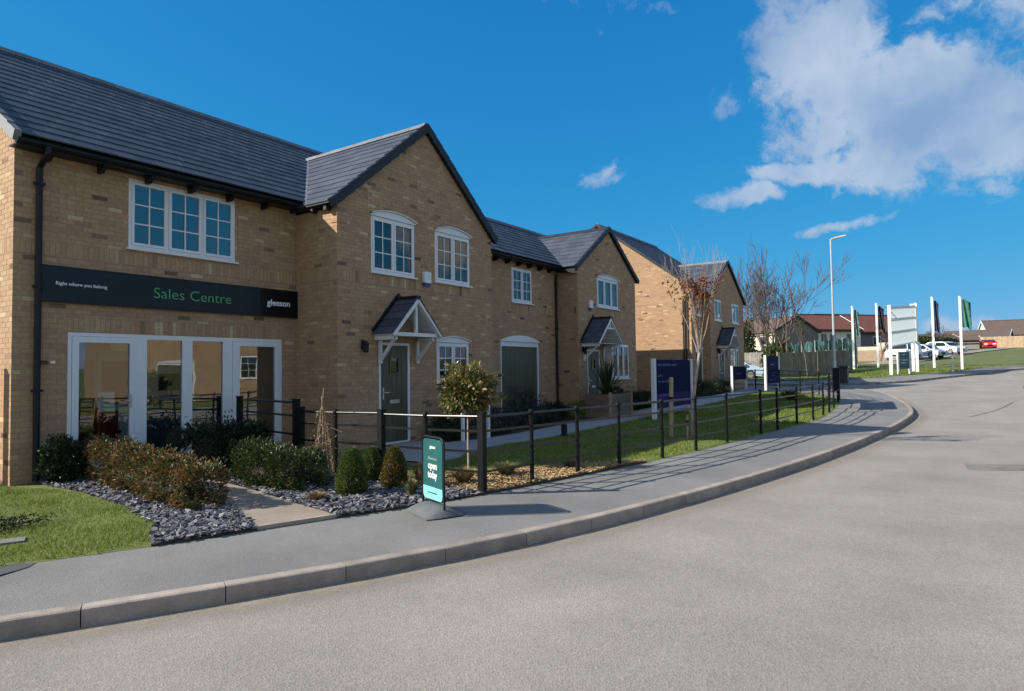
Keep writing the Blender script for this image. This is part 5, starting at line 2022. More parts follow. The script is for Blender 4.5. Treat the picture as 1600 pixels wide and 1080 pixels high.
ridge_run(g3l, (G3A, GY3 - .08, G3Z + .03), (G3A, 12.4, G3Z + .03))
verge_run(g3l, (30.98, GY3 - .065, z_g3(30.98)), (G3A, GY3 - .065, G3Z + .01), (0, -1, 0), depth=.14)
verge_run(g3r, (2 * G3A - 30.98, GY3 - .065, z_g3(30.98)), (G3A, GY3 - .065, G3Z + .01), (0, -1, 0), depth=.14)
eaves(H3, 29.5, 31.15, 9.94, 5.06, step=.6)
# swan-neck rainwater pipes on the sunlit end wall
for (yy, zt) in ((10.55, 4.78), (10.42, 4.95)):
    mb = MB()
    mb.tube([(29.6, 9.88, 5.0), (29.48, 9.92, 4.98), (29.48, yy - .1, zt), (29.48, yy, zt - .12), (29.48, yy, .3)], .034, 8)
    part('downpipe', mb, M['black'], H3)
window(H3, fr3, m3(30.25), m3(31.02), 3.98, 4.92, 2, 1, 1)
garage_door(H3, fr3, (m3(30.05), m3(31.1), .30, 2.40, .12))
window(H3, fr3g, *W3a[:4], 2, 1, 1)
window(H3, fr3g, *W3c[:4], 2, 1, 1)
window(H3, fr3g, *W3b[:4], 3, 1, 1)
front_door(H3, fr3g, *D3[:4])
porch(H3, 33.06, GY3, 9.28, 2.62, 3.46, .92, small_truss=True)

# unseen garage added between houses two and three; it throws the low shadow on the end wall
t = thing('shadow_garage', 'unseen brick garage added to shade the foot of the sunlit end wall', 'garage', (26.6, 16.5, T(26.6)), world_built=True)
frq = Frame((25.0, 13.4, 0), (1, 0, 0), (0, -1, 0))
brick_wall(t, frq, [(0, -.1), (3.2, -.1), (3.2, 2.7), (1.6, 4.75), (0, 2.7)], [], -.1, bricks=False)
brick_wall(t, Frame((25.0, 13.4, 0), (0, 1, 0), (-1, 0, 0)), [(0, -.1), (6, -.1), (6, 2.5), (0, 2.5)], [], -.1, bricks=False)
brick_wall(t, Frame((28.2, 13.4, 0), (0, 1, 0), (1, 0, 0)), [(0, -.1), (6, -.1), (6, 2.5), (0, 2.5)], [], -.1, bricks=False)
brick_wall(t, Frame((25.0, 19.4, 0), (1, 0, 0), (0, 1, 0)), [(0, -.1), (3.2, -.1), (3.2, 2.7), (1.6, 4.75), (0, 2.7)], [], -.1, bricks=False)
up_ = Vector((1.75, 0, 2.24)).normalized()
roof_slope(t, 'roof', (24.85, 19.5, 2.6), (0, -1, 0), up_, 6.2, hypot(1.75, 2.24))
roof_slope(t, 'roof', (28.35, 13.3, 2.6), (0, 1, 0), Vector((-1.75, 0, 2.24)).normalized(), 6.2, hypot(1.75, 2.24))

# ------------------------------------------------------------------ house across the road (mirrored in the glazing)
t = thing('brick_house', 'buff brick house across the road, seen mirrored in the glazed doors', 'house', (22.5, -14.0, 0), world_built=True)
fro = Frame((27.5, -14.0, 0), (-1, 0, 0), (0, 1, 0))
ox = lambda x: 27.5 - x
WO = (ox(24.6), ox(23.3), 1.15, 2.65, 0)
WO2 = (ox(24.6), ox(23.3), 3.7, 4.8, 0)
brick_wall(t, fro, [(0, -.2), (9.5, -.2), (9.5, 5.0), (0, 5.0)], [WO, WO2, (ox(20.6), ox(18.4), .0, 2.15, 0)], -.2)
brick_wall(t, Frame((27.5, -21.5, 0), (0, 1, 0), (1, 0, 0)), [(0, -.2), (7.5, -.2), (7.5, 5.0), (3.75, 7.6), (0, 5.0)], [], -.2, bricks=False)
brick_wall(t, Frame((18.0, -21.5, 0), (0, 1, 0), (-1, 0, 0)), [(0, -.2), (7.5, -.2), (7.5, 5.0), (3.75, 7.6), (0, 5.0)], [], -.2, bricks=False)
roof_slope(t, 'roof', (27.7, -13.7, 4.95), (-1, 0, 0), Vector((0, -4.05, 2.8)).normalized(), 9.9, hypot(4.05, 2.8))
roof_slope(t, 'roof', (17.8, -21.8, 4.95), (1, 0, 0), Vector((0, 4.05, 2.8)).normalized(), 9.9, hypot(4.05, 2.8))
window(t, fro, *WO[:4], 1, 2, 3)
window(t, fro, *WO2[:4], 1, 2, 3)
garage_door(t, fro, (ox(20.6), ox(18.4), .0, 2.15, .12))

# ================================================================== VEGETATION HELPERS


def unit_rows(a):
    return a / np.maximum(1e-9, np.linalg.norm(a, axis=1))[:, None]


def leaf_mesh(name, P, D, size, asp=.45, fold=.18, curl=.0):
    """P base points, D leaf axis directions; each leaf a folded four-corner blade"""
    n = len(P)
    D = unit_rows(D)
    rv = RNG.normal(size=(n, 3))
    S = unit_rows(np.cross(D, rv))
    Nn = np.cross(S, D)
    L = (size if np.ndim(size) else np.full(n, size))[:, None]
    V = np.empty((n, 4, 3))
    V[:, 0] = P
    V[:, 1] = P + D * L * .5 + S * L * asp * .5 + Nn * L * fold
    V[:, 2] = P + D * L - Nn * L * curl
    V[:, 3] = P + D * L * .5 - S * L * asp * .5 + Nn * L * fold
    return np_mesh(name, V.reshape(-1, 3), np.arange(4 * n).reshape(n, 4), 4)


def hedge(label, line, width, h0, h1, n, leaf, m, group=None, lean=.5, zb=0.0, rag=.05, name='hedge'):
    """clipped hedge: leaves over and into a ragged body along a line; a dark solid core paints the shade inside. z relative to ground"""
    pts = even(line, 60)
    cx_, cy_ = np.mean([p[0] for p in pts]), np.mean([p[1] for p in pts])
    t = thing(name, label, 'hedge', (cx_, cy_, zb), group=group)
    arr = np.array(pts) - np.array([cx_, cy_])
    tang = unit_rows(np.gradient(arr, axis=0))
    s = RNG.uniform(-.02, 1.02, n)
    idx = np.clip((s * 59).astype(int), 0, 59)
    side = np.stack([-tang[idx, 1], tang[idx, 0]], 1)
    # a rounded-box section: angle around the body, more leaves near the skin
    a = RNG.uniform(0, 2 * pi, n)
    rr = 1.02 - np.abs(RNG.normal(0, .18, n)) + .10 * np.sin(a * 3 + s * 37) * np.sin(s * 53 + 1)
    w = np.sign(np.cos(a)) * np.abs(np.cos(a)) ** .55 * rr
    v = np.sign(np.sin(a)) * np.abs(np.sin(a)) ** .55 * rr
    hh = h0 + (h1 - h0) * np.clip(s, 0, 1)
    wob = 1 + .12 * np.sin(s * 23 + 1.1) + .10 * np.sin(s * 41 + v * 4)
    endc = np.minimum(np.clip(s, 0, 1), 1 - np.clip(s, 0, 1)) * len(line) * 9
    endc = np.clip(.55 + endc, 0, 1)
    lat = w * width / 2 * wob * endc
    z = (v * .5 + .5) * hh * (1 + .06 * np.sin(s * 31 + 2)) * (.85 + .15 * endc)
    along = (s - np.clip(s, 0, 1))
    P = np.zeros((n, 3))
    P[:, 0] = arr[idx, 0] + side[:, 0] * lat + tang[idx, 0] * along
    P[:, 1] = arr[idx, 1] + side[:, 1] * lat + tang[idx, 1] * along
    P[:, 2] = np.maximum(.015, z) + np.abs(RNG.normal(0, rag, n)) * (v > .75) * (1 + 1.6 * (np.sin(s * 61) * np.sin(s * 23 + 2) > .35))
    out = np.stack([side[:, 0] * w, side[:, 1] * w, v * .8 + .35], 1)
    D = unit_rows(out) + RNG.normal(0, lean, (n, 3))
    part('foliage', leaf_mesh('foliage', P, D, RNG.uniform(leaf * .7, leaf * 1.25, n)), m, t, kind='stuff')
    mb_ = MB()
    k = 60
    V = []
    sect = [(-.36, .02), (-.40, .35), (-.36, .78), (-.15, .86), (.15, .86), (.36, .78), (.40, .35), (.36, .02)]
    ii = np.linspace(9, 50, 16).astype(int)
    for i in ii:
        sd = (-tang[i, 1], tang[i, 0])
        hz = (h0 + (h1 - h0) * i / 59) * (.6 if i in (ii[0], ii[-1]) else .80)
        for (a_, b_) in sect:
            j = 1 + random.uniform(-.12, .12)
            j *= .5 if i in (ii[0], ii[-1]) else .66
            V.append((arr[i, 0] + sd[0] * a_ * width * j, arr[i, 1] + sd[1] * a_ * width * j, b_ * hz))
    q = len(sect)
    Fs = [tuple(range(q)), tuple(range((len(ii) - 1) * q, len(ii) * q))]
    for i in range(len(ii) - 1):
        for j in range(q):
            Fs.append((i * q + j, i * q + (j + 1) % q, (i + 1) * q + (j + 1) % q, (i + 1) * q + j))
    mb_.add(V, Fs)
    part('shade_core', mb_, M['core'], t)
    return t


def blob_points(n, rx, ry, rz, shell=.25, seed=0, lump=.22):
    """points in the outer part of a lumpy ellipsoid, and outward directions"""
    d = unit_rows(RNG.normal(size=(n, 3)))
    f = 1 + lump * np.sin(d[:, 0] * 5 + seed) * np.sin(d[:, 1] * 6 + seed * 2) + lump * .7 * np.sin(d[:, 2] * 9 + d[:, 0] * 4 + seed)
    r = (1 - np.abs(RNG.normal(0, shell, n))) * f
    P = d * r[:, None] * np.array([rx, ry, rz])
    return P, d


def shrub(name, label, loc, rx, ry, h, n, leaf, m, group=None, asp=.45, lump=.22, cat='shrub', lean=.6, core=True):
    t = thing(name, label, cat, loc, group=group)
    P, D = blob_points(n, rx, ry, h * .52, seed=random.uniform(0, 6), lump=lump)
    P[:, 2] = np.maximum(.01, P[:, 2] + h * .5)
    D = D + RNG.normal(0, lean, (n, 3)) + np.array([0, 0, .3])
    part('foliage', leaf_mesh('foliage', P, D, RNG.uniform(leaf * .7, leaf * 1.3, n), asp), m, t, kind='stuff')
    if core:
        mb_ = MB()
        for k in range(9):
            a = random.uniform(0, 2 * pi)
            e = random.uniform(.3, .8)
            mb_.tube([(0, 0, 0), (rx * .3 * cos(a), ry * .3 * sin(a), h * .35), (rx * e * cos(a), ry * e * sin(a), h * random.uniform(.6, .9))], [.012, .008, .003], 5)
        part('stems', mb_, M['bark'], t, kind='stuff')
    return t


def tussock(name, label, loc, r, h, n, m, w=.006, group=None, upright=.5, cat='grass tuft'):
    t = thing(name, label, cat, loc, group=group)
    a = RNG.uniform(0, 2 * pi, n)
    out = RNG.uniform(.1, 1, n)
    V = np.empty((n, 5, 3))
    base = np.stack([np.cos(a) * r * .18 * out, np.sin(a) * r * .18 * out, np.zeros(n)], 1)
    hh = h * RNG.uniform(.6, 1.1, n)
    mid = base + np.stack([np.cos(a) * r * .45 * out, np.sin(a) * r * .45 * out, hh * (.55 + .3 * upright)], 1)
    tip = base + np.stack([np.cos(a) * r * out, np.sin(a) * r * out, hh * (1 - .35 * out * (1 - upright))], 1)
    s = np.stack([-np.sin(a), np.cos(a), np.zeros(n)], 1) * w
    V = np.stack([base - s, base + s, mid + s * .9, mid - s * .9, tip], 1)
    Fs = []
    b_ = np.arange(n) * 5
    me = bpy.data.meshes.new('blades')
    verts = V.reshape(-1, 3)
    faces = [(i, i + 1, i + 2, i + 3) for i in b_] + [(i + 3, i + 2, i + 4) for i in b_]
    me.from_pydata(verts.tolist(), [], faces)
    part('blades', me, m, t, kind='stuff')
    return t


def strap_plant(name, label, loc, n, length, m, width=.05, group=None, cat='plant'):
    """stiff strap leaves in a fan, each leaf a piece"""
    t = thing(name, label, cat, loc, group=group)
    for k in range(n):
        a = random.uniform(0, 2 * pi)
        tilt = abs(random.gauss(0, .42))
        L = length * random.uniform(.65, 1.1)
        w = width * random.uniform(.7, 1.15)
        pts = []
        for i in range(6):
            q = i / 5
            th = tilt + .55 * tilt * q * q
            pts.append(Vector((cos(a) * sin(th) * L * q, sin(a) * sin(th) * L * q, cos(th) * L * q)) + Vector((cos(a), sin(a), 0)) * .07)
        sd = Vector((-sin(a), cos(a), 0))
        nm = Vector((cos(a), sin(a), .3)) * .012
        V, Fs = [], []
        for i, p in enumerate(pts):
            ww = w * (.55 + .9 * (i / 5) - 1.43 * (i / 5) ** 3) * .5
            ww = max(.002, ww)
            V += [p - sd * ww + nm, p, p + sd * ww + nm]
        for i in range(5):
            b_ = i * 3
            Fs += [(b_, b_ + 1, b_ + 4, b_ + 3), (b_ + 1, b_ + 2, b_ + 5, b_ + 4)]
        mb_ = MB()
        mb_.add(V, Fs)
        part('leaf', mb_, m, t)
    return t


def branch_tree(segs, p, d, L, r, depth, spread, up, minr=.004, curve=.12, kids=(2, 3), shrink=.72, tips=None):
    """recursive bare branches -> list of (points, radii)"""
    pts, rad = [p.copy()], [r]
    n = 4
    q = p.copy()
    dd = d.copy()
    for i in range(n):
        dd = (dd + Vector((random.gauss(0, curve), random.gauss(0, curve), random.gauss(0, curve) + up * .05))).normalized()
        q = q + dd * (L / n)
        pts.append(q.copy())
        rad.append(max(minr, r * (1 - .38 * (i + 1) / n)))
    segs.append((pts, rad, depth))
    if depth == 0:
        if tips is not None:
            tips.append((q.copy(), dd.copy()))
        return
    k = random.randint(*kids)
    for j in range(k):
        f = random.uniform(.45, 1.0) if j else 1.0
        i = min(n, max(1, int(round(f * n))))
        a = random.uniform(0, 2 * pi)
        s = dd.cross(Vector((cos(a), sin(a), .3))).normalized()
        nd = (dd + s * random.uniform(.4, 1.0) * spread + Vector((0, 0, up * .35))).normalized()
        branch_tree(segs, pts[i], nd, L * shrink * random.uniform(.75, 1.15), max(minr, rad[i] * .68), depth - 1, spread, up, minr, curve, kids, shrink, tips)


def bare_tree(label, loc, stems, L, r, depth, m_trunk, m_twig, spread=.55, up=.5, group=None, kids=(2, 4), lean=.18, name='bare_tree', tipleaves=None, minr=.004):
    t = thing(name, label, 'tree', loc, group=group)
    segs, tips = [], []
    for s in range(stems):
        a = random.uniform(0, 2 * pi)
        d = Vector((cos(a) * lean, sin(a) * lean, 1)).normalized()
        branch_tree(segs, Vector((cos(a) * .12 * (stems > 1), sin(a) * .12 * (stems > 1), -.1)), d, L * random.uniform(.85, 1.1), r * random.uniform(.8, 1.1), depth, spread, up, minr, .12, kids, .72, tips)
    mt, mw = MB(), MB()
    for pts, rad, dp in segs:
        if dp >= depth - 1:
            mt.tube(pts, rad, 7, cap=False)
        else:
            mw.tube(pts, rad, 4 if dp < 2 else 5, cap=False)
    part('trunk', mt, m_trunk, t, smooth=True)
    part('crown', mw, m_twig, t, kind='stuff')
    if tipleaves:
        n_, size_, mat_ = tipleaves
        P, D = [], []
        for _ in range(n_):
            q, dd = random.choice(tips)
            P.append(q + Vector((random.gauss(0, .09), random.gauss(0, .09), random.gauss(0, .09))))
            D.append(dd + Vector((random.gauss(0, .6), random.gauss(0, .6), random.gauss(-.4, .5))))
        part('leaves', leaf_mesh('leaves', np.array(P), np.array(D), RNG.uniform(size_ * .7, size_ * 1.3, n_), .55), mat_, t, kind='stuff')
    return t


# ================================================================== FRONT GARDEN
hedge('rusty copper and green clipped hedge between the lawn slate and the buff path', [(4.16, 7.02), (4.36, 8.8), (4.60, 10.75)], .46, .47, .58, 20000, .052, M['hedge_red'], rag=.018)
shrub('shrub', 'dark green shrub at the wall end of the copper hedge by the downpipe', (4.10, 10.62, 0), .26, .26, .66, 2600, .06, M['laurel_dark'])
hedge('mid green clipped hedge on the right of the buff entry path', [(6.0, 9.0), (5.60, 7.95), (5.56, 6.95)], .60, .50, .46, 15000, .052, M['hedge_green'], rag=.018)
hedge('blackish shaded hedge close in front of the glazed doors', [(5.35, 9.55), (6.0, 9.75), (6.75, 9.9)], .8, .66, .62, 8000, .06, M['laurel_dark'])


def cone_shrub(label, loc, r, h, n, m):
    t = thing('topiary_cone', label, 'shrub', loc, group='clipped evergreen cones in slate')
    zz = RNG.uniform(0, 1, n) ** 1.25
    a = RNG.uniform(0, 2 * pi, n)
    prof = np.sqrt(np.clip(1 - zz ** 1.9, 0, 1)) * (.82 + .18 * np.clip(zz * 6, 0, 1))
    rr = r * prof * (1 - np.abs(RNG.normal(0, .13, n))) * (1 + .08 * np.sin(a * 5 + zz * 9))
    P = np.stack([np.cos(a) * rr, np.sin(a) * rr, zz * h + .01], 1)
    D = np.stack([np.cos(a), np.sin(a), .5 + zz], 1) + RNG.normal(0, .5, (n, 3))
    part('foliage', leaf_mesh('foliage', P, D, RNG.uniform(.022, .042, n), .6), m, t, kind='stuff')
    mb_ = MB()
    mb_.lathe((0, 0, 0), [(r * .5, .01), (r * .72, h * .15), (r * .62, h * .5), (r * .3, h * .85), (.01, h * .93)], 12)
    part('shade_core', mb_, M['core'], t)  # solid dark core painting the shade inside the cone
    return t


cone_shrub('largest green clipped cone, nearest the buff path', (5.62, 6.30, .02), .19, .56, 4200, M['box_leaf'])
cone_shrub('small all-green clipped cone, middle of the three', (6.42, 6.78, .02), .145, .46, 3000, M['box_leaf'])
cone_shrub('clipped cone with scorched orange lower leaves, nearest the pavement sign', (6.20, 6.14, .02), .165, .52, 3400, M['box_orange'])
tussock('grass_tuft', 'bright green spiky tuft at the foot of the orange cone by the sign', (5.90, 5.56, .02), .14, .22, 260, M['tuft_green'], upright=.6)
tussock('grass_tuft', 'tall brown grass clump right of the orange clipped cone', (6.42, 5.85, .02), .20, .36, 520, M['dry_grass'], w=.004, upright=.55)
tussock('grass_tuft', 'low straw-coloured tuft on slate beside the buff path', (5.12, 6.35, .02), .17, .12, 420, M['dry_grass'], w=.004, upright=.2)
tussock('grass_tuft', 'straw tuft in bark just behind the pavement sign', (6.9, 5.55, .03), .26, .24, 520, M['dry_grass'], w=.004, upright=.35)
tussock('grass_tuft', 'green-gold tuft in bark right of the thick black corner post', (7.72, 5.42, .03), .30, .22, 520, M['tuft_green'], w=.004, upright=.3)
tussock('grass_tuft', 'sparse dry tuft at the far end of the bark strip', (8.85, 5.0, .03), .25, .15, 260, M['dry_grass'], w=.004, upright=.3)

# dead climber tied on a wigwam of canes
t = thing('cane_wigwam', 'wigwam of canes with a dry brown climber left of the front door', 'plant support', (6.20, 7.55, .02))
top = Vector((0, 0, 1.12))
for k in range(5):
    a = k * 2 * pi / 5 + .3
    mb = MB()
    mb.tube([(.17 * cos(a), .17 * sin(a), 0), (.02 * cos(a), .02 * sin(a), .98), (-.02 * cos(a), -.02 * sin(a), 1.18 if k != 2 else 1.30)], .0065, 6)
    part('cane', mb, M['stem'], t)
mb = MB()
for k in range(22):
    a = random.uniform(0, 2 * pi)
    z = random.uniform(.05, .7)
    pts = []
    for i in range(7):
        rr = .17 * (1 - (z + i * .055) / 1.15) + .015
        pts.append((rr * cos(a + i * .7), rr * sin(a + i * .7), z + i * .055))
    mb.tube(pts, .003, 4, cap=False)
for k in range(16):
    a = random.uniform(0, 2 * pi)
    z = random.uniform(.05, .95)
    r0 = .15 * (1 - z / 1.15)
    e = random.uniform(.12, .34)
    mb.tube([(r0 * cos(a), r0 * sin(a), z), ((r0 + e * .5) * cos(a), (r0 + e * .5) * sin(a), z + .05), ((r0 + e) * cos(a + .2), (r0 + e) * sin(a + .2), z + random.uniform(-.08, .08))], .0025, 4, cap=False)
part('climber_stems', mb, M['stem'], t, kind='stuff')
n = 700
a = RNG.uniform(0, 2 * pi, n); zz = RNG.uniform(.02, 1, n) ** 1.8
r_ = (.20 * (1 - zz / 1.1) + .02) * RNG.uniform(.6, 1.9, n)
P = np.stack([np.cos(a) * r_, np.sin(a) * r_, zz], 1)
part('dry_leaves', leaf_mesh('dry_leaves', P, RNG.normal(size=(n, 3)), RNG.uniform(.02, .045, n), .6), M['hedge_red'], t, kind='stuff')

# mop-headed standard behind the railing
t = thing('standard_tree', 'mop-headed little tree with bronze and cream leaves on a bare stem', 'tree', (7.90, 6.25, .02))
mb = MB(); mb.tube([(0, 0, 0), (.005, .01, .5), (0, 0, 1.1)], [.017, .015, .012], 8); part('trunk', mb, M['bark_pale'], t)
P, D = blob_points(2500, .40, .40, .37, .30, 2.0, .26)
P[:, 2] += 1.22
part('crown', leaf_mesh('crown', P, D + RNG.normal(0, .6, P.shape), RNG.uniform(.06, .12, len(P)), .48, .12), M['photinia'], t, kind='stuff')
mb = MB()
for k in range(26):
    d = Vector((random.gauss(0, 1), random.gauss(0, 1), random.gauss(.2, .8))).normalized()
    mb.tube([(0, 0, 1.05), Vector((0, 0, 1.15)) + d * .18, Vector((0, 0, 1.22)) + d * .31], [.008, .005, .002], 4, cap=False)
part('branches', mb, M['bark'], t, kind='stuff')

# shrubs under the walls
shrub('shrub', 'dark shrub under the ground-floor gable window beside the front door', (11.15, 9.32, 0), .55, .32, .62, 2600, .06, M['laurel_dark'])
shrub('shrub', 'dusky shrub between the bay tree stem and the garage door', (12.7, 9.2, 0), .7, .4, .62, 2600, .06, M['grey_shrub'])
shrub('shrub', 'large grey-green bushy shrub in front of the dark garage door', (14.2, 9.35, 0), .62, .45, 1.02, 4200, .05, M['grey_shrub'], lump=.3)
shrub('shrub', 'low dark shrub right of the big grey bush below the garage door', (15.6, 9.75, 0), .6, .4, .52, 2400, .06, M['laurel_dark'])
shrub('shrub', 'dark plum-toned shrub beside the second downpipe', (16.9, 10.05, 0), .55, .35, .55, 2200, .06, M['laurel_dark'])
shrub('shrub', 'small lime yellow shrub left of the timber raised planter', (17.6, 9.75, 0), .30, .28, .55, 1100, .06, M['yellow_shrub'])
hedge('low dark hedge right of the raised planter under the second gable', [(21.0, 9.75), (22.2, 9.75), (23.6, 9.85)], .5, .55, .5, 4200, .07, M['laurel_dark'], zb=.04)
hedge('low dark hedge in front of the third house by the small navy board', [(27.6, 9.55), (29.5, 9.45), (32.2, 9.35)], .7, .62, .55, 5000, .08, M['laurel_dark'], zb=.2)

# timber raised planter with a strap-leaved plant
t = thing('raised_planter', 'timber raised planter holding the tall strap-leaved plant', 'planter', (19.15, 9.42, 0))
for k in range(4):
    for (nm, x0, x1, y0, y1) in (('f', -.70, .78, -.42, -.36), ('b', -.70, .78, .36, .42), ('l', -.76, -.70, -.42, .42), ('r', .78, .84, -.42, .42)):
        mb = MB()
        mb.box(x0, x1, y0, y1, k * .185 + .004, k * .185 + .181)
        part('board', mb, M['timber_grey'] if nm in 'fb' else M['shaded_board'], t)  # side boards get a darker colour in place of shade
for (x, y) in ((-.76, -.46), (.80, -.46)):
    mb = MB(); mb.box(x, x + .07, y - .03, y + .04, 0, .80); part('post', mb, M['timber'], t)
mb = MB(); mb.box(-.69, .77, -.355, .355, .0, .66); part('soil', mb, M['soil'], t)
strap_plant('strap_plant', 'tall spiky strap-leaved plant growing from the timber planter', (19.1, 9.42, .64), 74, 1.28, M['phormium'], .055)
shrub('shrub', 'trailing dark plant in the right end of the timber planter', (19.75, 9.40, .64), .22, .25, .28, 500, .06, M['laurel_dark'], core=False)

# staked young tree on the front lawn
t = thing('young_tree', 'leaning pale-stemmed young tree with a few russet dead leaves', 'tree', (13.85, 4.86, 0))
trk = [Vector((0, 0, -.05)), Vector((.09, -.02, .6)), Vector((.22, -.07, 1.3)), Vector((.36, -.135, 1.95))]
mb = MB(); mb.tube(trk, [.042, .037, .034, .030], 9); part('trunk', mb, M['bark_pale'], t, smooth=True)
segs, tips = [], []
random.seed(21)
for k in range(7):
    a = k * 2 * pi / 7 + random.uniform(-.3, .3)
    lean_ = random.uniform(.08, .33)
    d = Vector((cos(a) * lean_, sin(a) * lean_, 1)).normalized()
    p = trk[3] + (trk[2] - trk[3]) * random.uniform(0, .28)
    branch_tree(segs, p, d, random.uniform(.85, 1.2), .0115, 3, .36, .8, .0022, .07, (2, 3), .66, tips)
mb = MB()
for pts, rad, dp in segs:
    mb.tube(pts, rad, 5, cap=False)
part('branches', mb, M['bark_pale'], t, kind='stuff')
P, D = [], []
allp = [p for (pts, rad, dp) in segs if dp <= 2 for p in pts if 2.2 < p.z < 3.5]
for _ in range(600):
    q = random.choice(allp)
    P.append(q + Vector((random.gauss(0, .05), random.gauss(0, .05), random.gauss(0, .05))))
    D.append(Vector((random.gauss(0, .6), random.gauss(0, .6), random.gauss(-.7, .4))))
part('leaves', leaf_mesh('leaves', np.array(P), np.array(D), RNG.uniform(.05, .10, len(P)), .5, .25), M['dead_leaf'], t, kind='stuff')
random.seed(5)
t = thing('tree_stake', 'thick pale timber stake standing alone left of the young tree', 'stake', (13.93, 5.32, 0))
mb = MB(); mb.tube([(0, 0, -.1), (.02, -.005, .7), (.045, -.01, 1.30), (.045, -.01, 1.33)], [.048, .048, .047, .038], 12); part('shaft', mb, M['timber'], t)
mb = MB(); mb.lathe((.027, -.006, .84), [(.051, 0), (.052, .03), (.05, .06)], 12); part('rubber_tie', mb, M['black'], t)
t = thing('tree_guard', 'short grey guard tube with pale base round the young tree stem', 'tree guard', (13.98, 4.84, 0))
mb = MB(); mb.lathe((0, 0, 0), [(.055, 0), (.052, .22), (.05, .28)], 14); part('collar', mb, M['timber'], t)
M['guard'] = mat('grey_guard_plastic', (.20, .22, .24), .5, var=.15, vscale=9)
mb = MB(); mb.lathe((0, 0, .285), [(.057, 0), (.060, .25), (.056, .40)], 14); part('sleeve', mb, M['guard'], t)
for z in (.33, .62):
    mb = MB(); mb.lathe((0, 0, z), [(.063, 0), (.064, .02), (.063, .04)], 14); part('band', mb, M['black'], t)
t = thing('tree_stake', 'short split stake leaning beside the grey tree guard', 'stake', (13.66, 4.86, 0))
mb = MB(); mb.bar((0, 0, -.05), (.10, .02, .52), .045, .03, up=(0, 1, 0)); part('shaft', mb, M['timber'], t)
mb = MB(); mb.bar((.062, .013, .30), (.082, .017, .41), .05, .036, up=(0, 1, 0)); part('rubber_tie', mb, M['black'], t)

# ================================================================== RAILINGS
RAILZ = (.965, .78, .52, .27)


def railing(label, posts, thick, cat='railing', group=None, ball=True, rz=RAILZ, dz=None, skip=()):
    """estate railing: posts, four rails; posts = (x, y, height)"""
    c = posts[0]
    t = thing('railing', label, cat, (c[0], c[1], T(c[0])), group=group)
    o = Vector((c[0], c[1], T(c[0])))
    base = [Vector((p[0], p[1], T(p[0]))) - o for p in posts]
    for i, p in enumerate(posts):
        if i in skip:
            continue
        mb_ = MB()
        b_ = base[i]
        h = p[2]
        if i in thick:
            mb_.box(b_.x - .042, b_.x + .042, b_.y - .042, b_.y + .042, b_.z - .1, b_.z + h)
            mb_.box(b_.x - .05, b_.x + .05, b_.y - .05, b_.y + .05, b_.z + h, b_.z + h + .018)
        else:
            mb_.lathe(b_, [(.030, -.1), (.030, h * .42), (.040, h * .425), (.040, h * .46), (.029, h * .465), (.027, h - .10), (.038, h - .095), (.038, h - .075), (.022, h - .07), (.034, h - .045), (.041, h - .02), (.034, h + .005), (.006, h + .02)] if ball else [(.02, -.1), (.02, h), (.004, h + .01)], 10)
        part('post', mb_, M['railing'], t)
    for k, z in enumerate(rz):
        for i in range(len(posts) - 1):
            mb_ = MB()
            a_, b_ = base[i] + Vector((0, 0, z * posts[i][2])), base[i + 1] + Vector((0, 0, z * min(posts[i][2], posts[i + 1][2]) if posts[i][2] > posts[i + 1][2] else z * posts[i][2]))
            d = (b_ - a_).normalized()
            a2, b2 = a_ + d * (.04 if i in thick else .022), b_ - d * (.04 if (i + 1) in thick else .022)
            if k == 0:
                mb_.tube([a2, b2], .019, 10)
            else:
                mb_.bar(a2, b2, .010, .030)
            part('rail', mb_, M['rail'], t)
    return t


railing('black railing climbing from the corner post back to the glazed doors', [(6.57, 4.98, 1.0), (6.55, 5.90, .985), (6.54, 6.72, 1.0), (6.52, 7.65, .985), (6.50, 8.42, 1.0)], {0, 2, 4})
railing('taller black railing bay ending at the wall by the glazed doors', [(6.52, 8.56, 1.12), (6.95, 10.72, 1.12)], {0, 1})
railing('black ball-topped railing along the pavement edge past the lawn', [(6.60, 4.965, 1.0), (7.47, 4.82, 1.0), (8.42, 4.64, 1.0), (9.44, 4.46, 1.0), (10.70, 4.25, 1.0), (11.95, 4.09, 1.0), (13.45, 3.96, 1.0), (15.50, 3.79, 1.0), (16.75, 3.71, 1.0), (18.40, 3.59, 1.0), (20.0, 3.47, 1.0), (21.4, 3.43, 1.02), (22.7, 3.47, 1.05)], set(), skip=(0,))
railing('black railing on the bend carrying the dark board', [(22.95, 3.50, 1.15), (24.4, 3.58, 1.35), (26.6, 3.75, 1.35), (28.0, 3.92, 1.1)], {3})
railing('black railing along the side street past the lawn end', [(28.2, 4.0, 1.0), (29.4, 4.45, 1.0), (30.6, 5.05, 1.0), (31.7, 6.0, 1.0), (32.7, 7.1, 1.0), (33.5, 8.4, 1.0), (34.0, 9.6, 1.0)], set())

# ================================================================== SIGNS


def text_mesh(txt, size, thick=.004, bold=0.0, align='LEFT', space=1.0):
    cu = bpy.data.curves.new('lettering', 'FONT')
    cu.body = txt
    cu.size = size
    cu.extrude = thick / 2
    cu.offset = bold
    cu.align_x = align
    cu.space_character = space
    cu.resolution_u = 3
    ob = bpy.data.objects.new('lettering', cu)
    COL.objects.link(ob)
    bpy.context.view_layer.update()
    dg = bpy.context.evaluated_depsgraph_get()
    me = bpy.data.meshes.new_from_object(ob.evaluated_get(dg))
    bpy.data.objects.remove(ob, do_unlink=True)
    bpy.data.curves.remove(cu)
    me.name = 'lettering'
    me.materials.clear()
    return me


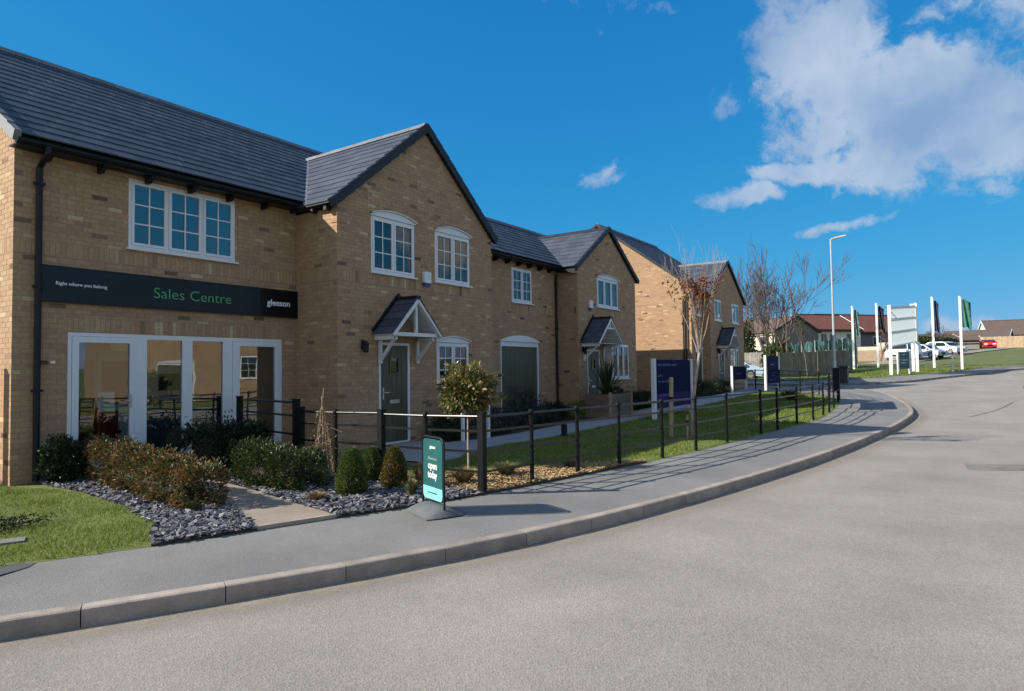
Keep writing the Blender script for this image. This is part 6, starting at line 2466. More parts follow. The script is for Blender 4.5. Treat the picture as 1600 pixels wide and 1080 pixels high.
def fit_text(txt, x0, x1, h, **kw):
    """lettering spanning x0..x1 (local x), cap height about h, standing in the xz plane facing -y"""
    me = text_mesh(txt, 1.0, **kw)
    co = np.array([v.co for v in me.vertices])
    mn, mx = co.min(0), co.max(0)
    sx = (x1 - x0) / (mx[0] - mn[0])
    sz = h / .70
    th = .003
    for v in me.vertices:
        c = v.co
        v.co = ((c.x - mn[0]) * sx + x0, -(c.z - mn[2]) / max(1e-6, mx[2] - mn[2]) * th, c.y * sz)
    return me


def place_text(me, parent, m, x=0, y=0, z=0, label=None):
    me.transform(Matrix.Translation((x, y, z)))
    o = part('lettering', me, m, parent)
    if label:
        o['label'] = label
    return o


def dashes(x0, x1, z, h, seed):
    """a line of lettering too small to read in the photograph: letter-sized strokes with word gaps"""
    rnd = random.Random(seed)
    mb_ = MB()
    x = x0
    while x < x1 - h * .3:
        if rnd.random() < .14:
            x += h * .55
            continue
        w = h * rnd.uniform(.45, .8)
        hh = h * (1.0 if rnd.random() < .3 else .72)
        s = h * .16
        mb_.box(x, x + s, -.003, 0, z, z + hh)
        mb_.box(x + w - s, x + w, -.003, 0, z, z + h * .72)
        if rnd.random() < .7:
            mb_.box(x + s, x + w - s, -.003, 0, z + (0 if rnd.random() < .5 else h * .58), z + (s if rnd.random() < .5 else s) + (0 if rnd.random() < .5 else 0) + (h * .0))
        x += w + h * .2
    return mb_


# fascia sign over the glazed doors
t = thing('fascia_sign', 'long dark fascia sign board reading Sales Centre above the glazed doors', 'sign', (3.93, 10.985, 2.645))
mb = MB()
mb.box(0, 3.60, -.05, -.002, 0, .51)
part('panel', mb, M['sign_navy'], t)
mb = MB()
mb.box(3.603, 4.52, -.05, -.002, 0, .51)
part('panel', mb, M['sign_black'], t, label='black right-hand end panel')
mb = MB()
for (a, b, c, d) in ((-.012, 4.532, .512, .524), (-.012, 4.532, -.014, -.002), (-.012, -.001, -.001, .511), (4.521, 4.532, -.001, .511)):
    mb.box(a, b, -.054, -.001, c, d)
part('edge_trim', mb, M['black'], t)
place_text(fit_text('Right where you belong', .18, .88, .05, bold=.012), t, M['white_letter'], y=-.0505, z=.245)
place_text(fit_text('Sales Centre', 1.60, 2.98, .175, bold=-.012), t, M['lime'], y=-.0505, z=.165)
place_text(fit_text('gleeson', 3.73, 4.25, .115, bold=.025), t, M['white_letter'], y=-.0505, z=.205)

# swinging pavement sign
t = thing('pavement_sign', 'teal swing sign reading open today on a grey base', 'sign', (5.50, 4.85, -.012), atan2(-.455, -.188))
mb = MB()
W_, H0, H1_ = .235, .14, .80


def round_rect(x0, x1, z0, z1, r, n=5):
    p = []
    for (cx_, cz_, a0) in ((x1 - r, z0 + r, -pi / 2), (x1 - r, z1 - r, 0), (x0 + r, z1 - r, pi / 2), (x0 + r, z0 + r, pi)):
        for k in range(n + 1):
            a = a0 + k * (pi / 2) / n
            p.append((cx_ + r * cos(a), cz_ + r * sin(a)))
    return p


loc_pt = lambda u_, z_, d_: (u_, -d_, z_)
mb.extr([round_rect(-W_, W_, H0, H1_, .055)], loc_pt, .008, -.008)
part('panel', mb, M['teal'], t)
mb = MB()
lo = [p for p in round_rect(-W_, W_, H0, H1_, .055)]
band = [(-W_ + .0, .275)] + [(x, z) for (x, z) in [(-W_, H0 + .055)]] + [(-W_ + .055 - .055 * cos(k * pi / 10), H0 + .055 - .055 * sin(k * pi / 10)) for k in range(1, 6)] + [(W_ - .055 + .055 * sin(k * pi / 10), H0 + .055 - .055 * cos(k * pi / 10)) for k in range(0, 6)] + [(W_, .275)]
mb.extr([band], loc_pt, .0095, .0082)
part('mint_band', mb, M['mint'], t)
mb = MB()
pts = [(-W_ - .028, 0, .05)] + [(-W_ - .028, 0, H1_ - .06)] + [(-W_ - .028 + .085 * (1 - cos(k * pi / 8)), 0, H1_ - .06 + .085 * sin(k * pi / 8)) for k in range(1, 5)] + [(W_ + .028 - .085 * (1 - sin(k * pi / 8 + 0)), 0, H1_ - .06 + .085 * cos(k * pi / 8)) for k in range(0, 5)] + [(W_ + .028, 0, .05)]
mb.tube(pts, .013, 8)
part('frame', mb, M['black'], t)
for xx in (-.15, .15):
    mb = MB(); mb.tube([(xx, 0, H1_ + .004), (xx, 0, H1_ + .028)], .008, 6); part('hanger', mb, M['black'], t)
mb = MB()
# hump-shaped weighted base
V, Fs = [], []
nx_, ny_ = 16, 10
for i in range(nx_ + 1):
    for j in range(ny_ + 1):
        x = -.33 + .66 * i / nx_
        y = -.24 + .48 * j / ny_
        q = max(0, 1 - (abs(x) / .33) ** 6)
        h = .085 * (1 - (abs(y) / .24) ** 1.6) * q + .012 * q
        V.append((x * (1 - .10 * (abs(y) / .24) ** 2), y, max(0, h)))
for i in range(nx_):
    for j in range(ny_):
        b_ = i * (ny_ + 1) + j
        Fs.append((b_, b_ + ny_ + 1, b_ + ny_ + 2, b_ + 1))
mb.add(V, Fs)
part('weighted_base', mb, M['base_grey'], t, smooth=True)
place_text(fit_text('gleeson', -.062, .075, .034, bold=.03), t, M['white_letter'], y=-.0085, z=.70)
place_text(fit_text('Show home', -.10, .105, .030, bold=.0), t, M['grey_letter'], y=-.0085, z=.575)
place_text(fit_text('open', -.105, .11, .078, bold=.02), t, M['white_letter'], y=-.0085, z=.475)
place_text(fit_text('today', -.115, .115, .078, bold=.02), t, M['white_letter'], y=-.0085, z=.375)
mb = dashes(-.11, .11, .205, .016, 3)
o = part('lettering', mb, M['teal'], t); o.location = (0, -.0098, 0)


def post_board(name, label, x0, x1, y, zg, z0, z1, m, pw=.10, dp=.10, split=None, post_top=None):
    """board between two white posts, facing the road"""
    t_ = thing(name, label, 'sign', (x0, y, zg))
    W = x1 - x0
    for xx in (-pw / 2, W + pw / 2):
        mb_ = MB()
        mb_.box(xx - pw / 2, xx + pw / 2, -dp / 2, dp / 2, -.2, (post_top or z1 + .03) - zg)
        part('post', mb_, M['white_paint'], t_)
    mb_ = MB()
    mb_.box(.003, W - .003, -.022, .012, z0 - zg, z1 - zg)
    part('panel', mb_, m, t_)
    return t_


t = post_board('site_board', 'large navy and purple notice board on white posts beside the garden path', 18.36, 21.38, 7.48, 0.02, .34, 1.79, M['navy'], pw=.16)
t0 = t
mb = MB(); mb.box(.006, 3.014, -.027, -.0225, .30, .74); part('purple_band', mb, M['purple'], t)
for k, (x0_, x1_, z_, h_, m_) in enumerate([(.18, 1.75, 1.58, .075, 'blue_letter'), (.18, .62, 1.25, .07, 'teal_letter'), (.18, 1.35, 1.08, .07, 'teal_letter'), (.18, 1.30, .66, .08, 'violet_letter'), (.18, 1.2, .48, .08, 'violet_letter'), (.25, 2.6, .19, .05, 'blue_letter')]):
    o = part('lettering', dashes(x0_, x1_, z_, h_, 40 + k), M[m_], t)
    o.location = (0, -.0278, 0)
t = post_board('site_board', 'navy notice board on white posts on the lawn near the third house', 31.85, 34.3, 7.5, .34, .72, 2.03, M['navy'], pw=.17)
for k, (x0_, x1_, z_, h_) in enumerate([(.8, 1.6, 1.46, .07), (1.0, 1.45, .95, .08), (.65, 1.8, .72, .08)]):
    o = part('lettering', dashes(x0_, x1_, z_ - .2, h_, 60 + k), M['blue_letter'], t)
    o.location = (0, -.0235, 0)
t = post_board('site_board', 'small navy board half hidden by the dark hedge of the third house', 30.75, 33.1, 8.75, .28, .93, 1.55, M['navy'], pw=.06)
o = part('lettering', dashes(.7, 1.6, .9, .06, 80), M['violet_letter'], t); o.location = (0, -.0235, 0)
t = post_board('name_sign', 'green panel on white posts hidden behind the mop-headed tree', 11.0, 11.85, 8.82, .02, .72, 1.20, M['teal'], pw=.06, dp=.06)
t = post_board('direction_sign', 'small teal sign with white lettering at the foot of the tall white board', 51.95, 52.85, 3.5, .82, 1.25, 2.4, M['teal'], pw=.12)
t.rotation_euler = (0, 0, radians(-38))
for k, (x0_, x1_, z_, h_) in enumerate([(.28, .6, 1.35, .09), (.10, .82, .98, .11), (.20, .70, .78, .11)]):
    o = part('lettering', dashes(x0_, x1_, z_, h_, 90 + k), M['white_letter'], t); o.location = (0, -.0235, 0)

# dark board fixed on the railing bend
t = thing('railing_board', 'dark board in a pale frame hung on the railing bend', 'sign', (23.5, 3.475, T(23.9) + .60), atan2(.23, 3.1))
mb = MB(); mb.box(0, 3.0, -.02, .0, 0, .78); part('panel', mb, M['board_black'], t)
for (a, b, c, d) in ((-.015, 3.015, .783, .798), (-.015, 3.015, -.018, -.003), (-.015, -.003, -.002, .782), (3.003, 3.015, -.002, .782)):
    mb = MB(); mb.box(a, b, -.024, .002, c, d); part('frame', mb, M['black'], t)

# wall fittings
t = thing('alarm_box', 'white and blue alarm box between the upper gable windows', 'alarm box', (10.86, 9.745, 3.42))
M['blue_plastic'] = mat('blue_plastic', (.02, .05, .18), .4)
mb = MB(); mb.extr([round_rect(-.11, .11, .07, .32, .03)], loc_pt, .07, 0); part('cover', mb, M['upvc'], t)
mb = MB(); mb.extr([round_rect(-.10, .10, .0, .066, .02)], loc_pt, .065, 0); part('strobe_lens', mb, M['blue_plastic'], t)
dup(t, (19.47, 10.165, 3.50), None, 'white alarm box left of the upper window on the second gable')
t = thing('wall_lantern', 'small black wall lantern left of the porch brackets', 'lantern', (8.98, 9.74, 1.92))
mb = MB(); mb.box(-.03, .03, -.02, 0, .06, .26); part('backplate', mb, M['black'], t)
mb = MB(); mb.tube([(0, -.02, .2), (0, -.09, .22)], .012, 6); part('arm', mb, M['black'], t)
mb = MB(); mb.lathe((0, -.10, 0), [(.03, 0), (.055, .02), (.06, .15), (.075, .16), (.03, .22), (.008, .24)], 10); part('shade', mb, M['black'], t)
dup(t, (18.9, 10.16, 2.02), None, 'black wall lantern under the second porch')
dup(t, (32.2, 9.83, 2.2), None, 'black wall lantern under the third porch')
t = thing('meter_box', 'tiny dark vent and white tag on the brick between downpipe and glazed doors', 'wall vent', (3.99, 10.984, 1.72))
mb = MB(); mb.box(-.05, .05, -.012, 0, 0, .05); part('vent', mb, M['dark_print'], t)
mb = MB(); mb.box(.08, .14, -.010, 0, .005, .045); part('tag', mb, M['paper'], t)

# gate post at the house's left corner
t = thing('gate_post', 'cream timber gate post beside the sunlit left wall', 'post', (3.44, 11.32, 0))
mb = MB(); mb.box(-.05, .05, -.05, .05, -.1, 1.74); part('shaft', mb, M['render_cream'], t)
mb = MB(); mb.add([(-.058, -.058, 1.742), (.058, -.058, 1.742), (.058, .058, 1.742), (-.058, .058, 1.742), (0, 0, 1.79)], [(3, 2, 1, 0), (0, 1, 4), (1, 2, 4), (2, 3, 4), (3, 0, 4)]); part('cap', mb, M['render_cream'], t)
# bollard light by the garden path
t = thing('bollard_light', 'low black bollard light on the lawn edge of the garden path', 'light', (13.0, 7.5, .01))
mb = MB(); mb.lathe((0, 0, 0), [(.07, 0), (.07, .20), (.06, .205)], 14); part('shaft', mb, M['black'], t)
mb = MB(); mb.lathe((0, 0, .208), [(.055, 0), (.07, .01), (.075, .05), (.05, .075)], 14); part('cap', mb, M['black'], t)
# low slab edge, with a dark clump standing in for shade, on the far left of the lawn
t = thing('concrete_edging', 'low grey concrete slab edge let into the left lawn', 'slab', (1.95, 7.55, 0), radians(-22))
mb = MB(); mb.box(-.85, .62, -.12, .06, -.05, .028); part('slab', mb, M['pavement'], t)
shrub('shrub', 'dark low clump standing in for the shaded hollow behind the slab on the left lawn', (2.30, 7.92, 0), .62, .17, .13, 1300, .035, M['laurel_dark'], core=False)

# ================================================================== BACKGROUND: street furniture, cars, trees, houses on the rise
t = thing('street_lamp', 'tall grey street lamp standing behind the end of the railing', 'street lamp', (38.9, 5.61, T(38.9)))
mb = MB(); mb.tube([(0, 0, -.2), (0, 0, 1.2), (0, 0, 1.25), (0, 0, 7.85)], [.085, .085, .06, .045], 10); part('column', mb, M['galv'], t)
mb = MB(); mb.tube([(0, 0, 7.8), (0, -.08, 7.86), (.0, -.20, 7.88)], [.03, .028, .025], 8); part('bracket', mb, M['galv'], t)
mb = MB(); mb.obox((.0, -.45, 7.92), (.09, 0, 0), (0, .30, -.035), (0, .004, .035)); part('lamp_head', mb, M['galv'], t)
mb = MB(); mb.obox((.0, -.48, 7.885), (.07, 0, 0), (0, .2, -.023), (0, 0, .006)); part('lens', mb, M['lamp_white'], t)
t = thing('litter_bin', 'dark green litter bin beside the street lamp foot', 'bin', (39.6, 5.30, T(39.6)))
mb = MB(); mb.extr([round_rect(-.26, .26, 0, .82, .05)], loc_pt, .24, -.24); part('body', mb, M['bin'], t)
mb = MB(); mb.extr([round_rect(-.29, .29, .825, .97, .06)], loc_pt, .27, -.27); part('lid', mb, M['bin'], t)
mb = MB(); mb.box(-.16, .16, -.278, -.271, .86, .93); part('slot_plate', mb, M['galv'], t)


def flag(label, u_loc, h, m, fw, fz0, fz1, rot):
    t_ = thing('flag_pole', label, 'flag pole', (u_loc[0], u_loc[1], T(u_loc[0])), group='white poles on the verge')
    mb_ = MB(); mb_.box(-.085, .085, -.085, .085, -.2, h); part('pole', mb_, M['white_paint'], t_)
    mb_ = MB(); mb_.lathe((0, 0, h + .002), [(.09, 0), (.12, .05), (.05, .12)], 8); part('finial', mb_, M['white_paint'], t_)
    mb_ = MB()
    V, Fs = [], []
    nx_, nz_ = 10, 8
    for i in range(nx_ + 1):
        for j in range(nz_ + 1):
            q = i / nx_
            V.append((cos(rot) * (.13 + fw * q) - sin(rot) * .16 * sin(q * 11 + j * .55) * q ** .7, sin(rot) * (.13 + fw * q) + cos(rot) * .16 * sin(q * 11 + j * .55) * q ** .7, fz0 + (fz1 - fz0) * j / nz_ - .30 * q * q - .05 * sin(q * 9 + j)))
    for i in range(nx_):
        for j in range(nz_):
            b_ = i * (nz_ + 1) + j
            Fs.append((b_, b_ + nz_ + 1, b_ + nz_ + 2, b_ + 1))
    mb_.add(V, Fs)
    part('flag', mb_, m, t_)
    return t_


flag('white pole with a narrow grey-green flag, leftmost of the four', (62.7, 7.54), 5.35, M['flag_pale'], .38, 3.05, 5.15, radians(-70))
flag('white pole with a dark green-black flag, just left of the tall white board', (64.9, 5.92), 5.55, M['flag_dark'], .45, 3.4, 5.4, radians(-75))
flag('white pole with a limp navy flag, right of the tall white board', (63.5, 1.79), 5.75, M['flag_navy'], .34, 3.1, 5.55, radians(-75))
flag('white pole with a broad green flag, rightmost of the four', (61.7, -.08), 5.6, M['flag_green'], .58, 3.3, 5.45, radians(-85))

t = thing('tall_white_board', 'tall white braced board on posts, seen from behind between the poles', 'billboard', (50.7, 3.87, T(50.7)))
o_ = Vector((50.7, 3.87, T(50.7)))
ends = [Vector((50.7, 3.87, T(50.7))) - o_, Vector((57.0, 2.66, T(57))) - o_, Vector((57.8, 2.95, T(57.8))) - o_]
for e, h in ((ends[0], 4.75), (ends[1], 5.15), (ends[2], 5.15)):
    mb = MB(); mb.box(e.x - .1, e.x + .1, e.y - .1, e.y + .1, e.z - .2, e.z + h); part('post', mb, M['white_paint'], t)
d = (ends[1] - ends[0]).normalized()
nrm = Vector((d.y, -d.x, 0)).normalized()
zs = [1.95, 2.92, 3.80, 4.62]
for k in range(3):
    a, b = ends[0] + d * .16, ends[1] - d * .16
    lift = .32
    mb = MB()
    vs = [a + Vector((0, 0, zs[k] + .05)), b + Vector((0, 0, zs[k] + .05 + lift)), b + Vector((0, 0, zs[k + 1] - .05 + lift)), a + Vector((0, 0, zs[k + 1] - .05))]
    vs += [v + nrm * .03 for v in vs]
    mb.add(vs, BOXF)
    part('panel', mb, M['net'], t)
for k in range(4):
    a, b = ends[0] + d * .12 + Vector((0, 0, zs[k])), ends[1] - d * .12 + Vector((0, 0, zs[k] + .32))
    mb = MB(); mb.bar(a - nrm * .05, b - nrm * .05, .08, .09); part('rail', mb, M['white_paint'], t)
mb = MB(); mb.bar(ends[1] + Vector((0, 0, 2.2)), ends[2] + Vector((0, 0, 2.2)), .06, .06); part('rail', mb, M['white_paint'], t)
mb = MB(); mb.bar(ends[0] + Vector((0, 0, 4.4)), ends[0] + d * 1.6 + Vector((0, 0, 3.9)), .06, .06); part('brace', mb, M['white_paint'], t)

t = thing('marker_post', 'short white and yellow marker post on the verge near the green flag', 'post', (57.8, .49, T(57.8)))
M['yellow'] = mat('pale_yellow_paint', (.70, .66, .40), .5)
mb = MB(); mb.box(-.05, .05, -.05, .05, -.1, 1.15); part('shaft', mb, M['white_paint'], t)
mb = MB(); mb.box(-.052, .052, -.052, .052, 1.153, 1.30); part('cap', mb, M['yellow'], t)


def car(name, label, loc, rotz, paint, L=4.2, W=1.75, H=1.48, van=False, group=None):
    """small car along local x, front at +x"""
    t_ = thing(name, label, 'van' if van else 'car', loc, rotz, group)
    hl = L / 2
    if van:
        prof = [(-hl, .35), (-hl, H - .12), (-hl + .12, H), (hl - 1.35, H), (hl - .75, 1.08), (hl - .12, .92), (hl, .75), (hl, .32), (hl - .3, .22), (-hl + .2, .22)]
    else:
        prof = [(-hl, .42), (-hl + .03, .92), (-hl + .12, 1.0), (-hl + .62, H - .06), (-hl + 1.0, H), (.25, H), (.62, H - .10), (1.22, .98), (hl - .25, .84), (hl - .04, .70), (hl, .45), (hl - .1, .24), (-hl + .2, .24)]
    mb_ = MB()
    k = len(prof)
    V = []
    for (yy, inset) in ((-W / 2, 0), (W / 2, 0)):
        for (x, z) in prof:
            tum = max(0, z - .9) * .26
            V.append((x, yy + (tum if yy < 0 else -tum), z))
    # waist ring for rounder flanks
    Fs = [tuple(range(k))[::-1], tuple(range(k, 2 * k))] + [(i, (i + 1) % k, (i + 1) % k + k, i + k) for i in range(k)]
    mb_.add(V, Fs)
    part('body', mb_, paint, t_)
    for s in (-1, 1):
        def side(pts):
            mbw = MB()
            v_ = []
            for (x, z) in pts:
                tum = max(0, z - .9) * .26
                v_.append((x, s * (W / 2 - tum + .006), z))
            v_ += [(x, y - s * .02, z) for (x, y, z) in v_]
            n_ = len(pts)
            mbw.add(v_, [tuple(range(n_)), tuple(range(2 * n_ - 1, n_ - 1, -1))] + [(i, (i + 1) % n_, (i + 1) % n_ + n_, i + n_) for i in range(n_)])
            return mbw
        if van:
            part('window', side([(hl - 1.75, 1.1), (hl - .95, 1.12), (hl - 1.38, H - .15), (hl - 1.75, H - .15)]), M['car_glass'], t_)
        else:
            part('window', side([(-.45, .98), (.98, .98), (.50, H - .13), (-.45, H - .10)]), M['car_glass'], t_)
            part('window', side([(-hl + .45, 1.0), (-.52, .98), (-.52, H - .10), (-hl + .85, H - .14)]), M['car_glass'], t_)
        for xx in (hl - .8, -hl + .78):
            mbw = MB()
            c = Vector((xx, s * (W / 2 - .09), .31))
            pts = [(c.x, c.y - s * .10, c.z), (c.x, c.y + s * .10, c.z)]
            mbw.tube(pts, .31, 16)
            w_ = part('wheel', mbw, M['tyre'], t_)
            mbw = MB(); mbw.tube([(c.x, c.y + s * .10, c.z), (c.x, c.y + s * .115, c.z)], .20, 12)
            part('rim', mbw, M['rim'], w_)
        mbw = MB(); mbw.obox((hl - .10, s * (W / 2 - .30), .70), (.07, 0, 0), (0, .2, 0), (-.02, 0, .07)); part('headlight', mbw, M['lamp_white'], t_)
        mbw = MB(); mbw.obox((-hl + .02, s * (W / 2 - .22), .86), (.03, 0, 0), (0, .14, 0), (0, 0, .10)); part('tail_light', mbw, M['lamp_red'], t_)
        mbw = MB(); mbw.obox(((.95 if not van else hl - .9), s * (W / 2 + .07), 1.0), (.07, 0, 0), (0, .08, 0), (0, 0, .06)); part('door_mirror', mbw, paint, t_)
    mbw = MB()
    if van:
        a, b = (hl - 1.30, H - .05), (hl - .80, 1.13)
    else:
        a, b = (.66, H - .13), (1.18, 1.02)
    wa, wb = W / 2 - (a[1] - .9) * .26 - .08, W / 2 - .12
    vs = [(a[0] + .02, -wa, a[1] + .01), (a[0] + .02, wa, a[1] + .01), (b[0] + .02, wb, b[1] + .01), (b[0] + .02, -wb, b[1] + .01)]
    vs += [(x - .03, y, z - .03) for (x, y, z) in vs]
    mbw.add(vs, BOXF)
    part('windscreen', mbw, M['car_glass'], t_)
    mbw = MB(); mbw.box(hl - .02, hl + .012, -.3, .3, .38, .58); part('grille', mbw, M['black'], t_)
    return t_


car('parked_car', 'pale blue car parked before the white boarded fence by the third house', (45.3, 12.9, T(45.3)), radians(-82), M['car_blue'])
car('parked_van', 'white van behind the foot of the tall white board', (77.8, 4.75, T(77.8) + .1), radians(165), M['car_white'], 4.9, 1.9, 1.9, True)
car('parked_car', 'silver blue car half hidden right of the tall white board', (82.3, 3.25, T(82.3) + .1), radians(240), M['car_silver'])
car('parked_car', 'white hatchback parked on the rise beside the navy flag pole', (92.6, 1.55, T(92.6) + .1), radians(235), M['car_white'], 4.3, 1.8, 1.5)
car('parked_car', 'bright red car on the rise in front of the tan board fence', (119.0, -3.45, T(119) + .02), radians(185), M['car_red'], 3.5, 1.6, 1.38)


def board_fence(label, p, q, h, m, bw=.15, group=None, base=0.0, cat='fence', nmax=300):
    """close-board timber fence, each board a piece"""
    p, q = Vector((*p, 0)), Vector((*q, 0))
    L = (q - p).length
    d = (q - p) / L
    t_ = thing('board_fence', label, cat, (p.x, p.y, T(p.x)), atan2(d.y, d.x), group)
    n = int(L / bw)
    mb0 = MB()
    mb0.box(-bw / 2 + .006, bw / 2 - .006, -.011, .011, 0, h)
    me = mb0.mesh('board')
    me.materials.append(m)
    for k in range(n):
        x = (k + .5) * bw
        o = bpy.data.objects.new('board', me)
        COL.objects.link(o)
        o.parent = t_
        o.location = (x, random.uniform(-.006, .006), T(p.x + d.x * x) - T(p.x) + .03 + base + random.uniform(-.015, .015))
    for z in (.3, h - .3):
        mb_ = MB()
        mb_.bar((0, .045, z + base), (L, .045, z + base + T(q.x) - T(p.x)), .04, .08)
        part('rail', mb_, M['timber_grey'], t_)
    k = 0
    while k * 2.4 <= L:
        x = k * 2.4
        mb_ = MB(); mb_.box(x - .05, x + .05, .07, .17, T(p.x + d.x * x) - T(p.x) - .1, T(p.x + d.x * x) - T(p.x) + h + .08 + base); part('post', mb_, M['timber_grey'], t_)
        k += 1
    return t_


M['fence_pale'] = mat('pale_grey_boards', (.46, .42, .38), .8, var=.2, vscale=4, objrand=.12)
M['fence_tan'] = mat('tan_boards', (.40, .29, .18), .8, var=.2, vscale=3, objrand=.12)
M['fence_dark'] = mat('dark_weathered_boards', (.17, .145, .115), .85, var=.3, vscale=2, objrand=.2)
M['fence_mid'] = mat('greenish_weathered_boards', (.20, .18, .125), .85, var=.25, vscale=2, objrand=.18)
board_fence('pale boarded fence behind the pale blue car', (50.0, 14.2), (50.8, 11.6), 1.75, M['fence_pale'])
board_fence('greenish weathered board fence running up behind the railing', (46.2, 10.0), (51.8, 8.6), 1.7, M['fence_mid'])
board_fence('dark weathered board fence beyond the street lamp', (51.9, 8.6), (60.5, 7.4), 1.75, M['fence_dark'])
board_fence('tan board fence along the top of the grass rise', (124.5, -.6), (121.0, -9.5), 1.75, M['fence_tan'])
board_fence('pale board fence left of the tan one on the rise', (121.0, 2.4), (124.3, -.4), 1.5, M['fence_pale'])

t = thing('screen_fence', 'ragged green sheeting fence above the board fences', 'fence', (64.7, 13.2, T(64.7)))
mb = MB()
V, Fs = [], []
for i in range(25):
    q = i / 24
    x, y = .6 * q, -5.6 * q
    V += [(x + .05 * sin(i * 2.1), y, .1), (x + .12 * sin(i * 1.3), y, 2.35 + .16 * sin(i * 1.9) + .4 * q)]
for i in range(24):
    Fs.append((2 * i, 2 * i + 2, 2 * i + 3, 2 * i + 1))
mb.add(V, Fs)
part('sheeting', mb, M['fence_green'], t)
for i in range(6):
    mb = MB(); mb.tube([(.6 * i / 5, -5.6 * i / 5 - .02, -.1), (.6 * i / 5, -5.6 * i / 5 - .02, 2.4 + .1 * i)], .05, 6); part('post', mb, M['galv'], t)

# garden wall with pale panels
t = thing('garden_wall', 'tan stone garden wall with a whitish upper part behind the poles', 'wall', (79.3, 9.4, T(79.3)))
mb = MB(); mb.box(-.15, .15, -4.2, .4, -.2, 1.15); part('stone_base', mb, M['stone'], t)
mb = MB(); mb.box(-.12, .12, -2.2, .3, 1.153, 1.55); part('rendered_top', mb, M['render_cream'], t)
mb = MB(); mb.box(-.12, .12, -4.15, -2.203, 1.153, 1.95); part('rendered_top', mb, M['render_cream'], t)


def far_house(label, loc, rotz, L, D, he, hr, wall_m, roof_m, windows=(), group='houses on the rise', chimney=False, end_m=None, verge_m='white_paint'):
    """house with its ridge along local x; the front wall is at y = -D/2, right end at x = L/2"""
    t_ = thing('far_house', label, 'house', loc, rotz, group)
    mb_ = MB()
    V = [(-L / 2, -D / 2, -.5), (L / 2, -D / 2, -.5), (L / 2, D / 2, -.5), (-L / 2, D / 2, -.5), (-L / 2, -D / 2, he), (L / 2, -D / 2, he), (L / 2, D / 2, he), (-L / 2, D / 2, he)]
    mb_.add([V[i] for i in (0, 1, 5, 4)], [(0, 1, 2, 3)])
    part('wall', mb_, wall_m, t_)
    mb_ = MB()
    mb_.add([V[i] for i in (2, 3, 7, 6)], [(0, 1, 2, 3)])
    part('wall', mb_, wall_m, t_)
    for s in (-1, 1):
        mb_ = MB()
        x = s * L / 2
        mb_.add([(x, -D / 2, -.5), (x, D / 2, -.5), (x, D / 2, he), (x, 0, hr - .08), (x, -D / 2, he)], [(0, 1, 2, 3, 4)])
        part('end_wall', mb_, end_m or wall_m, t_)
    mb_ = MB()
    e = .3
    for s in (-1, 1):
        sl = (hr - he) / (D / 2)
        ye, ze = s * (D / 2 + e), he - sl * e
        vs = [(-L / 2 - .2, ye, ze + .12), (L / 2 + .2, ye, ze + .12), (L / 2 + .2, 0, hr + .12), (-L / 2 - .2, 0, hr + .12)]
        vs += [(x, y, z - .14) for (x, y, z) in vs]
        mb_.add(vs, BOXF)
    r_ = part('roof', mb_, roof_m, t_)
    mb_ = MB(); mb_.bar((-L / 2 - .2, 0, hr + .14), (L / 2 + .2, 0, hr + .14), .24, .1); part('ridge_cap', mb_, roof_m, r_)
    for s in (-1, 1):
        for e2 in (-1, 1):
            mb_ = MB()
            mb_.bar((s * (L / 2 + .21), e2 * (D / 2 + e), he - (hr - he) / (D / 2) * e + .03), (s * (L / 2 + .21), e2 * .02, hr + .04), .05, .24)
            part('bargeboard', mb_, M[verge_m], r_)
    mb_ = MB(); mb_.box(-L / 2, L / 2, -D / 2 - e - .1, -D / 2 - e - .005, he - .35, he - .22); part('gutter', mb_, M['black'], t_)
    if chimney:
        mb_ = MB(); mb_.box(-L * .3 - .3, -L * .3 + .3, -.3, .3, hr - .2, hr + 1.0); part('chimney', mb_, wall_m, r_)
    for (face, a, b, c, d_) in windows:
        mb_ = MB()
        if face == 'f':
            mb_.box(a, b, -D / 2 - .05, -D / 2 + .02, c, d_)
        elif face == 'r':
            mb_.box(L / 2 - .02, L / 2 + .05, a, b, c, d_)
        else:
            mb_.box(-L / 2 - .05, -L / 2 + .02, a, b, c, d_)
        w_ = part('window', mb_, M['white_paint'], t_)
        mid = (a + b) / 2
        for (p_, q_) in ((a + .08, mid - .04), (mid + .04, b - .08)):
            mb_ = MB()
            if face == 'f':
                mb_.box(p_, q_, -D / 2 - .056, -D / 2 - .04, c + .08, d_ - .08)
            elif face == 'r':
                mb_.box(L / 2 + .04, L / 2 + .056, p_, q_, c + .08, d_ - .08)
            else:
                mb_.box(-L / 2 - .056, -L / 2 - .04, p_, q_, c + .08, d_ - .08)
            part('pane', mb_, M['car_glass'], w_)
    return t_


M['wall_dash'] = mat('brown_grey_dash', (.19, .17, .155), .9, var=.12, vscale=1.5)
# brown-roofed house: cream front towards the sun, gable wall darkened to carry its shade
def corner(cx_, cy_, rotz, lx, ly):
    """centre of a house whose local point (lx, ly) stands at (cx_, cy_)"""
    return (cx_ - (cos(rotz) * lx - sin(rotz) * ly), cy_ - (sin(rotz) * lx + cos(rotz) * ly))


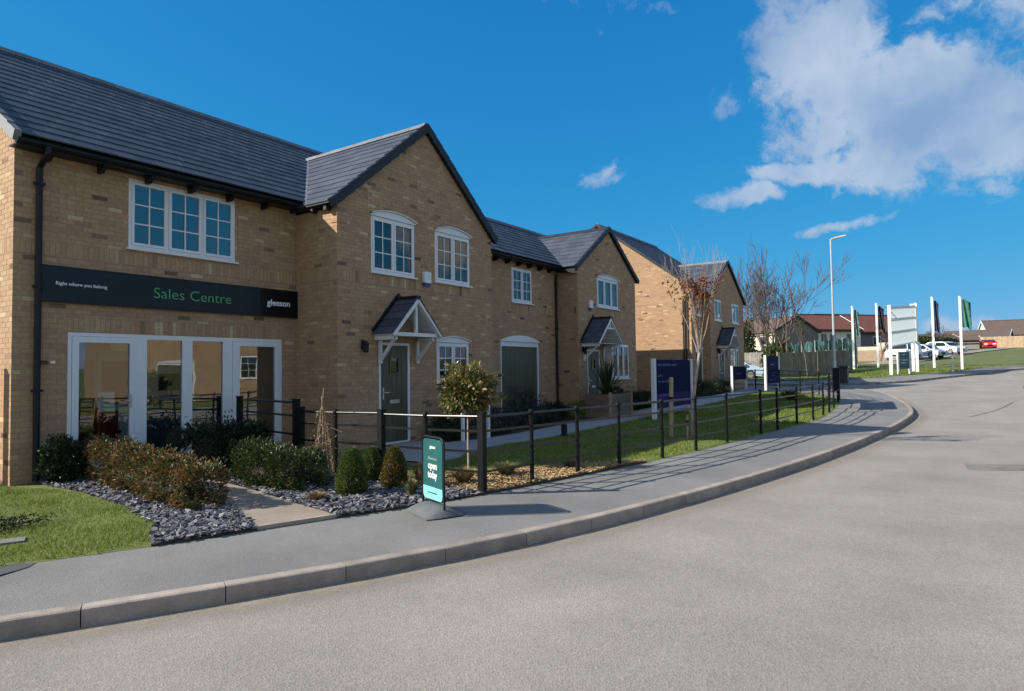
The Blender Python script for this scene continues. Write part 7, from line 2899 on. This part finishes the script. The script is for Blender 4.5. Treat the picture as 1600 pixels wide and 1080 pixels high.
ra = radians(-118)
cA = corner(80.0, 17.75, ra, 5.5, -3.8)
far_house('house with a brown roof, cream front and gable coloured dark for shade, left of the red roofs', (*cA, 1.9), ra, 11.0, 7.6, 3.75, 5.45, M['render_cream'], M['roof_brown'],
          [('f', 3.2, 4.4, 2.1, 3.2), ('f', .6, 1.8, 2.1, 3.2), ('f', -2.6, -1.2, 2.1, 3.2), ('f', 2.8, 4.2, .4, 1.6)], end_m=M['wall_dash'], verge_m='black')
rb = radians(-37)
cB = corner(89.5, 15.2, rb, -3.6, -3.2)
far_house('white house with a red-brown roof and white verge beside the shade-darkened gable', (*cB, 2.4), rb, 7.2, 7.2, 3.75, 5.75, M['render_white'], M['roof_red'],
          [('f', -2.9, -1.9, 2.1, 3.2), ('f', -1.5, -.5, 2.1, 3.2), ('f', 1.2, 2.8, 1.8, 3.2)])
cC = corner(97.5, 13.6, rb, -6.2, -3.6)
far_house('large grey-brown house with the widest red roof behind the poles', (*cC, 2.75), rb, 13.0, 8.2, 3.35, 5.85, M['wall_dash'], M['roof_red'],
          [('f', -4.4, -3.0, 1.5, 2.7), ('f', -.6, .8, 1.5, 2.7), ('f', 3.6, 5.0, 1.5, 2.7)], end_m=M['render_white'])
far_house('low brown-roofed bungalow behind the tan fence on the rise', (131.0, -2.4, 4.05), radians(-97), 8.6, 8.0, 1.5, 2.75, M['render_grey'], M['roof_brown'], [('f', -2.5, -1.0, .4, 1.3), ('f', 1.0, 2.5, .4, 1.3)])
far_house('dark brown bungalow farther right on the rise with a pale dormer wall', (141.5, -8.0, 4.4), radians(-80), 9.5, 9.0, 1.9, 4.4, M['wall_dash'], M['roof_brown'], [('f', -2.0, -.6, .6, 1.6), ('f', 1.4, 2.8, .6, 1.6)], end_m=M['render_white'])
far_house('pale low garage block behind the white hatchback', (113.5, 4.4, 3.4), radians(-70), 7.0, 5.0, 1.75, 2.35, M['render_white'], M['roof_brown'], [('f', -2.4, -.6, .2, 1.4), ('f', .6, 2.4, .2, 1.4)])
far_house('low grey garage behind the green flag on the rise', (121.0, .6, 3.7), radians(-85), 5.5, 5.0, 1.35, 1.9, M['render_grey'], M['roof_brown'], [('f', -1.4, .2, .1, 1.1)])

# trees and scrub
random.seed(33)
bare_tree('many-stemmed bare tree behind the third house, right of its gable', (58.3, 13.3, T(58)), 6, 3.5, .11, 5, M['bark'], M['twig'], .46, .6, 'bare trees behind the third house', lean=.24, kids=(3, 3), minr=.011)
bare_tree('bare tree partly hidden by the third house gable', (59.7, 16.0, T(59)), 5, 3.4, .10, 4, M['bark'], M['twig'], .55, .5, 'bare trees behind the third house', lean=.30, kids=(2, 3), minr=.016)
bare_tree('bare tree with a wide-reaching right limb above the brown roof', (57.2, 11.9, T(57)), 4, 3.2, .10, 4, M['bark'], M['twig'], .60, .45, 'bare trees behind the third house', lean=.18, kids=(2, 3), minr=.016)
bare_tree('small dark bare tree in front of the tan garden wall', (78.5, 6.95, T(78.5)), 1, 1.5, .13, 4, M['bark'], M['twig'], .8, .1, None, lean=.05, kids=(3, 4), minr=.012)
bare_tree('thin sapling standing above the green sheeting fence', (45.3, 8.15, T(45.3)), 1, 2.1, .035, 3, M['bark'], M['twig'], .22, 1.2, None, lean=.03, kids=(3, 4), minr=.006, tipleaves=(160, .10, M['far_scrub']))
bare_tree('round bare bush-like tree behind the navy flag on the rise', (114.0, 3.6, T(114)), 7, 1.7, .06, 4, M['bark'], M['twig'], .7, .25, None, lean=.65, kids=(3, 3), minr=.018)
shrub('shrub', 'dark evergreen bush behind the navy notice board on the lawn', (50.5, 11.3, T(50)), 1.1, .8, 2.2, 1500, .22, M['far_scrub'], cat='bush')
shrub('shrub', 'ivy-clad dark bush at the foot of the bare trees', (54.8, 12.6, T(55)), 1.3, 1.0, 2.0, 1500, .22, M['far_scrub'], cat='bush')
shrub('shrub', 'dark scrubby bush left of the green sheeting', (57.5, 12.4, T(57)), 1.4, 1.0, 2.6, 1700, .24, M['far_scrub'], cat='bush')
shrub('shrub', 'dark ivy mass on the stem of the hidden bare tree', (58.8, 15.4, T(58)), .7, .7, 4.6, 1600, .25, M['far_scrub'], cat='bush')
shrub('shrub', 'dark bush behind the silver blue car on the rise', (104.0, 4.3, T(104)), 2.4, 1.4, 2.0, 1800, .35, M['far_scrub'], cat='bush')
hedge('dark clipped hedge behind the white hatchback on the rise', [(108.5, 4.6), (110.5, 2.6), (112.0, .6)], 1.4, 2.0, 1.8, 2600, .30, M['far_scrub'], zb=T(108))
tussock('plant_clump', 'clump of pale daffodil-like leaves on the lawn by the railing bend', (27.6, 5.6, T(27.6)), .75, .42, 420, M['tuft_green'], w=.012, upright=.7)
